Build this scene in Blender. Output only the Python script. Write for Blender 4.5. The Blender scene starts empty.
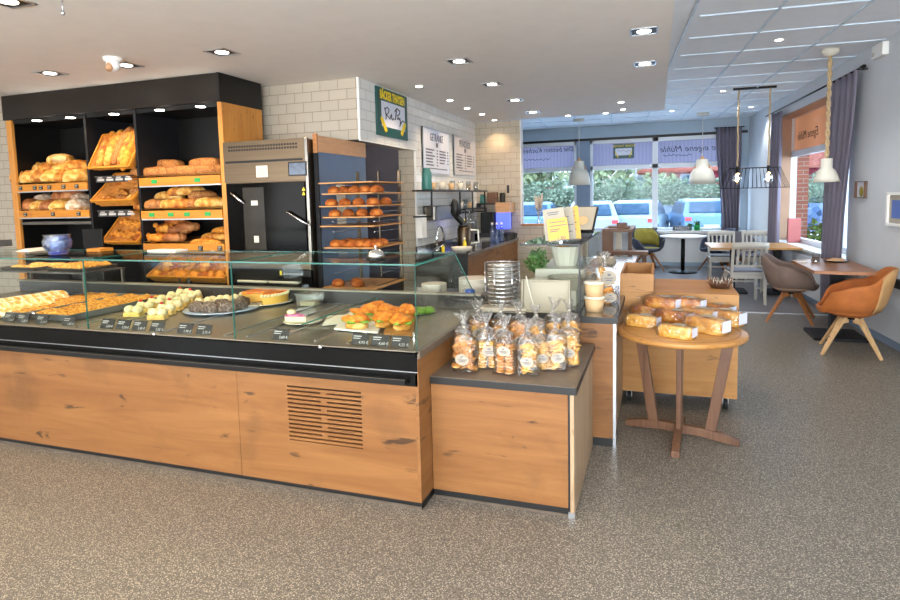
import bpy, math, random
from mathutils import Vector, Matrix, noise as mn
random.seed(7)
C=bpy.context.scene.collection
PI=math.pi
sin,cos=math.sin,math.cos
# ------------------------------------------------------------------ camera
FPX,PITCH,ROLL,YAW,CY=597.69,0.090585,-0.022924,0.334256,252.70
CH=1.6
fw=Vector((-sin(YAW)*cos(PITCH),cos(YAW)*cos(PITCH),-sin(PITCH)))
r0=Vector((cos(YAW),sin(YAW),0)); u0=r0.cross(fw)
rt=r0*cos(ROLL)+u0*sin(ROLL); up=u0*cos(ROLL)-r0*sin(ROLL)
cam=bpy.data.cameras.new('camera'); camo=bpy.data.objects.new('camera',cam); C.objects.link(camo)
camo.matrix_world=Matrix(((rt.x,up.x,-fw.x,0),(rt.y,up.y,-fw.y,0),(rt.z,up.z,-fw.z,CH),(0,0,0,1)))
cam.sensor_width=36; cam.lens=FPX/900*36; cam.shift_y=-(300-CY)/900
cam.clip_end=300
bpy.context.scene.camera=camo
O=Vector((0,0,CH))
def ray(x,y): return fw*FPX+rt*(x-450)-up*(y-CY)
def pz(x,y,z=0): d=ray(x,y); return O+d*((z-CH)/d.z)
def py(x,y,Y): d=ray(x,y); return O+d*(Y/d.y)
def px(x,y,X): d=ray(x,y); return O+d*(X/d.x)
WA=math.radians(3.8); WN=Vector((cos(WA),sin(WA),0)); WU=Vector((-sin(WA),cos(WA),0)); WP=Vector((2.277,6.9,0))
def wr(s,off=0,z=0):  # a point on the right wall: distance along it, distance out of it
    p=WP+WU*s+WN*off; return Vector((p.x,p.y,z))
def pw(x,y,off=0):    # ray onto the right wall plane
    d=ray(x,y); k=WN.dot(WP)+off; return O+d*((k-WN.dot(O))/WN.dot(d))
def ws(x,y,off=0): return (pw(x,y,off)-WP).dot(WU)
# ------------------------------------------------------------------ materials
def c(r,g,b):
    f=lambda v:(v/255/12.92) if v/255<=.04045 else ((v/255+.055)/1.055)**2.4
    return (f(r),f(g),f(b))
M={}
def mat(n,col,rough=.5,metal=0,var=.12,scale=6,bump=0,bs=40,spec=.5,rnd=0,stretch=None,trans=0,emit=0,sub=0,coord='Object',coat=0):
    m=bpy.data.materials.new(n); m.use_nodes=True; t=m.node_tree; N=t.nodes; L=t.links
    b=N['Principled BSDF']; b.inputs['Roughness'].default_value=rough; b.inputs['Metallic'].default_value=metal
    b.inputs['Specular IOR Level'].default_value=spec
    if coat: b.inputs['Coat Weight'].default_value=coat
    if sub: b.inputs['Subsurface Weight'].default_value=sub; b.inputs['Subsurface Scale'].default_value=.01
    tc=N.new('ShaderNodeTexCoord'); mp=N.new('ShaderNodeMapping'); L.new(tc.outputs[coord],mp.inputs[0])
    if stretch: mp.inputs['Scale'].default_value=stretch
    no=N.new('ShaderNodeTexNoise'); no.inputs['Scale'].default_value=scale; no.inputs['Detail'].default_value=4; L.new(mp.outputs[0],no.inputs[0])
    cr=N.new('ShaderNodeValToRGB'); e=cr.color_ramp.elements
    e[0].position=.3; e[1].position=.7
    e[0].color=(*[max(0,v*(1-var)) for v in col],1); e[1].color=(*[min(1,v*(1+var)) for v in col],1)
    L.new(no.outputs[0],cr.inputs[0]); out=cr.outputs[0]
    if rnd:
        oi=N.new('ShaderNodeObjectInfo'); mr=N.new('ShaderNodeMapRange'); mr.inputs[3].default_value=1-rnd; mr.inputs[4].default_value=1+rnd
        L.new(oi.outputs['Random'],mr.inputs[0]); hs=N.new('ShaderNodeHueSaturation'); L.new(mr.outputs[0],hs.inputs['Value']); L.new(out,hs.inputs['Color']); out=hs.outputs[0]
    L.new(out,b.inputs['Base Color'])
    if bump:
        n2=N.new('ShaderNodeTexNoise'); n2.inputs['Scale'].default_value=bs; n2.inputs['Detail'].default_value=3; L.new(mp.outputs[0],n2.inputs[0])
        bp=N.new('ShaderNodeBump'); bp.inputs['Strength'].default_value=bump; bp.inputs['Distance'].default_value=.01
        L.new(n2.outputs[0],bp.inputs['Height']); L.new(bp.outputs[0],b.inputs['Normal'])
    if emit:
        b.inputs['Emission Color'].default_value=(*col,1); b.inputs['Emission Strength'].default_value=emit
    M[n]=m; m['_o']=0
    return m
def ramp_mat(n,stops,tex='noise',scale=5,rough=.6,stretch=None,bump=0,rnd=0,detail=5,spec=.4,seeds=None,dist=0):
    m=bpy.data.materials.new(n); m.use_nodes=True; t=m.node_tree; N=t.nodes; L=t.links
    b=N['Principled BSDF']; b.inputs['Roughness'].default_value=rough; b.inputs['Specular IOR Level'].default_value=spec
    tc=N.new('ShaderNodeTexCoord'); mp=N.new('ShaderNodeMapping'); L.new(tc.outputs['Object'],mp.inputs[0])
    if stretch: mp.inputs['Scale'].default_value=stretch
    if tex=='noise':
        no=N.new('ShaderNodeTexNoise'); no.inputs['Detail'].default_value=detail; no.inputs['Distortion'].default_value=dist; o=no.outputs[0]
    elif tex=='voro':
        no=N.new('ShaderNodeTexVoronoi'); o=no.outputs['Color']
    else:
        no=N.new('ShaderNodeTexVoronoi'); o=no.outputs['Distance']
    no.inputs['Scale'].default_value=scale; L.new(mp.outputs[0],no.inputs[0])
    cr=N.new('ShaderNodeValToRGB'); e=cr.color_ramp.elements
    while len(e)<len(stops): e.new(.5)
    for i,(p_,cc) in enumerate(stops): e[i].position=p_; e[i].color=(*cc,1)
    L.new(o,cr.inputs[0]); out=cr.outputs[0]
    if seeds:
        v=N.new('ShaderNodeTexVoronoi'); v.inputs['Scale'].default_value=seeds[0]; L.new(tc.outputs['Object'],v.inputs[0])
        lt=N.new('ShaderNodeMath'); lt.operation='LESS_THAN'; lt.inputs[1].default_value=seeds[1]; L.new(v.outputs['Distance'],lt.inputs[0])
        mx=N.new('ShaderNodeMixRGB'); L.new(lt.outputs[0],mx.inputs[0]); L.new(out,mx.inputs[1]); mx.inputs[2].default_value=(*seeds[2],1); out=mx.outputs[0]
    if rnd:
        oi=N.new('ShaderNodeObjectInfo'); mr=N.new('ShaderNodeMapRange'); mr.inputs[3].default_value=1-rnd; mr.inputs[4].default_value=1+rnd
        L.new(oi.outputs['Random'],mr.inputs[0]); hs=N.new('ShaderNodeHueSaturation'); L.new(mr.outputs[0],hs.inputs['Value']); L.new(out,hs.inputs['Color']); out=hs.outputs[0]
    L.new(out,b.inputs['Base Color'])
    if bump:
        bp=N.new('ShaderNodeBump'); bp.inputs['Strength'].default_value=bump; bp.inputs['Distance'].default_value=.01; L.new(o,bp.inputs['Height']); L.new(bp.outputs[0],b.inputs['Normal'])
    M[n]=m; return m
def oak(n,base,dark,knot,axis='x',sc=1.0,rough=.45,rnd=0):
    # plain sawn oak: long stretched grain, cloudy tone, cracks and knots
    m=bpy.data.materials.new(n); m.use_nodes=True; t=m.node_tree; N=t.nodes; L=t.links
    b=N['Principled BSDF']; b.inputs['Roughness'].default_value=rough; b.inputs['Specular IOR Level'].default_value=.35
    tc=N.new('ShaderNodeTexCoord'); mp=N.new('ShaderNodeMapping'); L.new(tc.outputs['Object'],mp.inputs[0])
    lo,hi=.55*sc,7*sc
    mp.inputs['Scale'].default_value={'x':(lo,hi,hi),'y':(hi,lo,hi),'z':(hi,hi,lo)}[axis]
    n1=N.new('ShaderNodeTexNoise'); n1.inputs['Scale'].default_value=1.6; n1.inputs['Detail'].default_value=8; n1.inputs['Roughness'].default_value=.65; n1.inputs['Distortion'].default_value=.8
    L.new(mp.outputs[0],n1.inputs[0])
    cr=N.new('ShaderNodeValToRGB'); e=cr.color_ramp.elements; e[0].position=.3; e[0].color=(*dark,1); e[1].position=.68; e[1].color=(*base,1)
    L.new(n1.outputs[0],cr.inputs[0])
    n2=N.new('ShaderNodeTexNoise'); n2.inputs['Scale'].default_value=2.3*sc; n2.inputs['Detail'].default_value=5; L.new(tc.outputs['Object'],n2.inputs[0])
    c2=N.new('ShaderNodeValToRGB'); e=c2.color_ramp.elements; e[0].position=.58; e[0].color=(0,0,0,1); e[1].position=.74; e[1].color=(1,1,1,1); L.new(n2.outputs[0],c2.inputs[0])
    mp3=N.new('ShaderNodeMapping'); L.new(tc.outputs['Object'],mp3.inputs[0])
    mp3.inputs['Scale'].default_value={'x':(2.2*sc,9*sc,9*sc),'y':(9*sc,2.2*sc,9*sc),'z':(9*sc,9*sc,2.2*sc)}[axis]
    n3=N.new('ShaderNodeTexNoise'); n3.inputs['Scale'].default_value=1.3; n3.inputs['Detail'].default_value=3; n3.inputs['Distortion'].default_value=1.6; L.new(mp3.outputs[0],n3.inputs[0])
    c3=N.new('ShaderNodeValToRGB'); e=c3.color_ramp.elements; e[0].position=.64; e[0].color=(0,0,0,1); e[1].position=.72; e[1].color=(1,1,1,1); L.new(n3.outputs[0],c3.inputs[0])
    mx=N.new('ShaderNodeMixRGB'); mm=N.new('ShaderNodeMath'); mm.operation='MULTIPLY'; mm.inputs[1].default_value=.35; L.new(c2.outputs[0],mm.inputs[0]); L.new(mm.outputs[0],mx.inputs[0]); L.new(cr.outputs[0],mx.inputs[1]); mx.inputs[2].default_value=(*knot,1)
    mx2=N.new('ShaderNodeMixRGB'); m2=N.new('ShaderNodeMath'); m2.operation='MULTIPLY'; m2.inputs[1].default_value=.8; L.new(c3.outputs[0],m2.inputs[0]); L.new(m2.outputs[0],mx2.inputs[0]); L.new(mx.outputs[0],mx2.inputs[1]); mx2.inputs[2].default_value=(*knot,1)
    L.new(mx2.outputs[0],b.inputs['Base Color'])
    bp=N.new('ShaderNodeBump'); bp.inputs['Strength'].default_value=.12; bp.inputs['Distance'].default_value=.004; L.new(n1.outputs[0],bp.inputs['Height']); L.new(bp.outputs[0],b.inputs['Normal'])
    M[n]=m; return m
def tiles(n,axes,col,grout,w,h,rough=.18,off=.5,gap=.004,bump=.35,var=.03,scol=None):
    # brick pattern laid on a plane; axes = the two object axes the pattern runs along
    m=bpy.data.materials.new(n); m.use_nodes=True; t=m.node_tree; N=t.nodes; L=t.links
    b=N['Principled BSDF']; b.inputs['Roughness'].default_value=rough
    tc=N.new('ShaderNodeTexCoord'); sp=N.new('ShaderNodeSeparateXYZ'); L.new(tc.outputs['Object'],sp.inputs[0]); cb=N.new('ShaderNodeCombineXYZ')
    L.new(sp.outputs['XYZ'.index(axes[0].upper())],cb.inputs[0]); L.new(sp.outputs['XYZ'.index(axes[1].upper())],cb.inputs[1])
    br=N.new('ShaderNodeTexBrick'); br.offset=off; br.inputs['Scale'].default_value=1; br.inputs['Brick Width'].default_value=w; br.inputs['Row Height'].default_value=h
    br.inputs['Mortar Size'].default_value=gap; br.inputs['Mortar Smooth'].default_value=.6
    br.inputs['Color1'].default_value=(*[v*(1-var) for v in col],1); br.inputs['Color2'].default_value=(*[min(1,v*(1+var)) for v in (scol or col)],1); br.inputs['Mortar'].default_value=(*grout,1)
    L.new(cb.outputs[0],br.inputs[0]); L.new(br.outputs[0],b.inputs['Base Color'])
    bp=N.new('ShaderNodeBump'); bp.invert=True; bp.inputs['Strength'].default_value=bump; bp.inputs['Distance'].default_value=.01; L.new(br.outputs['Fac'],bp.inputs['Height']); L.new(bp.outputs[0],b.inputs['Normal'])
    M[n]=m; return m
def glass(n,tint=(1,1,1),rough=.02,refl=.5,bump=0,bs=30,base=.04,maxf=.9):
    m=bpy.data.materials.new(n); m.use_nodes=True; t=m.node_tree; N=t.nodes; L=t.links; N.remove(N['Principled BSDF'])
    o=N['Material Output']; tr=N.new('ShaderNodeBsdfTransparent'); tr.inputs[0].default_value=(*tint,1)
    g=N.new('ShaderNodeBsdfGlossy'); g.inputs['Roughness'].default_value=rough; mx=N.new('ShaderNodeMixShader')
    lw=N.new('ShaderNodeLayerWeight'); lw.inputs[0].default_value=.5
    mr=N.new('ShaderNodeMapRange'); mr.inputs[3].default_value=base; mr.inputs[4].default_value=refl; L.new(lw.outputs['Facing'],mr.inputs[0])
    pw_=N.new('ShaderNodeMath'); pw_.operation='POWER'; pw_.inputs[1].default_value=3.0; L.new(lw.outputs['Facing'],pw_.inputs[0]); L.new(pw_.outputs[0],mr.inputs[0])
    L.new(mr.outputs[0],mx.inputs[0]); L.new(tr.outputs[0],mx.inputs[1]); L.new(g.outputs[0],mx.inputs[2]); L.new(mx.outputs[0],o.inputs[0])
    if bump:
        tc=N.new('ShaderNodeTexCoord'); no=N.new('ShaderNodeTexNoise'); no.inputs['Scale'].default_value=bs; no.inputs['Detail'].default_value=3; no.inputs['Distortion'].default_value=1
        L.new(tc.outputs['Object'],no.inputs[0]); bp=N.new('ShaderNodeBump'); bp.inputs['Strength'].default_value=bump; bp.inputs['Distance'].default_value=.02
        L.new(no.outputs[0],bp.inputs['Height']); L.new(bp.outputs[0],g.inputs['Normal']); L.new(bp.outputs[0],lw.inputs['Normal'])
    M[n]=m; return m
# ------------------------------------------------------------------ mesh builder
def rotz(a): return Matrix.Rotation(a,4,'Z')
def TRS(loc=(0,0,0),rz=0,rx=0,ry=0,s=1):
    sc=Matrix.Diagonal((*( (s,s,s) if isinstance(s,(int,float)) else s),1))
    return Matrix.Translation(loc)@Matrix.Rotation(rz,4,'Z')@Matrix.Rotation(ry,4,'Y')@Matrix.Rotation(rx,4,'X')@sc
class MB:
    def __init__(s): s.v=[]; s.f=[]; s.mi=[]; s.sm=[]
    def add(s,v,f,mi=0,smooth=False,T=None):
        o=len(s.v)
        for p in v:
            p=Vector(p); s.v.append(T@p if T else p)
        for q in f: s.f.append([i+o for i in q]); s.mi.append(mi); s.sm.append(smooth)
        return s
    def box(s,x0,x1,y0,y1,z0,z1,mi=0,T=None):
        v=[(x,y,z) for z in (z0,z1) for y in (y0,y1) for x in (x0,x1)]
        return s.add(v,[(0,2,3,1),(4,5,7,6),(0,1,5,4),(1,3,7,5),(3,2,6,7),(2,0,4,6)],mi,False,T)
    def rbox(s,x0,x1,y0,y1,z0,z1,r=.01,mi=0,T=None,n=3):  # box with rounded vertical corners
        pts=[]
        for cx,cy,a0 in ((x1-r,y1-r,0),(x0+r,y1-r,90),(x0+r,y0+r,180),(x1-r,y0+r,270)):
            for i in range(n+1):
                a=math.radians(a0+90*i/n); pts.append((cx+r*cos(a),cy+r*sin(a)))
        return s.prism(pts,z0,z1,mi,T)
    def prism(s,pts,z0,z1,mi=0,T=None,smooth=False):
        n=len(pts); v=[(*p,z0) for p in pts]+[(*p,z1) for p in pts]
        f=[(i,(i+1)%n,n+(i+1)%n,n+i) for i in range(n)]
        s.add(v,f,mi,smooth,T); o=len(s.v)-2*n
        s.f.append([o+n-1-i for i in range(n)]); s.f.append([o+n+i for i in range(n)]); s.mi+= [mi,mi]; s.sm+=[False,False]
        return s
    def quad(s,a,b,c_,d,mi=0,T=None): return s.add([a,b,c_,d],[(0,1,2,3)],mi,False,T)
    def loft(s,rings,mi=0,smooth=True,cap=True,T=None,closed=True):
        n=len(rings[0]); v=[p for r in rings for p in r]; f=[]
        for k in range(len(rings)-1):
            for i in range(n if closed else n-1):
                j=(i+1)%n; f.append((k*n+i,k*n+j,(k+1)*n+j,(k+1)*n+i))
        if cap: f.append(tuple(range(n-1,-1,-1))); f.append(tuple((len(rings)-1)*n+i for i in range(n)))
        return s.add(v,f,mi,smooth,T)
    def lathe(s,prof,cx=0,cy=0,n=20,mi=0,T=None,smooth=True,cap=True):
        return s.loft([[(cx+r*cos(2*PI*i/n),cy+r*sin(2*PI*i/n),z) for i in range(n)] for r,z in prof],mi,smooth,cap,T)
    def cyl(s,a,b,r,r2=None,n=12,mi=0,T=None,smooth=True):
        a=Vector(a); b=Vector(b); d=(b-a).normalized(); x=d.orthogonal().normalized(); y=d.cross(x); r2=r if r2 is None else r2
        return s.loft([[a+(x*cos(2*PI*i/n)+y*sin(2*PI*i/n))*r for i in range(n)],[b+(x*cos(2*PI*i/n)+y*sin(2*PI*i/n))*r2 for i in range(n)]],mi,smooth,True,T)
    def tube(s,pts,r,n=8,mi=0,T=None,closed=False):
        P=[Vector(p) for p in pts]; rings=[]; x=None
        for i,p in enumerate(P):
            if closed: d=P[(i+1)%len(P)]-P[i-1]
            else: d=P[min(i+1,len(P)-1)]-P[max(i-1,0)]
            d.normalize()
            if x is None: x=d.orthogonal().normalized()
            x=(x-d*x.dot(d)).normalized(); y=d.cross(x); rr=r[i] if isinstance(r,(list,tuple)) else r
            rings.append([p+(x*cos(2*PI*k/n)+y*sin(2*PI*k/n))*rr for k in range(n)])
        if closed: rings.append(rings[0])
        return s.loft(rings,mi,True,not closed,T)
    def bar(s,a,b,w,h,mi=0,T=None,upv=(0,0,1),w2=None,h2=None):  # rectangular bar from a to b
        a=Vector(a); b=Vector(b); d=(b-a).normalized(); x=d.cross(Vector(upv)); x=x.normalized() if x.length>1e-5 else Vector((1,0,0)); y=x.cross(d)
        w2=w if w2 is None else w2; h2=h if h2 is None else h2
        R=[[p+x*sx*ww/2+y*sy*hh/2 for sx,sy in ((-1,-1),(1,-1),(1,1),(-1,1))] for p,ww,hh in ((a,w,h),(b,w2,h2))]
        return s.loft(R,mi,False,True,T)
    def ball(s,cx,cy,cz,rx,ry=None,rz=None,n=14,m=8,mi=0,T=None,nz=0,nf=8,seed=0,flat=None):
        ry=rx if ry is None else ry; rz=rx if rz is None else rz; rings=[]
        for k in range(m+1):
            a=-PI/2+PI*k/m; ring=[]
            for i in range(n):
                u=2*PI*i/n; d=Vector((cos(a)*cos(u),cos(a)*sin(u),sin(a)))
                q=1+(nz*mn.noise(d*nf/3+Vector((seed,seed*2,0))) if nz else 0)
                z=d.z*rz*q
                if flat is not None: z=max(z,-flat*rz)
                ring.append((cx+d.x*rx*q,cy+d.y*ry*q,cz+z))
            rings.append(ring)
        return s.loft(rings,mi,True,False,T)
    def merge(s,o,T=None):
        k=len(s.v); s.v+=[T@p if T else p for p in o.v]; s.f+=[[i+k for i in q] for q in o.f]; s.mi+=o.mi; s.sm+=o.sm; return s
def text_into(mb,txt,size,T,mi=0,extr=.0006,align='CENTER',shear=0,sx=1,bold=0):
    cu=bpy.data.curves.new('t','FONT'); cu.body=txt; cu.size=size; cu.extrude=extr; cu.align_x=align; cu.align_y='CENTER'; cu.shear=shear; cu.resolution_u=2; cu.offset=bold
    o=bpy.data.objects.new('t',cu); me=o.to_mesh()
    T2=T@Matrix.Diagonal((sx,1,1,1))
    mb.add([v.co.copy() for v in me.vertices],[list(p.vertices) for p in me.polygons],mi,False,T2)
    o.to_mesh_clear(); bpy.data.objects.remove(o); bpy.data.curves.remove(cu)
def chain(p):
    v=Vector((0,0,0))
    while p: v=v+p.location; p=p.parent
    return v
def build(name,mb,mats,parent=None,bevel=0,label=None,solid=0,sub=0,origin=None,wn=False):
    me=bpy.data.meshes.new(name)
    off=chain(parent)
    if parent is None:
        if origin is None:
            xs=[v.x for v in mb.v]; ys=[v.y for v in mb.v]; zs=[v.z for v in mb.v]
            origin=Vector(((min(xs)+max(xs))/2,(min(ys)+max(ys))/2,min(zs)))
        off=Vector(origin)
    me.from_pydata([v-off for v in mb.v],[],mb.f); 
    for m_ in (mats if isinstance(mats,(list,tuple)) else [mats]): me.materials.append(M[m_] if isinstance(m_,str) else m_)
    for p_,i,s_ in zip(me.polygons,mb.mi,mb.sm): p_.material_index=i; p_.use_smooth=s_
    me.validate(); me.update()
    o=bpy.data.objects.new(name,me); C.objects.link(o); o.parent=parent
    if parent is None: o.location=off
    if solid: md=o.modifiers.new('s','SOLIDIFY'); md.thickness=solid; md.offset=0
    if sub: md=o.modifiers.new('d','SUBSURF'); md.levels=sub; md.render_levels=sub
    if bevel: md=o.modifiers.new('b','BEVEL'); md.width=bevel; md.segments=2; md.limit_method='ANGLE'; md.angle_limit=math.radians(40)
    if label: o['label']=label
    return o
def tag(o,label,cat,group=None,kind=None):
    if label: o['label']=label
    if cat: o['category']=cat
    if group: o['group']=group
    if kind: o['kind']=kind
    return o
def thing(name,label,cat,loc=(0,0,0),group=None):
    o=bpy.data.objects.new(name,None); C.objects.link(o); o.location=loc; o.empty_display_size=.05
    return tag(o,label,cat,group)
def struct(name,mb,m,bevel=0,parent=None):
    o=build(name,mb,m,parent,bevel=bevel,origin=(0,0,0) if parent is None else None)
    if parent is None: o['kind']='structure'
    return o
def kids(o): return [x for x in bpy.data.objects if x.parent==o]
KC={}
def dup(root,loc,rz=0,label=None,group=None,s=None,rx=0,ry=0,cat=None):
    r=root.copy(); C.objects.link(r); r.location=loc; r.rotation_euler=(rx,ry,rz)
    if s: r.scale=(s,s,s) if isinstance(s,(int,float)) else s
    if label: r['label']=label
    if group: r['group']=group
    if cat: r['category']=cat
    if root not in KC: KC[root]=[(k,kids(k)) for k in kids(root)]
    for k,g in KC[root]:
        k2=k.copy(); C.objects.link(k2); k2.parent=r
        for j in g:
            j2=j.copy(); C.objects.link(j2); j2.parent=k2
    return r
class Pool:
    """several built kinds; the first use moves the original, later uses copy it"""
    def __init__(s,protos): s.p=protos; s.u=set()
    def put(s,i,loc,rz,label,cat,group,sc=None,rx=0,ry=0):
        i=i%len(s.p); o=s.p[i]
        if i in s.u: return dup(o,loc,rz,label,group,sc,rx,ry,cat)
        s.u.add(i); KC[o]=[(k,kids(k)) for k in kids(o)]
        o.location=loc; o.rotation_euler=(rx,ry,rz)
        if sc: o.scale=(sc,sc,sc) if isinstance(sc,(int,float)) else sc
        return tag(o,label,cat,group)
ORD=['leftmost','second from left','third from left','fourth from left','fifth from left','sixth from left','seventh from left','eighth from left','ninth from left','tenth from left','eleventh from left','twelfth from left']
def ordl(i,n):
    if i==n-1 and n>1: return 'rightmost'
    if n>4 and i>n/2: return ['','second from right','third from right','fourth from right','fifth from right','sixth from right','seventh from right'][n-1-i]
    return ORD[i]
# ------------------------------------------------------------------ palette
mat('ceiling_paint',c(236,230,222),.7,var=.02)
mat('ceiling_panel',c(236,240,244),.7,var=.02)
mat('wall_grey',c(205,208,212),.75,var=.02)
mat('wall_white',c(226,224,220),.7,var=.02)
mat('blue_grey',c(158,176,190),.6,var=.03)
mat('black',c(15,14,13),.4,var=.2,spec=.3)
mat('black_gloss',c(9,9,9),.2,var=.1,spec=.25)
mat('bronze_black',c(28,22,18),.3,var=.15,spec=.35)
mat('dark',c(20,20,23),.6,var=.2,spec=.3)
mat('steel',c(98,84,68),.36,1,var=.08,stretch=(.3,.3,8))
mat('rack_chrome',c(150,150,150),.25,1)
mat('steel_dark',c(120,115,108),.3,1,var=.1)
mat('chrome',c(225,225,225),.08,1,var=.02)
mat('alu',c(205,208,212),.3,1,var=.04)
mat('deck_steel',c(150,142,128),.38,.75,var=.1,scale=3)
mat('white',c(238,236,230),.4,var=.02)
mat('white_frame',c(225,230,235),.35,var=.02)
mat('plate_white',c(206,198,182),.25,var=.02)
mat('cream_paint',c(222,212,192),.45,var=.04)
mat('rubber',c(20,20,20),.7)
mat('pillar_blue',c(128,146,168),.6,var=.03)
mat('slate',c(96,84,72),.35,var=.18,scale=14)
mat('slate_dark',c(58,56,56),.13,var=.15,scale=14,coat=.4)
mat('edge_black',c(20,19,18),.45)
mat('oven_black',c(10,9,9),.1,var=.2,spec=.05)
mat('door_blue',c(86,104,130),.4,var=.05)
mat('panel_wood',c(196,150,108),.5,var=.1,stretch=(1,1,8))
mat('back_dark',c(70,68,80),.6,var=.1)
mat('green',c(22,150,72),.4)
mat('sign_green',c(10,72,66),.4,var=.04)
mat('yellow',c(235,205,30),.45,var=.05)
mat('ink',c(30,32,40),.6)
mat('ink_grey',c(96,98,108),.6)
mat('board_white',c(214,218,232),.45,var=.02)
mat('tag_black',c(28,26,26),.45)
mat('tag_white',c(178,175,170),.5)
mat('paper',c(232,226,212),.7,var=.03)
mat('menu_grey',c(168,158,140),.6,var=.05)
mat('menu_yellow',c(226,172,76),.6,var=.06)
mat('cup_paper',c(206,170,124),.6,var=.06)
mat('cream',c(232,214,164),.5,var=.05,bump=.2,bs=60)
mat('sponge',c(236,196,110),.8,var=.15,scale=40,bump=.3,bs=90)
mat('berry',c(190,20,24),.3)
mat('lettuce',c(110,150,40),.5,var=.35,scale=30)
mat('leafy',c(74,110,46),.6,var=.5,scale=12)
mat('leafy_grey',c(96,108,92),1,var=.3,scale=2,spec=0)
mat('pampas',c(190,178,164),.9,var=.2,scale=40)
mat('curtain',c(118,112,126),.85,var=.1,scale=2,bump=.1,bs=300)
mat('shell_orange',c(180,103,45),.75,var=.12,scale=10,bump=.15,bs=200)
mat('shell_tan',c(194,150,98),.7,var=.08)
mat('shell_taupe',c(128,108,98),.8,var=.12,bump=.15,bs=200)
mat('seat_sand',c(182,150,124),.8,var=.08)
mat('shell_yellow',c(158,144,58),.8,var=.15,bump=.2,bs=60)
mat('shell_dark',c(72,76,92),.8,var=.1,bump=.15,bs=200)
mat('chair_white',c(187,180,168),.5,var=.06)
mat('cushion_grey',c(112,110,116),.8,var=.1)
mat('rope',c(188,162,124),.9,var=.25,scale=60,bump=.6,bs=120)
mat('lamp_shade',c(214,208,192),.45,var=.03)
mat('lamp_wood',c(196,150,96),.5,var=.1)
mat('spot_glow',(1,.93,.82),emit=14,var=0)
mat('bulb_glow',(1,.62,.22),emit=22,var=0)
mat('screen_blue',(.08,.12,1.0),emit=1.6,var=.1)
mat('screen_dim',c(40,56,80),.2,emit=.12,var=.5,scale=14)
mat('red',c(190,40,40),.5); mat('pink',c(176,96,92),.5,var=.06); mat('blue',c(40,80,170),.4); mat('teal',c(60,120,112),.4)
mat('brass',c(160,120,60),.35,1)
mat('bounce_ground',c(205,208,214),.9,var=.12,scale=2)  # unseen ground made pale to bounce daylight up to the ceilings
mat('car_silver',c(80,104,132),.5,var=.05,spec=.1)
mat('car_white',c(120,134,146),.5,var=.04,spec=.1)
mat('car_blue',c(104,140,186),.25,.2,var=.04,coat=.6)
mat('car_glass',c(44,62,80),.5,var=.2,spec=.05)
mat('trim_out',c(140,142,142),.8,spec=0)
mat('leafy_out',c(70,100,44),1,var=.5,scale=12,spec=0)
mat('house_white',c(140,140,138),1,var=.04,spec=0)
mat('barn_red',c(92,34,42),1,var=.1,spec=0)
def translucent(n,col,mixv=.75,stripe=0):
    m=bpy.data.materials.new(n); m.use_nodes=True; t=m.node_tree; N=t.nodes; L=t.links; b=N['Principled BSDF']; b.inputs['Base Color'].default_value=(*col,1); b.inputs['Roughness'].default_value=.8
    tr=N.new('ShaderNodeBsdfTranslucent'); mx=N.new('ShaderNodeMixShader'); mx.inputs[0].default_value=mixv
    tc=N.new('ShaderNodeTexCoord'); w=N.new('ShaderNodeTexWave'); w.inputs['Scale'].default_value=4; w.inputs['Distortion'].default_value=.6; L.new(tc.outputs['Object'],w.inputs[0])
    cr=N.new('ShaderNodeValToRGB'); e=cr.color_ramp.elements; e[0].color=(*[v*.86 for v in col],1); e[1].color=(*col,1); L.new(w.outputs[0],cr.inputs[0]); L.new(cr.outputs[0],tr.inputs[0]); L.new(cr.outputs[0],b.inputs['Base Color'])
    L.new(b.outputs[0],mx.inputs[1]); L.new(tr.outputs[0],mx.inputs[2]); L.new(mx.outputs[0],N['Material Output'].inputs[0]); M[n]=m
translucent('fabric_blind',c(166,162,174))
translucent('blind_tan',c(197,156,128))
ramp_mat('roof_tile',[(0,c(96,52,44)),(1,c(120,76,66))],'voro',3,stretch=(1.6,1,1.6),spec=0)
ramp_mat('gabion',[(0,c(30,42,62)),(.5,c(60,76,100)),(1,c(120,130,140))],'voro',5,rough=1,spec=0)
ramp_mat('berry_top',[(.35,c(238,150,30)),(.55,c(220,90,30)),(.7,c(176,24,50))],'noise',22,rough=.2)
ramp_mat('berry_mousse',[(.35,c(150,60,96)),(.6,c(196,110,150))],'noise',40,rough=.4)
ramp_mat('crumble',[(.36,c(170,98,26)),(.5,c(214,146,48)),(.64,c(236,188,92))],'noise',60,rough=.8,bump=.7)
ramp_mat('choc_nut',[(.3,c(58,42,36)),(.55,c(112,92,80)),(.75,c(188,172,156))],'noise',70,rough=.7,bump=.6)
ramp_mat('schnitzel',[(.3,c(176,82,16)),(.5,c(216,120,28)),(.7,c(238,166,70))],'noise',34,rough=.6,bump=.5)
ramp_mat('bread_gold',[(.34,c(140,72,18)),(.5,c(194,118,36)),(.66,c(228,174,84))],'noise',16,rough=.65,bump=.3,rnd=.1)
ramp_mat('bread_pale',[(.34,c(172,106,34)),(.5,c(212,152,64)),(.66,c(234,196,122))],'noise',18,rough=.75,bump=.25,rnd=.08)
ramp_mat('bread_brown',[(.3,c(120,62,26)),(.5,c(166,96,46)),(.72,c(208,150,92))],'noise',14,rough=.6,bump=.3,rnd=.12)
ramp_mat('bread_flour',[(.35,c(150,104,78)),(.5,c(196,164,134)),(.65,c(228,210,186))],'noise',20,rough=.85,bump=.3,rnd=.08)
ramp_mat('bread_seed',[(.3,c(120,64,22)),(.6,c(172,106,46))],'noise',18,rough=.7,bump=.4,rnd=.08,seeds=(130,.3,c(214,172,108)))
ramp_mat('bread_cut',[(.3,c(214,168,104)),(.7,c(240,208,150))],'noise',30,rough=.8)
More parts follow.
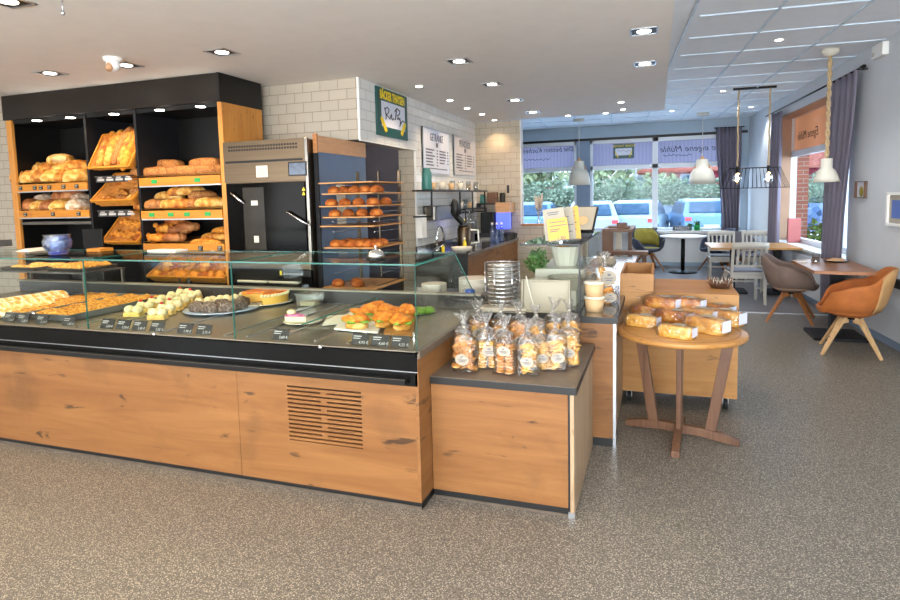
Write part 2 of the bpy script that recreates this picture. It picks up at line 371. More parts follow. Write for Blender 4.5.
ramp_mat('roll_dark',[(.3,c(112,52,16)),(.5,c(160,84,30)),(.72,c(206,132,62))],'noise',14,rough=.75,rnd=.12,spec=.25)
ramp_mat('roll_gold',[(.3,c(176,92,24)),(.5,c(216,136,44)),(.72,c(240,182,90))],'noise',18,rough=.75,rnd=.12,spec=.25)
ramp_mat('cookie',[(.3,c(170,100,36)),(.5,c(208,142,66)),(.75,c(238,190,116))],'noise',50,rough=.7,bump=.4,rnd=.1)
ramp_mat('cookie_yellow',[(.3,c(196,128,40)),(.5,c(234,178,80)),(.75,c(250,220,150))],'noise',45,rough=.7,bump=.4)
ramp_mat('sugar_crust',[(.36,c(222,150,56)),(.5,c(240,196,118)),(.6,c(250,240,220))],'noise',22,rough=.8,bump=.3)
oak('oak_front',c(142,98,56),c(116,74,38),c(44,30,20),'x')
oak('oak_side',c(142,98,56),c(116,74,38),c(44,30,20),'y')
oak('oak_pale',c(176,150,120),c(154,126,94),c(110,88,66),'z',1.5)
oak('oak_post',c(206,142,66),c(186,120,50),c(150,92,40),'z',2)
oak('oak_board',c(206,138,46),c(184,112,30),c(150,90,26),'x',2)
oak('oak_table',c(186,135,75),c(159,108,54),c(108,68,32),'x',1.6,.35)
oak('wood_brown',c(118,86,64),c(92,62,46),c(60,40,30),'z',2)
oak('wood_light',c(220,184,136),c(196,156,108),c(150,110,70),'z',2.2)
oak('wood_mid',c(176,118,70),c(142,90,50),c(96,58,32),'x',1.4,.35)
oak('box_wood',c(180,131,74),c(159,108,54),c(99,65,36),'x',1.2)
ramp_mat('wicker',[(.3,c(170,100,36)),(.6,c(226,156,76))],'noise',8,rough=.6,stretch=(3,3,26),bump=.6)
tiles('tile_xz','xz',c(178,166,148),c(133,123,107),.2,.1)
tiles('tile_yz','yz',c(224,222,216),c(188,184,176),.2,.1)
tiles('brick_red','xz',c(125,64,43),c(132,121,110),.22,.075,.8,gap=.008,var=.15)
glass('pane',(.95,.98,.965),refl=.3,base=.006)
glass('window_glass',(.97,.985,1),refl=.12,base=.003)
glass('cellophane',(.97,.96,.94),rough=.14,refl=.7,base=.12,bump=1.0,bs=34)
glass('cello_tuft',(.9,.88,.84),rough=.3,refl=.7,base=.22,bump=1.0,bs=60)
glass('acrylic',(.9,.92,.93),rough=.05,refl=.8,base=.12)
glass('box_clear',(.86,.86,.84),rough=.2,refl=.5,base=.3)
glass('glass_blue',(.45,.62,.92),rough=.1,refl=.7,base=.18,bump=.6,bs=50)
mat('glass_edge',c(44,104,92),.15,var=.1,emit=0)
def floor_mat(n,a,b_,fleck,dk,rough=.42):
    m=bpy.data.materials.new(n); m.use_nodes=True; t=m.node_tree; N=t.nodes; L=t.links; b=N['Principled BSDF']; b.inputs['Roughness'].default_value=rough; b.inputs['Specular IOR Level'].default_value=.45
    tc=N.new('ShaderNodeTexCoord')
    n1=N.new('ShaderNodeTexNoise'); n1.inputs['Scale'].default_value=75; n1.inputs['Detail'].default_value=3; L.new(tc.outputs['Object'],n1.inputs[0])
    cr=N.new('ShaderNodeValToRGB'); e=cr.color_ramp.elements; e[0].position=.38; e[0].color=(*a,1); e[1].position=.62; e[1].color=(*b_,1); L.new(n1.outputs[0],cr.inputs[0])
    o=cr.outputs[0]
    for sc,th,col,seed in ((105,.33,fleck,0),(120,.3,dk,3)):
        mp=N.new('ShaderNodeMapping'); mp.inputs['Location'].default_value=(seed,seed,0); mp.inputs['Scale'].default_value=(1,1.4,1); L.new(tc.outputs['Object'],mp.inputs[0])
        v=N.new('ShaderNodeTexVoronoi'); v.inputs['Scale'].default_value=sc; L.new(mp.outputs[0],v.inputs[0])
        cc=N.new('ShaderNodeMath'); cc.operation='LESS_THAN'; cc.inputs[1].default_value=th; L.new(v.outputs['Distance'],cc.inputs[0])
        mx=N.new('ShaderNodeMixRGB'); L.new(cc.outputs[0],mx.inputs[0]); L.new(o,mx.inputs[1]); mx.inputs[2].default_value=(*col,1); o=mx.outputs[0]
    L.new(o,b.inputs['Base Color']); M[n]=m
floor_mat('floor_vinyl',c(90,85,78),c(120,113,103),c(186,176,158),c(62,58,54))
floor_mat('floor_cafe',c(104,98,98),c(126,118,116),c(150,146,146),c(84,80,84))
# ------------------------------------------------------------------ setting
ZS,ZC=2.8,3.15
XL,YB,YF=-9.0,-2.6,14.0
def wx(Y): return (WP+WU*((Y-WP.y)/WU.y)).x
b=MB(); b.add([(XL,YB,0),(3.1,YB,0),(3.1,14.3,0),(XL,14.3,0),(XL,YB,-.15),(3.1,YB,-.15),(3.1,14.3,-.15),(XL,14.3,-.15)],[(0,1,2,3),(4,7,6,5),(0,4,5,1),(1,5,6,2),(2,6,7,3),(3,7,4,0)])
struct('floor',b,'floor_vinyl')
b=MB(); b.box(-2.0,wx(8.7),8.72,YF,0.0005,.004); struct('floor_cafe',b,'floor_cafe')
b=MB(); b.box(-.2,wx(8.7),8.68,8.72,0,.008); struct('trim_1',b,'alu')
# dropped ceiling over the shop
b=MB(); b.box(XL,.092,YB,9.3,ZS,ZC+.02); struct('ceiling',b,'ceiling_paint')
# cafe ceiling: panels with a visible grid (rotated with the right wall)
b=MB(); b.add([(.05,YB,ZC),(3.2,YB,ZC),(3.2,14.4,ZC),(.05,14.4,ZC)],[(3,2,1,0)]); b.add([(XL,9.2,ZC),(.05,9.2,ZC),(.05,14.4,ZC),(XL,14.4,ZC)],[(3,2,1,0)])
b.box(XL,3.3,YB,14.5,ZC+.03,ZC+.2)
struct('ceiling_cafe',b,'ceiling_panel')
gp=[pz(700,0,ZC),pz(785,0,ZC),pz(870,0,ZC)]
k=MB()
def gl(p,q,w=.022,z=ZC-.006):
    p=Vector((p.x,p.y,z)); q=Vector((q.x,q.y,z)); k.bar(p,q,w,.012)
us=[(p-WP).dot(WN) for p in gp]
du=(us[2]-us[0])/2 if len(us)>2 else .6
for i in range(-10,3):
    u=-2.07+.70*i
    if u>-.05: continue
    a=WP+WN*u+WU*(-9.3); d=WP+WN*u+WU*7.05
    if a.x<.1:
        # start where the line leaves the dropped ceiling
        tt=( .11-a.x)/(WU.x) if WU.x!=0 else 0
        if i>=0: pass
    for j in range(28):
        p0=WP+WN*u+WU*(-9.3+j*.6); p1=WP+WN*u+WU*(-9.3+(j+1)*.6)
        m_=(p0+p1)/2
        if (m_.x>.12 or m_.y>9.35) and m_.y<13.95: gl(p0,p1)
for j in range(28):
    s=-.92+.78*(j-11)
    for kx in range(24):
        p0=WP+WN*(-kx*.25)+WU*s; p1=WP+WN*(-(kx+1)*.25)+WU*s
        m_=(p0+p1)/2
        if (m_.x>.22 or m_.y>9.4) and m_.y<13.9: gl(p0,p1,.011)
mat('grid_white',c(206,220,232),.5)
struct('trim_2',k,'grid_white')
# shop back wall with the bulkhead over the doorway
b=MB()
b.box(XL,-3.0,5.36,5.56,0,ZS); b.box(-3.0,-2.77,5.36,5.56,2.2,ZS)
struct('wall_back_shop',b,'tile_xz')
b=MB(); b.box(-3.0,-2.771,5.561,6.78,2.2,ZS); b.box(-3.0,-2.77,6.80,9.35,0,ZS)
b.box(-2.775,-2.765,5.36,6.80,2.2,ZS)
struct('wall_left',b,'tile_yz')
b=MB(); b.box(-2.99,-2.772,6.78,6.80,0,2.2); struct('wall_jamb',b,'tile_xz')
b=MB(); b.box(-2.774,-2.756,5.34,6.80,2.185,2.2); b.box(-2.79,-2.77,6.775,6.80,0,2.2); b.box(-2.782,-2.762,5.345,5.362,2.2,ZS); struct('trim_3',b,'white')
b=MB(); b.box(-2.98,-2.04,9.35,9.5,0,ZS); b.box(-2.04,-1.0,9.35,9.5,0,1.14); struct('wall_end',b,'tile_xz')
b=MB(); b.box(-2.04,-2.03,9.34,9.51,1.14,ZS); struct('trim_4',b,'white')
b=MB(); b.box(-2.04,-.98,9.33,9.56,1.14,1.17); struct('trim_5',b,'wood_mid')
# back room seen through the doorway
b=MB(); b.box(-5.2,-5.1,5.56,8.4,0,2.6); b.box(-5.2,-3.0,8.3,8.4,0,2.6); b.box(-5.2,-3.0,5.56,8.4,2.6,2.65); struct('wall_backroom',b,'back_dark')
# right wall with its window recess
D=.34
sW0=ws(775,180); sW1=ws(849,180); zW0,zW1=.74,2.84
s_a=-9.6; s_b=7.3
b=MB()
def wbox(b,s0,s1,o0,o1,z0,z1,mi=0):
    P=[wr(s,o,z) for z in (z0,z1) for o in (o0,o1) for s in (s0,s1)]
    b.add(P,[(0,2,3,1),(4,5,7,6),(0,1,5,4),(1,3,7,5),(3,2,6,7),(2,0,4,6)],mi)
wbox(b,s_a,sW1,0,D,0,ZC+.02); wbox(b,sW0,s_b,0,D,0,ZC+.02); wbox(b,sW1,sW0,0,D,0,zW0); wbox(b,sW1,sW0,0,D,zW1,ZC+.02)
wallr=struct('wall_right',b,'wall_grey')
mat('reveal_tan',c(176,140,112),.8,var=.04)
b=MB(); wbox(b,sW0-.012,sW0,.0,D-.1,zW0+.006,zW1); wbox(b,sW1,sW0-.012,.0,D-.1,zW1-.012,zW1); struct('wall_reveal',b,'reveal_tan')
b=MB(); wbox(b,s_a,s_b-.3,-.015,0,0,.07); struct('baseboard_right',b,'pillar_blue')
b=MB(); wbox(b,sW1,sW0,-.04,D-.05,zW0-.03,zW0+.005); struct('trim_6',b,'white')
# far wall with three windows
wins=[(521,589),(604,655.5),(657,735)]
zt=py(650,129.5,YF).z
def fz(x,y): return py(x,y,YF).z
def fx(x,y): return py(x,y,YF).x
zb=fz(640,230.5); zh=fz(600,139.5)
x1a,x1b=fx(480,180),fx(576.5,180); x2a,x2b=fx(590,180),fx(655,180); x3a,x3b=fx(655,180)+.001,fx(741,180)
T=.3
b=MB(); xr=wx(14)+.4
b.box(-9,xr,YF,YF+T,0,zb); b.box(-9,xr,YF,YF+T,zh,ZC+.02); b.box(-9,x1a,YF,YF+T,zb,zh); b.box(x1b,x2a,YF,YF+T,zb,zh,1); b.box(x3b,xr,YF,YF+T,zb,zh)
struct('wall_far',b,['blue_grey','pillar_blue'])
b=MB(); b.box(-9,wx(14)-.03,YF-.015,YF,0,zb-.06); struct('trim_7',b,'wall_white')
b=MB(); b.box(-9,wx(14)-.03,YF-.03,YF-.015,0,.09); struct('baseboard_far',b,'blue_grey')
b=MB(); b.box(-9,wx(14)-.03,YF-.14,YF+.1,zb-.05,zb); struct('trim_8',b,'white')
b=MB(); b.box(-3,wx(14)-.03,YF-.03,YF,zh-.02,zh+.035); struct('trim_9',b,'black')
ztr=fz(650,166); 
def fwindow(n,xa,xb,mull=False):
    b=MB(); w=.06; y0,y1=YF+.05,YF+.12
    b.box(xa,xa+w,y0,y1,zb,zh); b.box(xb-w,xb,y0,y1,zb,zh); b.box(xa,xb,y0,y1,zh-w*1.6,zh); b.box(xa,xb,y0,y1,zb,zb+w); b.box(xa,xb,y0,y1,ztr-.05,ztr+.05)
    o=struct(n,b,'white_frame',.004)
    g=MB(); g.box(xa+w,xb-w,y0+.03,y0+.036,zb+w,zh-w); build('pane',g,'window_glass',o)
    f=MB(); f.box(xa+w,xb-w,y0+.045,y0+.05,ztr+.05,zh-w*1.6); build('blind',f,'fabric_blind',o)
    return o
w1=fwindow('window_1',x1a,x1b); w2=fwindow('window_2',x2a,x2b); w3=fwindow('window_3',x3a,x3b)
# lettering on the window banners, read from behind
def script_line(b,x0,x1,z,y,amp,seed,mi=0,r=.006):
    rr=random.Random(seed); n=int((x1-x0)/.03); pts=[]
    for i in range(n+1):
        pts.append((x0+(x1-x0)*i/n,y,z+amp*sin(i*1.9+rr.random()*1.2)*(0.5+rr.random()*.7)+.3*amp*sin(i*.35)))
    b.tube(pts,r,5,mi)
yt=YF+.078
b=MB(); zm=(ztr+zh)/2
text_into(b,'Die besten Kuchen',.155,Matrix.Translation((fx(547.5,150),yt,fz(547.5,150)))@Matrix.Rotation(PI/2,4,'X')@Matrix.Scale(-1,4,(1,0,0)),0,.001,shear=.3)
script_line(b,fx(523,160),fx(549,160),fz(536,159.5),yt,.02,3); build('lettering',b,'ink',w1)
b=MB(); text_into(b,'Eine eigene Mühle',.185,Matrix.Translation((fx(694,148),yt,fz(694,148)))@Matrix.Rotation(PI/2,4,'X')@Matrix.Scale(-1,4,(1,0,0)),0,.001,shear=.3)
script_line(b,fx(663,153),fx(692,156),fz(676,155),yt,.02,5); build('lettering',b,'ink',w3)
b=MB(); lx0,lx1=fx(613,150),fx(634,150); lz0,lz1=fz(623,158.3),fz(623,143.5)
b.box(lx0,lx1,yt-.004,yt,lz0,lz1,0); b.box(lx0+.045,lx1-.045,yt-.008,yt-.004,lz0+.07,lz1-.1,1)
text_into(b,'BÄCKER THAYSEN',.062,Matrix.Translation(((lx0+lx1)/2,yt-.006,lz1-.05))@Matrix.Rotation(PI/2,4,'X')@Matrix.Scale(-1,4,(1,0,0)),2,.001)
script_line(b,lx0+.09,lx1-.09,(lz0+lz1)/2,yt-.01,.02,8,3,.004)
for sx_,xx in ((1,lx0+.05),(-1,lx1-.05)):
    for i in range(5): b.ball(xx+sx_*.012*i,yt-.009,lz0+.14-.026*i,.013,.003,.02,8,4,2)
build('emblem',b,['sign_green','board_white','yellow','ink'],w2)
# window in the right wall
so=ws(790.5,180,D-.06)
b=MB(); w=.075; ztw=2.19+.06
zWt=pw(793.4,118.7,D-.06).z; zWb=.77; strn=pw(792,153.7,D-.06).z
wbox(b,so-w,so,D-.1,D-.03,zWb,zWt+.1); wbox(b,sW1,sW1+w,D-.1,D-.03,zWb,zWt+.1); wbox(b,sW1,so,D-.1,D-.03,zWt,zWt+.12); wbox(b,sW1,so,D-.1,D-.03,zWb-.03,zWb+.05); wbox(b,sW1,so,D-.1,D-.03,strn-.07,strn+.03)
wm=(sW1+so)/2-.9; wbox(b,wm-.04,wm+.04,D-.1,D-.03,zWb,zWt)
w4=struct('window_4',b,'white_frame',.004)
g=MB(); wbox(g,sW1,so-w,D-.06,D-.055,zWb,zWt); build('pane',g,'window_glass',w4)
g=MB(); wbox(g,sW1+w,so-w,D-.05,D-.045,strn+.03,zWt); build('blind',g,'blind_tan',w4)
b=MB()
cs=ws(808,137,D-.06)
Rm=Matrix(((WU.x,0,WN.x,0),(WU.y,0,WN.y,0),(0,1,0,0),(0,0,0,1)))
pt=wr(cs,D-.066,2.50)
text_into(b,'Eigene Mühle',.2,Matrix.Translation(pt)@Rm,0,.001,shear=.3)
build('lettering',b,'ink',w4)
# enclosing walls behind the camera: plain walls, front openings added to let daylight in
b=MB(); b.box(XL-.2,XL,YB-.2,14.3,0,ZC); struct('wall_side_left',b,'wall_white')
b=MB(); b.box(XL,3.4,YB-.2,YB,0,.5); b.box(XL,3.4,YB-.2,YB,2.6,ZC); 
for xx in (XL,-5.2,-1.6,2.6): b.box(xx,xx+.5,YB-.2,YB,.5,2.6)
struct('wall_behind',b,'wall_white')
b=MB(); b.box(XL-.5,4,-9,14.6,ZC+.25,ZC+.4); struct('roof',b,'back_dark')  # unseen slab, its overhang added to keep the sun out of the front
mat('pan_rail',c(140,132,118),.4,.3,var=.05)
# ================================================================== display counter
Y0=2.712; XR=-1.125; XLc=-5.6; DZ=.84
dc=thing('display_counter','long oak fronted bakery counter with black fascia and glass pastry case','display counter',(-3.4,3.4,0))
xs=py(238,400,Y0).x
def woodpanel(name,x0,x1,parent,vent=None):
    b=MB(); b.box(x0,x1,Y0,Y0+.02,.05,.66)
    o=build(name,b,'oak_front',parent,bevel=.0015); return o
woodpanel('front_panel',XLc,-4.6,dc); woodpanel('front_panel',-4.597,xs-.0015,dc)
# panel with the vent: built around real slots
v0=py(287,386,Y0); v1=py(363,449,Y0); vx0,vx1=v0.x,v1.x; vz1,vz0=v0.z+.005,v1.z-.004
b=MB(); x0,x1=xs+.0015,XR-.018
b.box(x0,vx0,Y0,Y0+.02,.05,.66); b.box(vx1,x1,Y0,Y0+.02,.05,.66); b.box(vx0,vx1,Y0,Y0+.02,.05,vz0); b.box(vx0,vx1,Y0,Y0+.02,vz1,.66)
ns=13; pitch=(vz1-vz0)/(ns+.35)
for i in range(ns+1):
    z=vz1-i*pitch; 
    if i>0: b.box(vx0,vx1,Y0,Y0+.02,z,z+pitch*.58)
    if i%2==1 and i<ns: b.box((vx0+vx1)/2-.018,(vx0+vx1)/2+.018,Y0,Y0+.02,z-pitch*.42,z)
b.box(vx0,vx1,Y0,Y0+.02,vz0,vz0+pitch*.0+.003)
build('vent_panel',b,'oak_front',dc)
b=MB(); b.box(vx0-.02,vx1+.02,Y0+.022,Y0+.03,vz0-.02,vz1+.02); build('vent_backing',b,'black',dc)
b=MB(); b.box(XR-.018,XR,Y0-.002,3.95,.05,DZ-.035); build('end_panel',b,'oak_side',dc,bevel=.002)
b=MB(); b.box(XLc,XR-.02,Y0+.03,3.93,.05,.78); build('body',b,'dark',dc)
b=MB(); b.box(XLc,XR-.01,Y0+.02,3.93,0,.05,0); b.box(XLc,XR-.01,Y0+.017,Y0+.02,.0,.018,1); build('plinth',b,['edge_black','slate'],dc)
b=MB(); b.box(XLc,XR-.002,Y0-.004,Y0+.02,.735,DZ-.004,0); b.box(XLc,XR-.004,Y0-.002,Y0+.02,.66,.732,0); b.box(XLc,XR-.003,Y0-.006,Y0,.732,.7365,1)
build('fascia',b,['black_gloss','alu'],dc)
rx1=py(408,378,Y0).x
b=MB(); b.box(XLc,rx1,Y0-.04,Y0-.004,.672,.700,0); b.box(XLc,rx1,Y0-.041,Y0-.036,.6995,.7025,1); build('bumper_rail',b,['black','steel_dark'],dc,bevel=.003)
b=MB()
for q in (py(35,313,Y0),py(155,334,Y0),py(321,347,Y0)):
    p=py(*( (q.x,0) if 0 else (0,0)),Y0) if 0 else q
    b2=MB(); b2.cyl((q.x,Y0-.016,q.z),(q.x,Y0-.004,q.z),.012,n=14); build('lock',b2,'chrome',dc)
for xx in (-4.13,-2.6,):
    pass
# deck: stainless bed with edge strips and removable tray strips
b=MB(); b.box(XLc,XR+.004,Y0-.004,Y0+.05,DZ-.012,DZ,0); b.box(XLc,XR-.01,Y0+.05,3.9,DZ-.02,DZ-.006,0)
build('deck',b,'deck_steel',dc)
b=MB(); b.box(XR-.012,XR+.012,Y0-.004,3.95,DZ-.036,DZ+.002); build('deck_edge',b,'slate',dc,bevel=.002)
for i,pxx in enumerate((90,112,176,237,263,296,338,372)):
    q=pz(pxx,331-(0 if pxx>200 else (230-pxx)*.06),DZ)
    b=MB(); b.box(q.x-.006,q.x+.006,Y0+.08,3.86,DZ-.007,DZ+.004); build('deck_strip',b,'alu',dc)
b=MB(); b.box(XLc,XR-.01,3.9,3.93,DZ-.02,DZ+.09,0); b.box(XLc,XR-.01,3.88,3.95,DZ+.09,DZ+.1,1); b.box(XLc,XR-.01,3.93,3.955,DZ+.0,DZ+.02,0)
build('rear_ledge',b,['slate_dark','pan_rail'],dc)
# glass case
GZ=1.28; gx=[XLc,py(83,290,Y0).x,py(231,300,Y0).x,XR-.008]; g=.008
for i in range(3):
    b=MB(); xa,xb=gx[i]+.002,gx[i+1]-.002; y=Y0+.012
    b.box(xa,xb,y,y+g,DZ,GZ-.009,0); o=build('front_glass',b,'pane',dc)
    b=MB(); b.box(xa,xb,y-.0005,y+g,GZ-.0095,GZ-.0085); b.box(xa-.0012,xa,y,y+g,DZ,GZ-.009); b.box(xb,xb+.0012,y,y+g,DZ,GZ-.009); build('glass_edge',b,'glass_edge',o)
    b=MB(); b.box(xa,xb,y-.004,3.35,GZ-.008,GZ,0); o=build('top_glass',b,'pane',dc)
    b=MB(); b.box(xa,xb,y-.005,y-.004,GZ-.007,GZ-.001); b.box(xa,xb,3.35,3.351,GZ-.006,GZ-.002); b.box(xb,xb+.0012,y,3.35,GZ-.008,GZ); build('glass_edge',b,'glass_edge',o)
def sidepane(x,ztop,ytop,ybot,y0=Y0+.022,name='end_glass',mt='pane',edge=True):
    b=MB(); P=[(y0,DZ),(ybot,DZ),(ytop,ztop),(y0,ztop)]
    v=[(x,a,z) for a,z in P]+[(x+g,a,z) for a,z in P]
    b.add(v,[(3,2,1,0),(4,5,6,7),(0,1,5,4),(1,2,6,5),(2,3,7,6),(3,0,4,7)]); o=build(name,b,mt,dc)
    if edge:
        b=MB(); b.cyl((x+g/2,ybot,DZ),(x+g/2,ytop,ztop),.0035,n=6); b.cyl((x+g/2,y0,ztop),(x+g/2,ytop,ztop),.0035,n=6); build('glass_edge',b,'glass_edge',o)
sidepane(XR-.012,GZ-.009,3.35,3.9)
sidepane(gx[1],GZ-.009,3.35,3.6,name='divider_glass',edge=False); sidepane(gx[2],GZ-.009,3.35,3.6,name='divider_glass',edge=False)
xd=pz(321,333,DZ).x; sidepane(xd,DZ+.09,3.7,3.7,Y0+.06,name='low_divider')
for yy in (Y0+.03,):
    b=MB(); b.cyl((XR-.03,yy,DZ),(XR-.03,yy,DZ+.09),.007,n=8); build('glass_clamp',b,'chrome',dc)
# ================================================================== low cabinet in front
lc=thing('low_cabinet','low oak display cabinet with a dark stone top in front of the counter end','cabinet',(-.75,3.3,0))
X0,X1,YA,YBk=-1.122,-.375,2.872,3.77
b=MB(); b.box(X0,X1-.03,YA,YA+.02,.05,.63); build('front_panel',b,'oak_front',lc,bevel=.002)
b=MB(); b.box(X1-.02,X1,YA,YBk,.012,.632); build('side_panel',b,'oak_pale',lc,bevel=.002)
b=MB(); b.box(X1-.03,X1-.02,YA+.004,YA+.03,.01,.63,0); b.box(X1-.03,X1+.001,YA-.003,YA+.02,0,.03,1); build('corner_strip',b,['edge_black','alu'],lc)
b=MB(); b.box(X0,X1-.03,YA+.03,YBk,.05,.63); build('body',b,'dark',lc)
b=MB(); b.box(X0,X1-.02,YA+.015,YBk,0,.05,0); b.box(X0,X1-.02,YA+.01,YA+.015,0,.012,1); build('plinth',b,['edge_black','slate'],lc)
b=MB(); b.box(X0,X1+.012,YA-.008,YBk,.668,.672,0); b.box(X0,X1+.013,YA-.009,YBk,.632,.668,1); build('stone_top',b,['slate','edge_black'],lc,bevel=.001)
# ================================================================== second counter
c2=thing('service_counter','oak counter with a polished dark top running back along the aisle','counter',(-.7,5,0))
XS=-.24
b=MB(); b.box(-1.1,XS,3.79,3.81,.06,.8); build('front_panel',b,'oak_front',c2)
b=MB(); b.box(XS-.02,XS,3.812,7.6,.06,.8); build('side_panel',b,'oak_pale',c2)
b=MB(); b.box(XS-.012,XS+.006,3.785,3.815,.0,.8); build('corner_strip',b,'alu',c2)
b=MB(); b.box(-1.0,XS-.03,3.83,7.55,.06,.8); b.box(-1.1,-.9,3.83,4.6,.06,.8); build('body',b,'dark',c2)
b=MB(); b.box(-1.1,XS-.02,3.805,7.5,0,.06); build('plinth',b,'edge_black',c2)
b=MB(); b.box(-1.108,XS+.016,3.775,4.7,.8,.835,1); b.box(-1.0,XS+.016,4.7,7.62,.8,.835,1); b.box(-1.108,XS+.014,3.777,4.7,.835,.84,0);b.box(-1.0,XS+.014,4.7,7.62,.835,.84,0); build('stone_top',b,['slate_dark','edge_black'],c2)
# glass case standing on it
CZ=.84; gc=thing('glass_case','small square glass case full of baskets on the service counter','glass case',(-.75,4.4,CZ))
ga,gb_,gy0,gy1,gt=py(523,243,3.93).x,py(580,245,3.93).x,3.93,5.3,1.285
ga-=.02
for (xa,xb,ya,yb) in ((ga,gb_,gy0,gy0+.006),(gb_-.006,gb_,gy0+.006,gy1)):
    b=MB(); b.box(xa,xb,ya,yb,CZ+.006,gt-.008); build('side_glass',b,'pane',gc)
b=MB(); b.box(ga,gb_,gy0-.004,gy1,gt-.008,gt); build('top_glass',b,glass('top_tint',(.75,.85,.95),refl=.9,base=.25),gc)
b=MB()
b.box(gb_-.009,gb_+.002,gy0-.003,gy0+.008,CZ,gt-.008); b.box(ga,gb_+.002,gy0-.007,gy0-.003,gt-.011,gt+.002); b.box(gb_,gb_+.003,gy0,gy1,gt-.010,gt+.001)
build('frame',b,'edge_black',gc)
b=MB(); b.box(ga,gb_,gy0,gy1,CZ,CZ+.008); build('base',b,'slate_dark',gc)
# ================================================================== bread wall
BY=4.62; bs=thing('bread_shelf','black three bay bread wall with oak posts and downlit shelves','bread shelf',(-5.2,4.9,0))
b=MB(); b.box(-6.64,-3.80,BY-.02,5.22,2.54,2.795); build('fascia',b,['bronze_black'],bs,bevel=.003)
b=MB(); b.box(-3.82,-3.797,BY-.022,5.22,2.535,2.797); build('fascia_end',b,'black',bs)
for xa,xb in ((-6.63,-6.55),(-3.85,-3.80)):
    b=MB(); b.box(xa,xb,BY,5.22,0,2.54); build('side_post',b,'oak_post',bs,bevel=.003)
XD=[(-5.525,-5.495),(-4.868,-4.838)]
for xa,xb in XD:
    b=MB(); b.box(xa,xb,BY+.01,5.17,0,2.54); build('divider',b,'dark',bs)
b=MB(); b.box(-6.55,-3.85,5.17,5.22,.0,2.54); b.box(-6.55,-6.545,BY+.03,5.17,0,2.54); b.box(-3.855,-3.85,BY+.03,5.17,0,2.54); build('back_panel',b,'black',bs)
b=MB(); b.box(-6.545,-3.855,BY+.02,5.17,2.50,2.54); build('head_panel',b,'black',bs)
lampx=[(37,120.5),(70.5,117.5),(114,114),(159.5,110),(200.5,106.5)]
lamp_pos=[]
for i,(a_,b_) in enumerate(lampx):
    q=pz(a_,b_,2.50); lamp_pos.append(q)
    b=MB(); b.lathe([(.04,2.494),(.045,2.50)],q.x,q.y,16); o=build('downlight',b,'spot_glow',bs)
TS=.16 # rise of a sloping shelf per metre of depth
def board(x0,x1,zt,h,tags,green=False):
    b=MB(); b.box(x0,x1,BY-.005,BY+.014,zt-h,zt); o=build('shelf_board',b,'oak_board',bs,bevel=.002)
    b=MB(); z0=zt-.045
    b.add([(x0,BY+.014,z0-.02),(x1,BY+.014,z0-.02),(x1,5.165,z0+.082-.02),(x0,5.165,z0+.082-.02),(x0,BY+.014,z0),(x1,BY+.014,z0),(x1,5.165,z0+.082),(x0,5.165,z0+.082)],[(0,3,2,1),(4,5,6,7),(0,1,5,4),(2,3,7,6),(1,2,6,5),(3,0,4,7)])
    build('shelf',b,'wood_mid',bs)
    b=MB(); b.box(x0,x1,BY,BY+.01,zt-h-.012,zt-h); build('shelf_edge',b,'alu',bs)
    b=MB(); b.cyl((x0,BY+.0,zt+.018),(x1,BY+.0,zt+.018),.003,n=6)
    for kx in range(5): xx=x0+(x1-x0)*(kx+.5)/5; b.cyl((xx,BY,zt-.01),(xx,BY,zt+.018),.002,n=5)
    build('guard_wire',b,'brass',bs)
    for f in tags:
        xx=x0+(x1-x0)*f; b=MB(); (b.box(xx-.034,xx+.034,BY-.009,BY-.005,zt-h*.72,zt-h*.26,0) if green else b.box(xx-.026,xx+.026,BY-.009,BY-.005,zt-h*.8,zt-h*.25,0))
        if not green:
            for kk in range(2): b.box(xx-.018,xx+.016-.01*kk,BY-.0095,BY-.009,zt-h*(.42+.24*kk),zt-h*(.34+.24*kk),1)
        build('label_tag',b,['green' if green else 'tag_black','tag_white'],bs)
LX0,LX1=-6.544,-5.525; RX0,RX1=-4.838,-3.856
board(LX0,LX1,1.852,.075,(.06,.27,.36,.48,.68,.86)); board(LX0,LX1,1.57,.075,(.1,.5,.86))
board(RX0,RX1,1.868,.08,(.2,.73),True); board(RX0,RX1,1.545,.08,(.14,.38,.58,.83),True); board(RX0,RX1,1.222,.08,(.72,.95))
b=MB(); b.box(LX0+.006,LX1,BY+.01,5.165,1.42,1.45); build('shelf',b,'steel_dark',bs)
# ---------------------------------------------------------------- breads
def sg(v,e): return math.copysign(abs(v)**e,v)
def bread(L,W,H,e=.85,score=0,sd=.12,diag=0,nz=.05,seed=0,seg=22,rings=10,flat=.45,taper=0,mi=0,ez=None):
    b=MB(); R=[]; ez=ez or e
    for k in range(rings+1):
        a=-PI/2+PI*k/rings; ring=[]
        for i in range(seg):
            u=2*PI*i/seg
            x=sg(cos(u),e)*sg(max(cos(a),0),ez); y=sg(sin(u),e)*sg(max(cos(a),0),ez); z=sg(sin(a),ez)
            q=1+nz*mn.noise(Vector((x*1.5+seed,y*1.5,z*1.5+seed*3)))
            if score and z>.1: q-=sd*max(0,cos((x+diag*y)*score*PI))**6*z
            w_=1-taper*abs(x)**2
            ring.append((x*L/2*q,y*W/2*q*w_,max(z,-flat)*H/(1+flat)*q+H*flat/(1+flat)))
        R.append(ring)
    return b.loft(R,mi,True,False)
def proto(name,mb,mt,**k): return build(name,mb,mt,origin=(0,0,0),**k)
P_oval=Pool([proto('bread_loaf',bread(.27,.17,.12,score=3,sd=.2,diag=.8,seed=i,nz=.14),mt) for i,mt in enumerate(('bread_gold','bread_pale','bread_gold','bread_pale'))])
P_brown=Pool([proto('bread_loaf',bread(.26,.16,.13,e=.9,nz=.1,seed=i+5),mt) for i,mt in enumerate(('bread_brown','bread_flour','bread_brown'))])
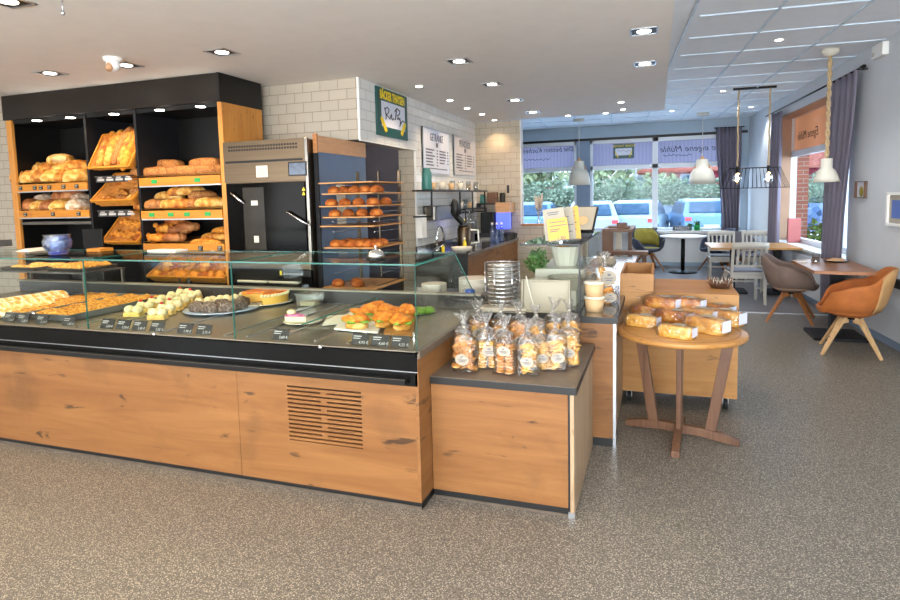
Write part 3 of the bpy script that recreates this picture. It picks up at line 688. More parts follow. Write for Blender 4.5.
P_seed=Pool([proto('seeded_loaf',bread(.30,.15,.09,e=.5,ez=.6,nz=.06,seed=i+9),'bread_seed') for i in range(3)])
cutb=bread(.30,.2,.13,e=.8,nz=.08,seed=3)
def placeb(pool,i,p,rz,label,group,cat='bread',sc=None,rx=0,ry=0): return pool.put(i,p,rz,label,cat,group,sc,rx,ry)
def shelfz(zt,Y): return zt-.045+.1*(Y-BY)/.65
# left bay, upper shelf: pale scored loaves
def hp(a_,b_,Y,h,zt):
    p=py(a_,b_,Y); p.z=max(p.z-h/2,shelfz(zt,Y)); return p
G='pale loaves on the upper left shelf'
for i,(a_,b_,r) in enumerate(((24,177,.1),(37,177,1.1),(47,176,1.0),(58,176,1.1),(70,177,.3),(79,176,1.2))): placeb(P_oval,i,hp(a_,b_,4.74,.13,1.852),r,f'golden scored loaf in the front row of the upper left bread shelf, {ordl(i,6)}',G,sc=1.15)
for i,(a_,b_,r) in enumerate(((40,168.5,.3),(53,168,.9),(67,168,.5),(80,166,1.0))): placeb(P_oval,i+1,hp(a_,b_,4.9,.13,1.852),r,f'golden loaf heaped behind the front row of the upper left shelf, {ordl(i,4)}',G,sc=1.1)
b=MB(); b.merge(cutb); o=build('cut_loaf',b,'bread_pale',origin=(0,0,0))
b=MB(); b.lathe([(.001,-.002),(.062,0),(.064,.004)],n=20); o2=build('cut_face',b,'bread_cut',origin=(0,0,0)); o2.parent=o; o2.location=(.06,-.094,.062); o2.rotation_euler=(PI/2,0,.12); o2.scale=(1.4,.75,1)
p=hp(61,158.5,4.88,.13,1.852); o.location=p; o.rotation_euler=(0,0,.15); o.scale=(1,1,.9); tag(o,'cut open pale loaf lying on top of the loaf heap, upper left shelf','bread',None)
G='brown loaves on the lower left shelf'
for i,(a_,b_) in enumerate(((30,205.5),(43,206),(53,206),(64,205),(79,205))): placeb(P_oval if i%2 else P_brown,i,hp(a_,b_,4.74,.11,1.57),.2+i*.3,f'brown crusted loaf in the front row of the lower left bread shelf, {ordl(i,5)}',G,sc=1.0)
for i,(a_,b_) in enumerate(((33,197),(45,200),(60,196.5),(72,194),(83,200))): placeb(P_brown,i,hp(a_,b_,4.92,.12,1.57),.6+i,f'dark floury loaf heaped at the back of the lower left shelf, {ordl(i,5)}',G,sc=1.05)
G='seeded rectangular loaves on the top right shelf'
for i,(a_,b_,r) in enumerate(((147,171,.1),(164,170,.25),(183,169.5,.05),(200,169,.2),(214,168,.9))): placeb(P_seed,i,hp(a_,b_,4.76,.13,1.868),r,f'flat seeded loaf on the top right bread shelf, {ordl(i,5)}',G,sc=1.12)
for i,(a_,b_) in enumerate(((168,163.5),(206,162))): placeb(P_seed,i+1,hp(a_,b_,4.95,.12,1.868),.1,f'flat seeded loaf behind the front row of the top right shelf, {["left","right"][i]} one',G)
G='long rolls on the middle right shelf'
P_long=Pool([proto('long_roll',bread(.27,.11,.085,e=.85,score=3,sd=.14,diag=.6,nz=.08,seed=i+20,taper=.3),mt) for i,mt in enumerate(('bread_gold','bread_seed','bread_pale'))])
for i,(a_,b_) in enumerate(((147,205),(160,204),(174,203.5),(187,203),(200,202.5),(212,202))): placeb(P_long,i,hp(a_,b_,4.73,.09,1.545),.15+.5*(i%2),f'crusty long roll in the front row of the middle right shelf, {ordl(i,6)}',G,sc=1.15)
for i,(a_,b_) in enumerate(((155,198),(170,196),(183,191.5),(203,195.5),(192,191))): placeb(P_long,i+1,hp(a_,b_,4.88,.08,1.545),.3+.2*i,f'crusty long roll heaped behind, middle right shelf, {["far left one","second from left","left one on the very top","right one","right one on the very top"][i]}',G,sc=1.1)
G='plaited buns on the lower right shelf'
def plait(seed):
    b=MB()
    for k in range(7):
        a=k*2*PI/7; b.ball(.048*cos(a),.040*sin(a),.034,.040,.032,.032,12,6,nz=.25,seed=seed+k)
    b.ball(0,0,.045,.04,.035,.03,12,6,nz=.2,seed=seed)
    return b
P_pl=Pool([proto('plaited_bun',plait(i),mt) for i,mt in enumerate(('roll_dark','roll_gold','bread_brown'))])
for i,(a_,b_,Y,r) in enumerate(((146,239,4.73,.4),(160,239,4.73,1.2),(175,238.5,4.74,.2),(150,231,4.86,.9),(165,230,4.88,.3),(180,231,4.86,.7),(176,221.5,4.96,0),(164,223,4.98,.8),(188,228,4.9,.4))): placeb(P_pl,i,hp(a_,b_,Y,.07,1.222),r,'glazed plaited bun '+['at the left end of the front row','second in the front row','third in the front row','left in the second layer','middle of the second layer','third in the second layer','at the top right of the heap','at the top left of the heap','at the right end of the second layer'][i]+', lower right shelf',G,sc=1.4)
P_bag=Pool([proto('baguette',bread(.44,.11,.08,e=.9,nz=.03,seed=i+30,taper=.4),mt) for i,mt in enumerate(('roll_gold','bread_gold'))])
for i,(x,Y,h) in enumerate(((-4.14,4.70,0),(-4.10,4.81,.035),(-4.06,4.92,.07))): placeb(P_bag,i,(x,Y,shelfz(1.222,Y)+h),.05,f'smooth golden stick loaf on the lower right shelf, {["front","middle","back"][i]} one of three','stick loaves on the lower right shelf',sc=(.85,1,1))
# baskets: sloping wicker trays
def basket(x0,x1,Yf,Zf,ln,tilt,dp,label,parent_label=True,cat='basket',group='wicker bread baskets',tags=False):
    t=thing('bread_basket',label,cat,((x0+x1)/2,Yf,Zf-dp),group)
    Tm=Matrix.Translation(((x0+x1)/2,Yf,Zf))@Matrix.Rotation(tilt,4,'X'); w=(x1-x0)/2; i_=.03
    b=MB() # walls and floor
    th=.008
    def frus(z0,ins0,z1,ins1):
        return
    top=[(-w,0,0),(w,0,0),(w,ln,0),(-w,ln,0)]; bot=[(-w+i_,i_,-dp),(w-i_,i_,-dp),(w-i_,ln-i_,-dp),(-w+i_,ln-i_,-dp)]
    ti=[(-w+th,th,0),(w-th,th,0),(w-th,ln-th,0),(-w+th,ln-th,0)]; bi=[(-w+i_+th,i_+th,-dp+th),(w-i_-th,i_+th,-dp+th),(w-i_-th,ln-i_-th,-dp+th),(-w+i_+th,ln-i_-th,-dp+th)]
    v=top+bot+ti+bi; f=[(7,6,5,4)]
    for k in range(4):
        j=(k+1)%4; f+=[(k,4+k,4+j,j)[::-1],(8+k,8+j,12+j,12+k)[::-1],(k,j,8+j,8+k)[::-1]]
    f.append((12,13,14,15)); b.add(v,f,0,False,Tm); build('wicker_body',b,'wicker',t)
    b=MB()
    for k in range(4): b.bar(top[k],top[(k+1)%4],.018,.022,0,Tm)
    b.bar((-w+.012,i_*.5,-dp*.5),(w-.012,i_*.5,-dp*.5),.01,.014,0,Tm)
    build('rim',b,'oak_board',t)
    if tags:
        b=MB(); Q=[]; b.box(x0+.12,x1,Yf-.03,Yf-.024,Zf-dp-.06,Zf-dp,0)
        for k in range(4): b.box(x0+.14+k*.12,x0+.23+k*.12,Yf-.0305,Yf-.03,Zf-dp-.045,Zf-dp-.025,1); b.box(x0+.15+k*.12,x0+.21+k*.12,Yf-.0305,Yf-.03,Zf-dp-.018,Zf-dp-.008,1)
        b.box(x0+.1,x1,Yf-.024,Yf+.05,Zf-dp-.004,Zf-dp+.004,2)
        build('label_strip',b,['tag_black','tag_white','steel_dark'],t)
    return Tm
tm=basket(-5.42,-4.885,4.56,1.985,.40,math.radians(60),.09,'wicker basket of standing baguettes, top of the middle bay',tags=True)
def inb(T,x,y,z): return T@Vector((x,y,z))
mats_=['bread_gold','bread_pale','bread_seed','bread_gold','roll_gold']
P_stand=Pool([proto('baguette',bread(.46,.105,.09,e=.9,score=4,sd=.16,diag=.8,nz=.03,seed=i+40,taper=.2),mt) for i,mt in enumerate(mats_)])
for i,(dx,dy) in enumerate(((-.15,.24),(-.05,.25),(.05,.28),(.14,.26),(.21,.2))):
    o=P_stand.put(i,inb(tm,dx-.03,dy,-.06),0,f'baguette standing in the top wicker basket, {ordl(i,5)}, '+['yellow','pale floury','seeded','golden','golden'][i],'baguette','baguettes in the top middle basket')
    o.rotation_euler=(tm@Matrix.Rotation(PI/2+ -.04*i+.02,4,'Z')).to_euler()
tm2=basket(-5.42,-4.885,4.56,1.655,.42,math.radians(42),.10,'nearly empty wicker basket, middle of the middle bay',tags=True)
P_small=Pool([proto('bread_roll',bread(.11,.075,.055,e=.95,score=1,sd=.16,diag=.0,nz=.06,seed=i+50),mt) for i,mt in enumerate(('roll_gold','roll_dark','bread_gold','roll_gold'))])
def inbasket(pool,T,pts,label,cat,group,z=-.07,sc=1,rr=1.0):
    for i,(x,y) in enumerate(pts):
        o=pool.put(i,inb(T,x,y,z),0,label(i),cat,group,sc)
        o.rotation_euler=(T@Matrix.Rotation(random.uniform(-rr,rr),4,'Z')).to_euler()
inbasket(P_long,tm2,[(-.15,.09),(.02,.10),(.18,.11),(-.04,.19),(.14,.20)],lambda i:['left loose','middle loose','right loose','rear left','rear right'][i]+' golden roll lying in the nearly empty middle basket','bread roll','rolls in the middle basket',z=-.08,sc=.7,rr=.5)
tm3=basket(-5.33,-4.875,4.58,1.24,.42,math.radians(46),.08,'wicker basket of knotted sticks, lowest of the middle bay')
def stick(seed):
    b=MB()
    for k in range(6): b.ball(-.11+.044*k,.008*(-1)**k,.026,.032,.026,.024,10,6,nz=.15,seed=seed+k)
    return b
P_stick=Pool([proto('knotted_stick',stick(i*3),'roll_gold') for i in range(2)])
pts=[(-.15+.075*k+(.02 if r else 0),.13+.15*r) for r in range(2) for k in range(5)]
inbasket(P_stick,tm3,pts,lambda i:f'golden knotted bread stick in the {["front","back"][i//5]} row of the lowest middle basket, {ordl(i%5,5)}','bread stick','knotted sticks in the lowest middle basket',z=-.06,rr=.3)
for q,(xa,xb,w_) in enumerate(((-4.80,-4.34,'left'),(-4.33,-3.87,'right'))):
    T_=basket(xa,xb,4.60,.895,.46,math.radians(30),.085,f'wicker basket heaped with small rolls at the foot of the right bay, {w_} one')
    pts=[(-.15+.1*k+(.05 if r%2 else 0)-.02,.07+.09*r) for r in range(4) for k in range(4)]
    inbasket(P_small,T_,pts,lambda i:f'small golden roll in the {["front","second","third","back"][i//4]} row of the {w_} bottom basket, {ORD[i%4]}','bread roll',f'small rolls in the {w_} bottom basket',z=-.05,sc=1.2)
    for j in range(3): 
        o=P_small.put(j,inb(T_,-.1+.1*j,.18+.03*(j%2),.0),.5*j,f'small roll lying on top of the heap in the {w_} bottom basket, {["left","middle","right"][j]}','bread roll',f'small rolls in the {w_} bottom basket')
# ================================================================== oven
OX0,OX1,OY=-3.795,-2.90,4.60
ov=thing('baking_oven','tall stainless baking oven with a dark glass door beside the bread wall','oven',(-3.35,4.9,0))
def oz(y,x=260): return py(x,y,OY).z
zt=2.16
b=MB(); b.box(OX0,OX1,OY+.03,5.3,.0,zt-.01); build('housing',b,'steel',ov)
z1=py(224,183,OY).z
b=MB(); b.box(OX0,OX1-.03,OY,OY+.03,z1,zt,0)
for i in range(26):
    for j in range(2): xx=OX0+.06+i*(OX1-OX0-.15)/26; b.box(xx,xx+.018,OY-.002,OY,zt-.045-.03*j-.012,zt-.045-.03*j+.006,1)
b.box(OX0+.02,OX1-.05,OY-.003,OY,1.965,1.985,1); build('head_panel',b,['steel','black'],ov)
q=py(225+22.5,171.5,OY); 
b=MB(); q0=py(256,166,OY); q1=py(268,177,OY); b.box(q0.x,q1.x,OY-.002,OY,q1.z,q0.z,0)
for k in range(4): b.box(q0.x+.02,q1.x-.03,OY-.0025,OY-.002,q1.z+.018+.018*k,q1.z+.022+.018*k,1)
build('notice_label',b,['plate_white','ink'],ov)
q0=py(288,162,OY); q1=py(307,175.5,OY); b=MB(); b.box(q0.x,q1.x,OY-.004,OY,q1.z,q0.z,0); b.box(q0.x+.012,q1.x-.012,OY-.005,OY-.004,q1.z+.012,q0.z-.012,1); build('touch_screen',b,['black','screen_dim'],ov)
b=MB(); b.box(OX1-.03,OX1,OY,OY+.03,0,zt); build('corner_post',b,'steel_dark',ov,bevel=.004)
zdb=1.15
b=MB(); b.box(OX0+.02,OX1-.035,OY-.012,OY+.02,zdb,z1-.01); d=build('door',b,'oven_black',ov,bevel=.004)
xm0,xm1=py(244,200,OY).x,py(265,200,OY).x
mat('bronze_glass',c(34,29,20),.25,var=.3,spec=.2)
b=MB(); b.box(xm0,xm1,OY-.014,OY-.012,zdb+.02,z1-.05,0); build('door_panel',b,'bronze_glass',d)
for (a,b_) in (((287,212),(308,225)),((231,193),(243,203))):
    p=py(*a,OY-.04); q=py(*b_,OY-.04); m=MB(); m.cyl(p,q,.011,n=10); 
    for e in (p,q): m.cyl(e,(e.x,OY-.01,e.z),.006,n=8)
    build('door_handle',m,'chrome',d)
b=MB(); p=py(255,204,OY); b.box(p.x-.03,p.x+.04,OY-.0155,OY-.014,p.z-.012,p.z+.03,0); p=py(258,238,OY); b.box(p.x-.03,p.x+.02,OY-.0155,OY-.014,p.z-.04,p.z+.02,0); build('door_sticker',b,'plate_white',d)
for zc in (189,193.5):
    p=py(304.5,zc,OY); b=MB(); b.prism([(p.x-.017,0),(p.x+.017,0),(p.x,.032)],-.001,.001,0,None); 
    b.v=[Vector((v.x,OY-.014+v.z,p.z-.014+v.y)) for v in b.v]; build('warning_triangle',b,'yellow',d)
# lower oven
b=MB(); b.box(OX0,OX1,OY-.02,OY+.0,1.00,1.14,0); build('control_panel',b,['steel'],ov,bevel=.003)
q0=py(279,270,OY-.02); q1=py(311,277,OY-.02); b=MB(); b.box(q0.x,q1.x,OY-.023,OY-.02,q1.z,q0.z,0)
for k in range(7): xx=q0.x+.05+k*.03; b.box(xx,xx+.012,OY-.024,OY-.023,q1.z+.015,q1.z+.03,1); 
b.box(q0.x+.01,q0.x+.03,OY-.024,OY-.023,q1.z+.012,q1.z+.05,2); build('button_strip',b,['black','tag_white','yellow'],ov)
b=MB(); b.box(OX0,OX1,OY-.02,OY+.02,.55,.995); d2=build('lower_door',b,'oven_black',ov)
for (a,b_) in (((238,281),(266,282)),((269.5,282),(298,283))):
    p=py(*a,OY-.06); q=py(*b_,OY-.06); m=MB(); m.cyl(p,q,.012,n=10); m.cyl(p,(p.x,OY-.02,p.z),.006); m.cyl(q,(q.x,OY-.02,q.z),.006); build('door_handle',m,'cream_paint',d2)
b=MB(); b.box(OX0,OX1,OY-.02,5.2,.0,.55); build('base',b,'steel_dark',ov)
# tall partition right of the oven
ps=thing('tall_partition','tall blue partition panel topped by a light wood board beside the oven','partition',(-2.865,5.1,0))
b=MB(); b.box(-2.885,-2.855,4.70,5.62,0,2.04); build('panel',b,'door_blue',ps)
b=MB(); b.box(-2.888,-2.85,4.70,5.625,2.04,2.185,0); b.box(-2.89,-2.85,4.68,4.70,2.03,2.2,1); b.box(-2.89,-2.85,4.68,4.70,0,2.03,2); build('top_board',b,['panel_wood','wood_mid','dark'],ps)
b=MB(); b.box(-2.88,-2.85,5.0,5.16,1.35,1.75); build('notice_sheet',b,'paper',ps)
# ================================================================== tray rack
rk=thing('tray_rack','chrome wheeled rack of wooden baking boards by the back doorway','rack',(-2.47,4.88,0))
RX=(-2.70,-2.27); RY=(4.64,5.14)
for x in (RX[0],(RX[0]+RX[1])/2,RX[1]):
    w_=.012 if x!=(RX[0]+RX[1])/2 else .005; y=RY[1]; b=MB(); b.box(x-w_,x+w_,y-w_,y+w_,.1,1.87); build('upright',b,'steel',rk)
lv=[.86+.0,1.02,1.12,1.235,1.43,1.515,1.60,1.685,1.77]
lvz=[py(383,yy,RY[0]).z for yy in (290,262,243,227)]
for z in (.62,.78,.86,.96,1.06,1.15,1.24,1.33,1.42,1.50,1.585,1.67,1.75):
    for x in RX: b=MB(); b.bar((x+(.014 if x<-2.5 else -.014),RY[0]-.02,z),(x+(.014 if x<-2.5 else -.014),RY[1]+.02,z),.012,.004); build('runner',b,'rack_chrome',rk)
b=MB(); b.box(RX[0],RX[1],RY[0],RY[1],.1,.13); build('base_frame',b,'chrome',rk)
for x in RX:
    for y in RY: b=MB(); b.lathe([(.035,0),(.035,.0)],0,0) if 0 else b.cyl((x-.012,y,.05),(x+.012,y,.05),.05,n=14); build('caster',b,'rubber',rk)
rows=[(182,0,1),(193,9,0),(205.5,8,0),(216.5,7,0),(225.5,0,1),(247,11,0),(287,3,1)]
names=['top','second','third','fourth','fifth','sixth','bottom']
Pb=None
P_dark=Pool([proto('brown_roll',bread(.105,.09,.07,e=1,nz=.06,seed=i+70),'roll_dark') for i in range(3)])
for r_,(yy,n,bare) in enumerate(rows):
    z=py(345,yy,4.56).z
    xa,xb=(-2.755,-2.235); ya,yb=4.52,5.16
    if r_%2: xa+=.03
    b=MB(); b.box(xa,xb,ya,yb,z-.012,z,0); 
    o=build('baking_board',b,'oak_table' if r_ not in (3,) else 'oak_table',bevel=.002); tag(o,f'wooden baking board on the {names[r_]} level of the tray rack'+(' with no rolls' if n==0 else ''),'baking board','baking boards in the tray rack')
    for k in range(n):
        if n==3: x=xa+.10+.1*k+.03*(k==1); y=ya+.1+(.1 if k==1 else 0)
        else:
            m_=(n+1)//2; fr=k<m_; kk=k if fr else k-m_; x=xa+.07+kk*.40/max(1,m_-1)+(0 if fr else .04); y=ya+.09+(0 if fr else .17)
        hh=0
        lab=f'brown roll, {names[r_]} board of the tray rack, '+( ['left one','rear one','right one'][k] if n==3 else f'{ordl(kk,m_ if fr else n-m_)} in its {"front" if fr else "back"} row')
        P_dark.put(k,(x,y,z),k*1.3,lab,'bread roll',f'brown rolls on the {names[r_]} rack board',(1.12,1.12,.9))
# ================================================================== signs on the tiled side wall (x=-2.765)
SX=-2.765
def sidesign(name,label,cat,tl,br,mt,th=.02,group=None):
    a=px(*tl,SX); d=px(*br,SX); b=MB(); b.box(SX,SX+th,a.y,d.y,d.z,a.z); o=build(name,b,mt,bevel=.001); tag(o,label,cat,group); return o,a,d
RS=Matrix(((0,0,1,0),(1,0,0,0),(0,1,0,0),(0,0,0,1)))
o,a,d=sidesign('shop_sign','green shop sign with yellow lettering and a signature, high on the tiled wall','sign',(374.5,85.5),(406.5,141),'sign_green')
yc=(a.y+d.y)/2; W_=d.y-a.y; Hh=a.z-d.z; x_=SX+.021
b=MB(); b.box(x_-.001,x_+.001,a.y+W_*.13,d.y-W_*.1,d.z+Hh*.2,a.z-Hh*.27); build('name_plate',b,'board_white',o)
b=MB(); text_into(b,'BÄCKER THAYSEN',.125,Matrix.Translation((x_,yc,a.z-Hh*.15))@RS,0,.002,sx=.62,bold=.004); 
o2=build('lettering',b,'yellow',o)
for v in (0,): pass
b=MB(); rr=random.Random(4); 
def stroke(pts,r=.006): b.tube([(x_+.003,a.y+W_*u,d.z+Hh*v) for u,v in pts],r,5)
stroke([(.22,.6),(.26,.44),(.25,.35)]); stroke([(.22,.56),(.30,.62),(.36,.58),(.33,.5),(.27,.47),(.33,.42),(.38,.38),(.41,.46),(.43,.5),(.44,.4),(.46,.38),(.5,.42),(.52,.39)])
stroke([(.60,.62),(.58,.5),(.56,.4)]); stroke([(.55,.58),(.62,.66),(.72,.62),(.7,.54),(.62,.5)]); stroke([(.62,.42),(.66,.48),(.68,.42),(.71,.46),(.73,.38),(.70,.28),(.75,.36),(.80,.42),(.84,.42),(.88,.40)])
build('signature',b,'ink',o)
for s,cx in ((-1,.12),(1,.90)):
    b=MB()
    for i in range(7):
        u=cx+(-s)*.018*i+.0; v=.34-.035*i; b.ball(x_+.003,a.y+W_*u,d.z+Hh*v,.002,.022,.028,8,4); b.ball(x_+.003,a.y+W_*(u+.04*-s),d.z+Hh*(v-.0),.002,.016,.022,8,4)
    build('ear_emblem',b,'yellow',o)
mat('board_grey',c(196,192,194),.5,var=.03)
for (tl,br,nm,wd,mt) in (((421,126),(448.5,175),'left','GETRÄNKE','board_white'),((452.5,134.5),(474,176.5),'right','FRÜHSTÜCK','board_grey')):
    o,a,d=sidesign('menu_board',f'white wall menu board with a small printed price list, {nm} one','menu board',tl,br,mt,group='menu boards on the tiled wall')
    yc=(a.y+d.y)/2; W_=d.y-a.y; Hh=a.z-d.z; b=MB()
    text_into(b,wd,.14,Matrix.Translation((x_,yc,a.z-Hh*.2))@RS,0,.001,sx=.7)
    b.box(x_,x_+.001,yc-.04,yc+.04,a.z-Hh*.40,a.z-Hh*.30)
    for k in range(6):
        zz=a.z-Hh*(.49+.068*k); rnd_=random.Random(k)
        b.box(x_,x_+.001,a.y+.09,a.y+.09+W_*(.22+.1*rnd_.random()),zz,zz+.017); b.box(x_,x_+.001,yc-.02,yc+.03,zz,zz+.017)
        if k<5: b.box(x_,x_+.001,yc+.09,yc+.09+W_*(.18+.08*rnd_.random()),zz,zz+.017); b.box(x_,x_+.001,d.y-.1,d.y-.05,zz,zz+.017)
    b.box(x_,x_+.001,a.y+.2,d.y-.1,d.z+Hh*.1,d.z+Hh*.1+.012); build('lettering',b,'ink_grey',o)
    b=MB(); 
    for (ya,yb,za,zb_) in ((a.y,d.y,a.z-.012,a.z),(a.y,d.y,d.z,d.z+.012),(a.y,a.y+.012,d.z,a.z),(d.y-.012,d.y,d.z,a.z)): b.box(SX,SX+.026,ya,yb,za,zb_)
    build('frame',b,'alu',o)
# ================================================================== back counter with sink
BZ=.95; bc=thing('sink_counter','oak drawer counter with black end panel and dark top along the tiled wall','counter',(-2.45,8,0))
by0=6.66; bxr=-2.10
b=MB(); b.box(-2.76,bxr-.002,by0,by0+.03,0,BZ-.04); build('end_panel',b,'edge_black',bc)
b=MB(); b.box(-2.76,bxr+.02,by0-.02,9.34,BZ-.04,BZ); build('worktop',b,'slate_dark',bc,bevel=.003)
b=MB(); b.box(-2.75,-2.73,by0,9.34,BZ,BZ+.08); b.box(-2.75,bxr,9.32,9.34,BZ,BZ+.08); build('upstand',b,'slate_dark',bc)
b=MB(); b.box(-2.76,bxr-.03,by0+.03,9.34,.08,BZ-.04); build('body',b,'dark',bc)
for k in range(3):
    ya=by0+.04+k*.88
    for (za,zb_) in ((BZ-.32,BZ-.05),(.1,BZ-.33)):
        b=MB(); b.box(bxr-.025,bxr-.002,ya,ya+.87,za,zb_); o=build('drawer',b,'oak_side',bc,bevel=.002)
# wall shelves
def wshelf(name,lab,p0,p1,z,dirn='y',group='black bracket shelves on the tiled wall'):
    t=thing(name,lab,'shelf',((p0[0]+p1[0])/2,(p0[1]+p1[1])/2,z-.3),group)
    b=MB(); b.box(p0[0],p1[0],p0[1],p1[1],z-.02,z); build('board',b,'edge_black',t)
    return t
s1=wshelf('wall_shelf','long black bracket shelf of glasses above the sink, running along the wall',(-2.76,6.62),(-2.50,9.05),1.71)
for y in (6.64,7.72,8.3,8.95):
    b=MB(); b.box(-2.53,-2.51,y-.008,y+.008,1.38,1.70); b.box(-2.76,-2.51,y-.008,y+.008,1.38,1.40); build('bracket',b,'edge_black',s1)
s2=wshelf('wall_shelf','short black shelf with a jar and tins on the end wall above the coffee corner',(-2.72,9.08),(-2.22,9.34),1.51)
for x in (-2.70,-2.24): b=MB(); b.box(x-.008,x+.008,9.1,9.34,1.44,1.50); build('bracket',b,'edge_black',s2)
s3=wshelf('wall_shelf','lower black wire shelf with cups above the coffee machine, beside the corner',(-2.76,7.95),(-2.52,9.05),1.45)
for y in (7.97,9.03): b=MB(); b.box(-2.53,-2.515,y-.006,y+.006,1.20,1.44);  build('bracket',b,'edge_black',s3)
# glasses and cups on the shelves
def glassm(r,h,mt,name): 
    b=MB(); b.lathe([(r*.7,0),(r*.8,.004),(r,h),(r*.93,h),(r*.72,.008),(.001,.008)],n=14,cap=False); return proto(name,b,mt)
P_cup=Pool([glassm(.045,.1,'plate_white','mug'),glassm(.038,.13,'acrylic','drinking_glass'),glassm(.04,.09,'cup_paper','mug')])
b=MB(); b.lathe([(.06,0),(.065,.01),(.06,.20),(.045,.24),(.045,.26)],n=16); o=build('canister',b,'teal',origin=(0,0,0)); o.location=(-2.62,6.75,1.71); tag(o,'tall green canister at the left end of the long wall shelf','canister')
for k in range(11):
    P_cup.put([2,0,0,2,1,0,1,1,2,1,0][k],(-2.64+.05*(k%2),7.0+.19*k,1.71),k,f'{["tan mug","white mug","white mug","tan mug","drinking glass","white mug","drinking glass","drinking glass","tan mug","drinking glass","white mug"][k]} on the long wall shelf, {ordl(k,11) if k<6 or k>7 else ["seventh from left","fourth from right"][k-6]} of the cups','cup','cups and glasses on the long wall shelf')
for k in range(4): P_cup.put(k,(-2.64,8.1+.22*k,1.45),k,f'cup on the lower wire shelf above the worktop, {ORD[k]}','cup','cups on the lower wall shelf')
def jar(name,x,y,z,r,h,mt,lab,cat,lid='edge_black'):
    b=MB(); b.lathe([(r*.9,0),(r,.01),(r,h*.85),(r*.8,h*.9)],n=16); t=build(name,b,mt,origin=(0,0,0)); b=MB(); b.lathe([(r*.85,h*.9),(r*.85,h)],n=16); l=build('lid',b,lid,t); t.location=(x,y,z); tag(t,lab,cat); return t
jar('storage_jar',-2.62,9.2,1.51,.05,.14,'teal','dark green jar on the short end wall shelf','jar')
b=MB(); b.rbox(-.08,.08,-.05,.05,0,.17,.02); o=build('tea_tin',b,'wood_brown',origin=(0,0,0)); o.location=(-2.46,9.2,1.51); tag(o,'square brown tin in the middle of the short end wall shelf','tin')
jar('storage_jar',-2.30,9.2,1.51,.045,.16,'edge_black','black jar with a pale label at the right of the short end wall shelf','jar')
# paper towel box, dispensers
t=thing('towel_dispenser','brushed metal paper towel dispenser on the tiled wall over the sink','dispenser',(-2.68,7.25,1.19))
b=MB(); a=px(434,206,-2.60); d=px(452,218.5,-2.60); b.rbox(-2.75,-2.58,a.y,d.y,d.z,a.z,.03); build('case',b,'steel_dark',t,bevel=.01); b=MB(); b.cyl((-2.58,d.y-.12,d.z+.1),(-2.572,d.y-.12,d.z+.1),.02); build('lock',b,'chrome',t)
t=thing('soap_dispenser','white wall soap dispenser beside the sink','dispenser',(-2.70,6.9,1.05)); a=px(420,215,-2.68); d=px(426,237,-2.68); b=MB(); b.rbox(-2.75,-2.66,a.y,d.y,d.z,a.z,.02); build('case',b,'white',t); b=MB(); b.box(-2.68,-2.65,(a.y+d.y)/2-.02,(a.y+d.y)/2+.02,d.z-.04,d.z); build('lever',b,'alu',t)
# tap
t=thing('tap','curved chrome sink tap on the back worktop','tap',(-2.55,7.05,BZ))
p0=px(437,249,-2.5); b=MB(); xx,yy=-2.5,p0.y; b.tube([(xx,yy,BZ),(xx,yy,1.14)]+[(xx,yy+.12-.12*cos(a_),1.14+.12*sin(a_)) for a_ in [PI*i/8 for i in range(1,9)]]+[(xx,yy+.24,1.07)],.013,8); build('spout',b,'chrome',t)
b=MB(); b.lathe([(.03,BZ),(.028,BZ+.05),(.015,BZ+.06)],xx,yy,14); b.cyl((xx,yy,BZ+.05),(xx+.09,yy-.02,BZ+.1),.008); build('lever',b,'chrome',t)
def bottle(name,x,y,z,r,h,mt,lab,cap='yellow',s=1):
    b=MB(); b.lathe([(r*.9,0),(r,.01),(r,h*.6),(r*.4,h*.8),(r*.4,h*.9)],n=14); t=build(name,b,mt,origin=(0,0,0)); b=MB(); b.lathe([(r*.5,h*.88),(r*.5,h)],n=12); build('cap',b,cap,t); t.location=(x,y,z); tag(t,lab,'bottle'); return t
bottle('cleaner_bottle',-2.52,7.85,BZ,.05,.36,'white','white cleaner bottle with a yellow cap behind the steel jug')
bottle('cleaner_bottle',-2.42,6.72,BZ,.02,.12,'yellow','small yellow bottle at the left end of the sink worktop',cap='edge_black')
bottle('squeeze_bottle',-2.22,6.95,BZ,.022,.17,'yellow','slim yellow squeeze bottle in front of the steel jug',cap='white')
for k in range(3): bottle('water_bottle',-2.30+.07*k,8.55,BZ,.035,.28,'glass_blue',f'blue water bottle on the coffee worktop, {["left","middle","right"][k]} of three',cap='white')['group']='water bottles on the back worktop'
# steel jug
t=thing('thermos_jug','brushed steel pump thermos with a black top and handle on the worktop','thermos',(-2.36,7.1,BZ))
b=MB(); b.lathe([(.085,BZ),(.088,BZ+.01),(.085,BZ+.26),(.07,BZ+.285)],-2.34,7.3,22); build('body',b,'steel',t)
b=MB(); b.lathe([(.072,BZ+.285),(.06,BZ+.32),(.03,BZ+.33)],-2.34,7.3,18); b.bar((-2.34,7.3,BZ+.32),(-2.38,7.14,BZ+.42),.06,.05); b.ball(-2.42,7.2,BZ+.52,.06,.05,.12,12,8,nz=.3); build('pump_head',b,'edge_black',t)
b=MB(); b.tube([(-2.26,7.33,BZ+.24),(-2.17,7.36,BZ+.24),(-2.16,7.36,BZ+.08),(-2.26,7.33,BZ+.07)],.012,8); build('handle',b,'white',t)
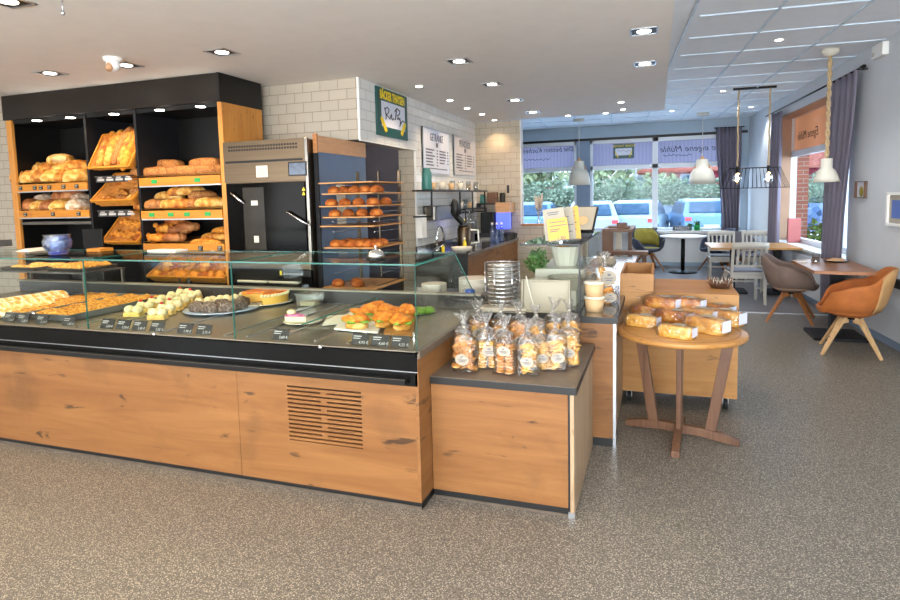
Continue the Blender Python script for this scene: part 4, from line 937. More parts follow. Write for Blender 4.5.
# coffee machine
t=thing('coffee_machine','coffee machine with a blue lit screen at the end of the worktop','coffee machine',(-2.4,9.1,BZ))
b=MB(); b.rbox(-2.62,-2.14,8.95,9.32,BZ,BZ+.09,.02); build('base',b,'edge_black',t)
b=MB(); b.rbox(-2.60,-2.38,8.97,9.32,BZ+.09,BZ+.42,.02); build('body',b,'black',t)
a=py(496,213,8.96); d=py(509,229,8.96); b=MB(); b.box(a.x,d.x,8.96,9.1,d.z,a.z); build('screen',b,'screen_blue',t)
b=MB(); b.box(a.x-.01,d.x+.01,8.97,9.3,a.z,a.z+.16); build('hopper',b,'panel_wood',t)
b=MB(); b.box(-2.6,-2.2,8.9,8.95,BZ,BZ+.03); build('drip_tray',b,'steel_dark',t)
t=thing('coffee_grinder','grey coffee grinder between the thermos and the coffee machine','grinder',(-2.45,8.2,BZ))
b=MB(); b.lathe([(.06,BZ),(.06,BZ+.3),(.07,BZ+.31)],-2.5,8.1,16); build('body',b,'alu',t); b=MB(); b.lathe([(.05,BZ+.31),(.08,BZ+.45),(.08,BZ+.46)],-2.5,8.1,16); build('hopper',b,'acrylic',t)
b=MB(); b.rbox(-2.5,-2.3,7.75,8.0,BZ,BZ+.05,.02); o=build('knock_box',b,'steel_dark'); tag(o,'low grey knock box on the worktop between thermos and bottles','box')
b=MB(); b.lathe([(.05,0),(.11,.03),(.13,.07),(.125,.07),(.1,.03),(.001,.02)],n=20,cap=False); o=build('serving_bowl',b,'plate_white',origin=(0,0,0)); o.location=(-2.2,6.76,BZ); tag(o,'shallow white bowl at the front corner of the sink worktop','bowl')
# power box and notices on the end wall
b=MB(); a=py(505,184,9.34); d=py(518,196,9.34); b.box(a.x,d.x,9.335,9.348,d.z,a.z,0); b.box(a.x+.03,a.x+.07,9.333,9.335,d.z+.05,a.z-.02,1); o=build('wall_notice',b,['tile_xz','ink']); M_=o; tag(o,'pale notice with two dark squares on the end tile wall','notice')
t=thing('wall_socket_rack','small grey utensil rack hanging on the end wall beside the coffee machine','rack',(-2.1,9.3,1.2)); 
b=MB(); a=py(504,202,9.3); d=py(512,216,9.3)
for k in range(4): b.bar((a.x+(d.x-a.x)*k/3,9.30,d.z),(a.x+(d.x-a.x)*k/3,9.30,a.z),.006,.006)
for k in range(3): zz=d.z+(a.z-d.z)*k/2; b.bar((a.x,9.30,zz),(d.x,9.30,zz),.006,.006); b.bar((a.x,9.30,zz),(a.x,9.345,zz),.006,.006)
build('wire_grid',b,'steel_dark',t); b=MB(); b.box(a.x-.03,a.x+.05,9.24,9.30,d.z+.05,a.z-.02); build('cup_holder',b,'steel_dark',t)
# ================================================================== inside the display case
def P(x,y,z=DZ): return pz(x,y,z)
def tray(label,c4,h=.03,mt='steel_dark',name='baking_tray',group='trays in the glass case',z=DZ,lip=True):
    # a shallow metal tray over four floor corners
    A,B,C_,D_=[Vector((p.x,p.y,0)) for p in c4]
    b=MB(); ctr=(A+B+C_+D_)/4
    o_=[A,B,C_,D_]; i_=[ctr+(p-ctr)*.95 for p in o_]
    v=[(p.x,p.y,z) for p in i_]+[(p.x,p.y,z+h) for p in o_]+[(p.x,p.y,z+h) for p in [ctr+(p-ctr)*.97 for p in o_]]+[(p.x,p.y,z+.004) for p in [ctr+(p-ctr)*.93 for p in o_]]
    f=[(3,2,1,0)]
    for k in range(4): j=(k+1)%4; f+=[(k,j,4+j,4+k),(4+k,4+j,8+j,8+k),(8+k,8+j,12+j,12+k)]
    f.append((12,13,14,15)); b.add(v,f); o=build(name,b,mt); tag(o,label,'tray',group); return o
def slab(name,label,c4,z,h,mt,cat,nz=.012,group=None,n=(14,30)):
    A,B,C_,D_=[Vector((p.x,p.y,0)) for p in c4]; b=MB(); R=[]
    for i in range(n[1]+1):
        t_=i/n[1]; L_=A.lerp(D_,t_); R_=B.lerp(C_,t_); ring=[]
        for j in range(n[0]+1):
            p=L_.lerp(R_,j/n[0]); e=0 if j in(0,n[0]) or i in (0,n[1]) else 1
            ring.append((p.x,p.y,z+h*(.72+.28*e)+nz*e*mn.noise(Vector((p.x*40,p.y*40,1)))*2))
        ring+= [(R_.x,R_.y,z),(L_.x,L_.y,z)]; R.append(ring)
    b.loft(R,0,True,True); o=build(name,b,mt); tag(o,label,cat,group); return o
# two long sheet cakes on grey trays
XT=[(pz(36,307,DZ).x-.3,0)]
def strip(xa,xb,ya,yb): return [Vector((xa,ya,0)),Vector((xb,ya,0)),Vector((xb,yb,0)),Vector((xa,yb,0))]
xA=P(30,313).x; xB=P(62,317).x; xC=P(88,319).x
c1=[P(14,309),P(55,314.5),P(132,290),P(102,288)]; c2_=[P(58,315),P(100,319),P(168,292),P(137,290.5)]
yf=2.86; yb_=3.72
sx=[pz(27,309,DZ).x,pz(57,313,DZ).x,pz(88,318,DZ).x,0]; mat('tray_grey',c(120,120,118),.45,.3,var=.08); mat('tart_yellow',c(226,170,70),.6,var=.15)
tray('long grey metal tray under the left crumble sheet cake',strip(sx[0],sx[1]-.01,yf,yb_),h=.045,mt='tray_grey'); slab('crumble_cake','golden crumble sheet cake in the glass case, left of two',strip(sx[0]+.025,sx[1]-.04,yf+.03,yb_-.03),DZ+.006,.04,'crumble','cake')
tray('long grey metal tray under the right crumble sheet cake',strip(sx[1]+.01,sx[2],yf,yb_),h=.045,mt='tray_grey'); slab('crumble_cake','golden crumble sheet cake in the glass case, right of two',strip(sx[1]+.035,sx[2]-.03,yf+.03,yb_-.03),DZ+.006,.04,'crumble','cake')
# sugar dusted pastry slices, leaning in a row
def slice_(seed,mt='sugar_crust'):
    b=bread(.2,.12,.04,e=.75,nz=.1,seed=seed); return b
P_sl=Pool([proto('sugared_pastry',slice_(i),'sugar_crust') for i in range(3)])
tray('wide grey tray under the sugared pastries at the left of the glass case',strip(-4.6,sx[0]-.02,2.86,3.7))
for i in range(14):
    r=i//7; k=i%7
    P_sl.put(i,(pz(-10+9*k+14*r,313-1.4*k-7*r,DZ+.05).x-.03,pz(-10+9*k+14*r,313-1.4*k-7*r,DZ+.05).y,DZ+.045),1.45,f'sugar dusted pastry in the {["front","back"][r]} row, left end of the case, {ordl(k,7)}','pastry','sugar dusted pastries in the glass case',rx=0,ry=0).rotation_euler=(0,.0,1.45)
for o in list(bpy.data.objects):
    if o.name.startswith('sugared_pastry'): o.rotation_euler=(.75,0,1.4); o.location.z=DZ+.045
# raised trays behind, at the far left
TZ=DZ+.23
mt_=[(-5.35,-4.95,'flat filled breads'),(-4.80,-4.42,'yellow crumble squares')]
b=MB(); b.box(-5.5,-4.35,3.55,3.95,TZ-.012,TZ); 
for x in (-5.48,-4.37): 
    for y in (3.56,3.93): b.box(x-.01,x+.01,y-.01,y+.01,DZ-.006,TZ-.012)
rs=build('raised_shelf',b,'steel_dark'); tag(rs,'raised metal shelf behind the sugared pastries in the glass case','shelf')
for xa,xb,w_ in mt_:
    tray(f'small grey tray of {w_} on the raised shelf',strip(xa,xb,3.57,3.93),z=TZ,group='trays on the raised shelf')
P_fl=Pool([proto('flat_bread',bread(.17,.12,.035,e=.9,nz=.12,seed=60+i),'cookie_yellow') for i in range(2)])
for k in range(4): P_fl.put(k,(-5.26+.1*k,3.68+.1*(k%2),TZ+.005+.012*(k%2)),.4*k,f'flat filled bread on the raised shelf tray, {ORD[k]}','bread','flat breads on the raised shelf')
slab('crumble_squares','yellow crumble cake squares on the raised shelf',strip(-4.77,-4.45,3.6,3.9),TZ+.006,.045,'crumble','cake')
# cream cakes
def creamcake(seed,base='sponge',top='cream',berry=False):
    t=thing('cream_cake','',''); b=MB(); b.rbox(-.06,.06,-.035,.035,0,.03,.008); build('cake_base',b,base,t)
    b=MB()
    for k in range(2): b.ball(-.03+.06*k,0,.045,.034,.034,.03,12,7,nz=.2,nf=12,seed=seed+k)
    build('cream_top',b,top,t)
    if berry: b=MB(); b.ball(-.03,.0,.078,.012); build('berry',b,'berry',t)
    return t
P_cc=Pool([creamcake(1),creamcake(4),creamcake(7,berry=True)])
b=MB(); b.box(-2.98,-2.36,2.88,3.62,DZ-.006,DZ+.006); tag(build('glass_tray',b,'pane'),'clear glass plate under the rows of cream cakes','tray') if 0 else None
for r in range(2):
    for k in range(7):
        f=k/6; p=P(134,316).lerp(P(192,294.5),f) if r==0 else P(158,319).lerp(P(200,296),f)
        P_cc.put(2 if (r==0 and k in (1,2)) or (r==1 and k==1) else k,(p.x,p.y,DZ),.25,f'cream topped cake slice in the {["left","right"][r]} row of the glass case, '+['nearest the front','second from the front','third from the front','in the middle','third from the back','second from the back','at the back'][k],'cake slice','cream topped cake slices in two rows')
def plate(name,label,p,r,mt='plate_white',z=DZ,cat='plate',h=.014,ell=1):
    b=MB(); b.lathe([(r*.5,0),(r*.6,.003),(r,h),(r*.99,h+.004),(r*.6,.008),(.001,.008)],n=32,cap=False); b.lathe([(r*.5,0),(r*.001,.0)],n=32,cap=False); o=build(name,b,mt,origin=(0,0,0)); o.location=(p.x,p.y,z); tag(o,label,cat); return o
mat('plate_blue',c(150,166,190),.2)
pc=P(222,310); plate('cake_plate','round blue grey plate of chocolate nut cakes in the glass case',pc,.26,'plate_blue')
def nutcake(seed): return bread(.12,.075,.07,e=.7,nz=.25,seed=seed)
P_nc=Pool([proto('nut_cake_slice',nutcake(i+3),'choc_nut') for i in range(3)])
for k,(dx,dy) in enumerate(((-.10,-.13),(.02,-.14),(.13,-.1),(.02,-.03),(.14,.01),(.09,.11))): P_nc.put(k,(pc.x+dx,pc.y+dy,DZ+.012),.3*k,'chocolate nut cake on the blue grey plate, '+['front left one','front middle one','front right one','centre one','right one','back right one'][k],'cake slice','chocolate nut cakes on the blue grey plate')
for k,(dx,dy) in enumerate(((-.16,0),(-.12,.09),(-.05,.16),(-.04,.06))): P_cc.put(k%2,(pc.x+dx,pc.y+dy,DZ+.012),.9,'cream cake slice on the plate beside the nut cakes, '+['left one','second from left','rear one','middle one'][k],'cake slice','cream cake slices on the blue grey plate')
# big fruit tart with a wedge cut out
pt_=P(265,303); plate('cake_stand','large white plate under the orange fruit tart',pt_,.21)
R_=.175; b=MB(); n=34; a0,a1=math.radians(-60),math.radians(215)
def wedge(b,R,z0,z1,mi,nzv=0):
    pts=[(pt_.x,pt_.y)]+[(pt_.x+R*cos(a0+(a1-a0)*i/n),pt_.y+R*sin(a0+(a1-a0)*i/n)) for i in range(n+1)]
    b.prism(pts,z0,z1,mi)
t=thing('fruit_tart','large round tart with orange and red fruit glaze, cut open, on a white plate','tart',(pt_.x,pt_.y,DZ+.012))
b=MB(); wedge(b,R_,DZ+.012,DZ+.075,0); build('tart_base',b,'tart_yellow',t,bevel=.006); b=MB(); wedge(b,R_*.97,DZ+.075,DZ+.092,0); build('fruit_glaze',b,'berry_top',t,bevel=.005)
b=MB(); 
for i in range(n+1): a_=a0+(a1-a0)*i/n; b.ball(pt_.x+R_*.99*cos(a_),pt_.y+R_*.99*sin(a_),DZ+.078,.012,.012,.012,8,5)
build('cream_rim',b,'cream',t)
# clear plastic box
q=P(310,305); t=thing('plastic_box','frosted clear plastic food box with a lid in the glass case','box',(q.x,q.y,DZ)); b=MB(); x,y=q.x,q.y
v0_=[(-.085,-.06),(.085,-.06),(.085,.06),(-.085,.06)]
b.loft([[(x+u*.88,y+w*.88,DZ) for u,w in v0_],[(x+u,y+w,DZ+.085) for u,w in v0_]],0,False); build('tub',b,'box_clear',t); b=MB(); b.box(x-.092,x+.092,y-.067,y+.067,DZ+.083,DZ+.092); build('lid',b,'box_clear',t,bevel=.003); b=MB(); b.rbox(x-.065,x+.065,y-.045,y+.045,DZ+.002,DZ+.03,.02); build('contents',b,'cream',t)
# slice on a plate
q=P(303,323); plate('dessert_plate','white dessert plate with a berry cheesecake slice in the glass case',q,.12)
t=thing('cheesecake_slice','berry topped cheesecake slice alone on a white dessert plate','cake slice',(q.x-.02,q.y,DZ+.01)); x,y=q.x-.03,q.y-.01
b=MB(); b.prism([(x-.07,y-.04),(x+.07,y-.02),(x-.06,y+.05)],DZ+.01,DZ+.045); build('cake_base',b,'cream',t,bevel=.003); b=MB(); b.prism([(x-.07,y-.04),(x+.07,y-.02),(x-.06,y+.05)],DZ+.045,DZ+.06); build('berry_layer',b,'berry_mousse',t,bevel=.004); b=MB(); b.ball(x-.045,y,DZ+.068,.03,.03,.018,nz=.2); build('cream_dollop',b,'cream',t)
b=MB(); a_=[P(322,326),P(342,324),P(349,315),P(328,316)]; b.prism([(p.x,p.y) for p in a_],DZ+.001,DZ+.004); o=build('paper_sheet',b,'paper'); tag(o,'loose white greaseproof sheet right of the berry slice','paper')
# schnitzel rolls on boards
q0=P(350,333); q1=P(414,337)
t=[P(334,330),P(378,334),P(388,313),P(352,311)]
b=MB(); b.prism([(p.x,p.y) for p in t],DZ+.001,DZ+.012); o=build('serving_board',b,'paper'); tag(o,'pale serving board under the left schnitzel rolls','board','serving boards in the glass case')
t=[P(384,335),P(412,337),P(416,318),P(392,315)]
b=MB(); b.prism([(p.x,p.y) for p in t],DZ+.001,DZ+.014); o=build('serving_board',b,'oak_table'); tag(o,'wooden serving board under the right sandwiches','board','serving boards in the glass case')
def schn(seed,sand=True):
    t=thing('schnitzel_roll','','' ); b=bread(.15,.11,.04,e=1,nz=.3,seed=seed); 
    for v in b.v: v.z+=.035; v.z+=.02*mn.noise(Vector((v.x*18+seed,v.y*18,0)))
    build('schnitzel',b,'schnitzel',t); build('bun_base',bread(.12,.09,.04,nz=.05,seed=seed),'bread_pale',t)
    b=MB(); 
    for k in range(5): a_=k*1.3+seed; b.ball(.055*cos(a_),.045*sin(a_),.038,.03,.022,.008,8,4,nz=.5,seed=k)
    build('lettuce_leaf',b,'lettuce',t); return t
P_sc=Pool([schn(2),schn(5),schn(9)])
for k,(a_,b_) in enumerate(((357,330),(366,322),(374,317),(385,328),(402,331),(405,322),(388,320))): 
    p=P(a_,b_); P_sc.put(k,(p.x,p.y,DZ+.013),.5*k,'breaded schnitzel roll with lettuce in the glass case, '+['at the front left','second from left in front','at the back left','in the middle','at the front right','at the back right','behind the middle one'][k],'sandwich','schnitzel rolls in the glass case',1.15)
for k,(a_,b_) in enumerate(((412,316),(420,314),(428,313))):
    p=P(a_,b_); b=MB(); b.ball(p.x,p.y,DZ+.02,.05,.04,.025,12,6,nz=.5,nf=14,seed=k); o=build('salad_portion',b,'lettuce'); tag(o,f'green salad portion by the right end pane, {["left","middle","right"][k]} one','salad','salad portions in the glass case')
# tongs standing behind the cream cakes
for k,xx in enumerate((169,180)):
    b=MB(); p=P(xx,295); b.bar((p.x,p.y+.1,DZ),(p.x+.01*(1-2*k),p.y+.12,DZ+.13),.018,.008); tag(build('cake_server',b,'black'),f'black cake server standing behind the cream cakes, {["left","right"][k]} one','cake server','black cake servers')
# price tags along the front
tags=[(6,314),(20,316),(39,317.5),(66,321),(105,325.5),(121,327),(137,329),(155,331),(183,334),(202,336.5),(279,344.5),(359,352.5),(379,354),(399,355.5)]
pr=['sheet cake','','','','','','','','','','','','','']
W2=['leftmost','second from left','third from left','fourth from left','fifth from left','sixth from left','seventh from left','eighth from left','seventh from the right end','sixth from the right end','single one in the middle right','third from the right end','second from the right end','rightmost']
prc=['1,30 €','1,20 €','2,10 €','1,85 €','2,20 €','2,20 €','2,40 €','2,85 €','1,90 €','2,75 €','3,60 €','4,95 €','4,60 €','4,25 €']
for i,(a_,b_) in enumerate(tags):
    p=py(a_,b_,Y0+.05); w_=.052 if a_<230 else .05
    T_=Matrix.Translation((p.x,Y0+.055,DZ+.001))@Matrix.Rotation(math.radians(62),4,'X')
    b=MB(); b.box(-w_/1,w_/1,0,.062,-.003,0,0,T_)
    b.box(-w_*.85,w_*.1,.044,.049,0,.0008,1,T_); b.box(-w_*.85,-w_*.0,.033,.037,0,.0008,1,T_)
    text_into(b,prc[i],.022,T_@Matrix.Translation((w_*.45,.014,0)),1,.0005)
    o=build('price_tag',b,['tag_black','tag_white'],origin=(p.x,Y0+.055,DZ)); tag(o,f'small black price tag inside the front glass, {W2[i]}','price tag','black price tags along the glass case')
# ================================================================== things on top of / behind the case
q=pz(61,254,GZ); t=thing('glass_bowl','blue dimpled glass pot standing on the glass top at the left','glass pot',(q.x,q.y-.02,GZ)); b=MB(); q.y-=.02
b.lathe([(.055,GZ),(.06,GZ+.02),(.085,GZ+.05),(.09,GZ+.09),(.075,GZ+.12),(.083,GZ+.135),(.078,GZ+.135),(.07,GZ+.118),(.083,GZ+.09),(.078,GZ+.055),(.05,GZ+.02)],q.x,q.y,24); build('bowl',b,'glass_blue',t)
b=MB(); b.lathe([(.03,GZ+.02),(.045,GZ+.05),(.04,GZ+.09)],q.x,q.y,12); build('contents',b,'paper',t)
b=MB(); b.lathe([(.05,GZ),(.057,GZ+.006),(.057,GZ+.02)],q.x,q.y,20); build('foot_ring',b,'blue',t)
# cash screen
t=thing('cash_screen','black cash register screen on a tall black stand behind the glass','screen',(-4.0,4.0,.9))
a=py(84,229,4.1); d=py(105,251,4.1); b=MB(); b.box(a.x,d.x,4.08,4.1,d.z,a.z); build('display',b,'black_gloss',t,bevel=.004)
b=MB(); xx=py(100.5,270,4.1).x; b.box(xx-.035,xx+.035,4.10,4.13,DZ+.02,a.z-.03); b.box(xx-.12,xx+.12,4.02,4.2,DZ+.02,DZ+.035); build('stand',b,'black',t)
# grey card reader / scale top left
t=thing('scale_display','grey slanted scale display at the far left behind the glass','scale',(-4.8,3.6,GZ)); a=pz(2,244,GZ+.04); 
b=MB(); b.bar((a.x-.2,3.35,GZ+.02),(a.x+.02,3.30,GZ+.055),.14,.02); build('panel',b,'alu',t); b=MB(); b.bar((a.x+.02,3.30,GZ+.045),(a.x+.06,3.29,GZ+.05),.12,.05); build('head',b,'steel_dark',t); b=MB(); b.cyl((a.x-.08,3.32,GZ),(a.x-.08,3.32,GZ+.04),.03); build('foot',b,'steel_dark',t)
b=MB(); a=pz(12,252,GZ); d=pz(50,250,GZ)
for k in range(5): b.box(a.x+.01*k,d.x-.02*k,3.12+.01*k,3.32,GZ+.004*k,GZ+.004*k+.003)
o=build('paper_bag_stack',b,'paper'); tag(o,'flat stack of pale paper bags on the glass top at the left','paper bags')
b=MB(); a=pz(72,253,GZ); b.rbox(a.x-.0,a.x+.13,3.18,3.30,GZ,GZ+.02,.01); o=build('flat_box',b,'oak_board'); tag(o,'low yellow box beside the blue pot on the glass top','box')
b=MB(); a=pz(136,253.2,GZ); b.box(a.x,a.x+.24,3.2,3.32,GZ,GZ+.012); o=build('paper_stack',b,'paper'); tag(o,'small white paper stack on the glass top in front of the plaited buns','paper')
# service bell
q=pz(376,260,GZ); t=thing('service_bell','round chrome service bell standing on the glass top','bell',(q.x,q.y,GZ)); b=MB(); b.lathe([(.048,GZ+.012),(.046,GZ+.03),(.036,GZ+.048),(.015,GZ+.058),(.001,GZ+.06)],q.x,q.y,24); build('dome',b,'chrome',t)
b=MB(); b.lathe([(.052,GZ),(.052,GZ+.008),(.04,GZ+.013)],q.x,q.y,24); build('base',b,'black',t); b=MB(); b.cyl((q.x,q.y,GZ+.058),(q.x,q.y,GZ+.072),.004); b.ball(q.x,q.y,GZ+.074,.008); build('button',b,'chrome',t)
b=MB(); b.box(-5.4,-4.2,3.97,4.45,.82,.859)
for x in (-5.36,-4.24):
    for y in (4.0,4.41): b.box(x-.02,x+.02,y-.02,y+.02,0,.82)
tag(build('side_table',b,'slate_dark'),'dark staff worktop behind the counter carrying the cash screen','worktop')
# stacks of plates: every plate a thing
WZ=.865
b=MB(); b.box(-1.95,-1.12,3.96,4.60,.82,WZ-.001); 
for x in (-1.92,-1.15):
    for y in (4.0,4.56): b.box(x-.02,x+.02,y-.02,y+.02,0,.82)
o=build('side_table',b,'slate_dark'); tag(o,'dark staff worktop behind the counter holding the plate stacks','worktop')
q=py(433,280,4.25)
platep=MB(); r=.105; platep.lathe([(r*.5,0),(r*.6,.002),(r,.014),(r*.99,.018),(r*.6,.008),(.001,.008)],n=28,cap=False); platep.lathe([(r*.5,0),(.001,0)],n=28,cap=False)
P_pt=Pool([proto('dinner_plate',platep,'plate_white')])
def stack(a_,top,Y,n,lab,grp,z0,sc=1):
    q=py(a_,top,Y); dz=(q.z-z0-.018)/(n-1)
    for k in range(n): P_pt.put(0,(q.x,Y,z0+dz*k),0,f'white plate in the {lab} stack behind the counter, '+('topmost of its stack' if k==n-1 else 'lowest of its stack' if k==0 else f'number {k+1} counted up from the bottom'),'plate',grp,sc)
stack(434,283,4.22,11,'left','plates in the left stack',WZ,.93)
stack(475,278,4.25,12,'right','plates in the right stack',WZ,1.18)
# chrome plate drum on a steel box
mat('pan_light',c(196,184,162),.4,.2,var=.05)
t=thing('plate_dispenser','tall ribbed clear drum filled with saucers standing on a steel box','dispenser',(-1.15,3.95,CZ))
zb_=py(510,308.5,3.80).z; x,y=py(502.5,290,3.97).x,3.97; zt_=py(502.5,263.5,3.86).z; r=.118
b=MB(); b.lathe([(r,zb_),(r,zt_)],x,y,28,cap=False); build('drum',b,'acrylic',t)
b=MB()
for k in range(11): zz=zb_+.01+(zt_-zb_-.02)*k/10; b.tube([(x+r*cos(2*PI*i/24),y+r*sin(2*PI*i/24),zz) for i in range(24)],.004,5,closed=True)
for i in range(6): a_=i*PI/3+.3; b.cyl((x+r*cos(a_),y+r*sin(a_),zb_),(x+r*cos(a_),y+r*sin(a_),zt_),.004,n=6)
build('wire_hoops',b,'chrome',t)
for k in range(9): b=MB(); zz=zb_+.015+(zt_-zb_-.05)*k/8; b.lathe([(.05,zz),(.1,zz+.012),(.1,zz+.016),(.05,zz+.008)],x,y,20); build('saucer',b,'plate_white',t)
b=MB(); b.box(x-.12,x+.20,3.80,4.12,zb_-.012,zb_,0); b.box(x-.11,x+.19,3.815,4.10,CZ,zb_-.012,0); build('steel_box',b,'pan_light',t,bevel=.002)
b=MB(); p0=py(501,311,3.81); p1=py(516,321,3.81); b.box(p0.x,p1.x,3.809,3.815,CZ+.004,p0.z,0)
for k in range(3): b.box(p0.x+.012,p1.x-.02,3.808,3.809,p0.z-.012-.012*k,p0.z-.008-.012*k,1)
build('name_plate',b,['tag_black','tag_white'],t)
# leaning sheet pan + strap
t=thing('sheet_pan','pale grey deep sheet pan standing on edge behind the cookie bags','pan',(-.75,3.86,CZ))
a=py(522,279,3.86); d=py(571,312,3.86); Tm=Matrix.Translation((0,3.84,CZ))@Matrix.Rotation(-.12,4,'X'); h=a.z-CZ
b=MB(); b.box(a.x,d.x,0.0,.008,0.002,h,0,Tm)
for (xa,xb,za,zb2) in ((a.x,d.x,h-.012,h),(a.x,d.x,.002,.014),(a.x,a.x+.012,.002,h),(d.x-.012,d.x,.002,h)): b.box(xa,xb,-.03,.0,za,zb2,0,Tm)
mat('pan_grey',c(150,142,122),.5,.2,var=.06); build('pan_body',b,'pan_grey',t,bevel=.004)
b=MB(); p0=py(526,276,3.80); p1=py(536,314,3.80); b.bar(p0,p1,.016,.006); o=build('plastic_strip',b,'plate_white'); tag(o,'clear plastic price rail leaning against the grey sheet pan','rail')
# blue and red tin, napkin box
q=py(469,312,3.95); b=MB(); b.lathe([(.035,WZ),(.035,WZ+.085),(.03,WZ+.09)],q.x,3.98,18); t=build('sugar_tin',b,'red',origin=(q.x,3.98,WZ)); b=MB(); b.lathe([(.0355,WZ+.05),(.0355,WZ+.086),(.03,WZ+.095)],q.x,3.98,18); build('lid',b,'blue',t); tag(t,'small red and blue tin between the plate stack and the cookie bags','tin')
q=py(448,315,3.97); b=MB(); b.rbox(q.x-.07,q.x+.05,3.96,4.08,WZ,WZ+.04,.01); tag(build('napkin_box',b,'cream_paint'),'flat cream napkin box at the back corner of the glass case','box')
# things in the small glass case
q=pz(540,290,CZ+.01)
def fbasket(x,y,z,r,h,mt,lab,name='fluted_basket'):
    b=MB(); n=28; R=[[(x+(rr*(1+.04*(i%2)))*cos(2*PI*i/n),y+(rr*(1+.04*(i%2)))*sin(2*PI*i/n),z+zz) for i in range(n)] for rr,zz in ((r*.7,0),(r,h),(r*.93,h),(r*.65,.01))]
    b.loft(R,0,False,False); b.lathe([(r*.7,0),(.001,.005)],x,y,n,cap=False); 
    b.v=b.v; o=build(name,b,mt,origin=(x,y,z)); tag(o,lab,'basket'); return o
zc=CZ+.008
b=MB(); b.box(ga+.02,gb_-.02,4.35,5.2,zc,zc+.22); o=build('case_step',b,'plate_white'); tag(o,'pale riser block at the back of the small glass case','riser')
fbasket(-.66,4.60,zc+.22,.11,.15,'plate_white','tall white fluted basket at the back of the small glass case')
b=MB(); b.ball(-.68,4.6,zc+.38,.06,.05,.025,nz=.3); tag(build('cheese_roll',b,'roll_gold'),'golden roll on top of the tall fluted basket','bread roll')
fbasket(-.60,4.20,zc+.10,.13,.09,'menu_grey','low oblong basket at the front right of the small glass case')
b=MB(); b.box(-.76,-.52,4.1,4.34,zc,zc+.1); tag(build('case_step',b,'plate_white'),'low pale block under the oblong basket','riser')
b=MB(); b.lathe([(.03,0),(.075,.04),(.07,.04),(.02,.005)],n=18,cap=False); o=build('small_bowl',b,'plate_white',origin=(0,0,0)); o.location=(-.80,4.24,zc+.12); tag(o,'small white bowl beside the parsley pot','bowl')
b=MB(); b.box(-.86,-.77,4.18,4.34,zc,zc+.12); tag(build('case_step',b,'plate_white'),'narrow pale block under the small white bowl','riser')
def leaves(b,cx,cy,cz,rx,ry,rz,n,s,seed=0,shell=False,mi=0,up=0):
    rr=random.Random(seed)
    for k in range(n):
        while 1:
            d=Vector((rr.uniform(-1,1),rr.uniform(-1,1),rr.uniform(-1,1)))
            if d.length<1 and (not shell or d.length>.6): break
        p=Vector((cx+d.x*rx,cy+d.y*ry,cz+d.z*rz)); a=Vector((rr.uniform(-1,1),rr.uniform(-1,1),rr.uniform(-.6,1)+up)).normalized()*s*rr.uniform(.6,1.2); w=a.orthogonal().normalized()*s*.35
        w=Matrix.Rotation(rr.uniform(0,PI),3,a)@w
        b.add([p,p+a*.5+w,p+a,p+a*.5-w],[(0,1,2,3)],mi)
t=thing('herb_pot','green parsley plant in a pot at the left of the small glass case','plant',(-.88,4.4,CZ)); q=py(540,262,4.45); b=MB(); leaves(b,q.x-.02,4.45,q.z,.085,.07,.09,260,.035,1); build('leaves',b,'leafy',t); b=MB(); b.lathe([(.05,CZ),(.06,CZ+.13),(.055,CZ+.13)],q.x-.02,4.45,16); build('pot',b,'wood_brown',t)
# menu cards on the small glass case
MZ=gt+.002
def card(name,label,c0,c1,Y,mt,lean,lines,extra=None):
    a=py(c0[0],c0[1],Y); d=py(c1[0],c1[1],Y); w_=(d.x-a.x); h=a.z-MZ; t=thing(name,label,'menu card',((a.x+d.x)/2,Y,MZ),'menu cards on the small glass case')
    Tm=Matrix.Translation((a.x+.01,Y,MZ+.004))@Matrix.Rotation(-.13,4,'Y')@Matrix.Rotation(lean,4,'X'); b=MB(); b.box(0,w_,0,.003,0.004,h,0,Tm); build('sheet',b,mt,t)
    b=MB()
    for (u0,u1,v) in lines: b.box(w_*u0,w_*u1,-.001,0,h*v,h*v+.006,0,Tm)
    if extra: text_into(b,extra,.035,Tm@Matrix.Translation((w_*.62,-.0012,h*.12))@Matrix.Rotation(PI/2,4,'X'),0,.0005)
    build('lettering',b,'ink_grey',t); b=MB(); b.box(w_*.1,w_*.9,-.03,.05,0,.005,0,Tm); build('foot',b,'acrylic',t); return t
card('menu_card','grey and yellow upright menu card at the left on the small glass case',(544,210),(566,241),4.04,'menu_grey',-.16,[(.2,.75,.86),(.25,.7,.8)])
card('menu_card','yellow menu sheet with a price in front of the grey card',(547.5,220),(568,242),4.01,'menu_yellow',-.16,[(.1,.9,.82),(.1,.95,.66),(.1,.6,.5),(.1,.5,.42)],'1,80')
card('menu_card','grey menu sheet behind the yellow price sheet',(562,208),(575,239),4.12,'menu_grey',-.2,[(.2,.6,.7),(.5,.9,.45),(.3,.8,.25)])
card('menu_card','bright yellow menu sheet at the right on the small glass case',(567.5,207),(580,236),4.15,'menu_yellow',-.2,[(.2,.7,.82),(.3,.7,.7),(.3,.8,.5),(.2,.7,.3),(.2,.6,.22)])
t=thing('tilted_board','beige bread picture board in a black tray tilted on the glass case','board',(-.55,4.7,MZ)); 
a=py(600,199,4.9); q_=py(562,226,4.6); Tm=Matrix.Translation((q_.x,4.6,MZ+.05))@Matrix.Rotation(math.radians(-8),4,'Z')@Matrix.Rotation(math.radians(46),4,'X')
b=MB(); b.box(0,.235,0,.25,-.03,-.005,0,Tm); build('tray',b,'edge_black',t); b=MB(); b.box(.02,.225,.01,.24,-.005,.0,0,Tm); build('picture_sheet',b,'menu_grey',t); b=MB(); b.ball(.14,.10,.001,.045,.045,.002,16,6,T=Tm); build('loaf_print',b,'cup_paper',t)
b=MB(); b.box(q_.x,q_.x+.2,4.60,4.9,MZ,MZ+.045); build('foot',b,'edge_black',t)
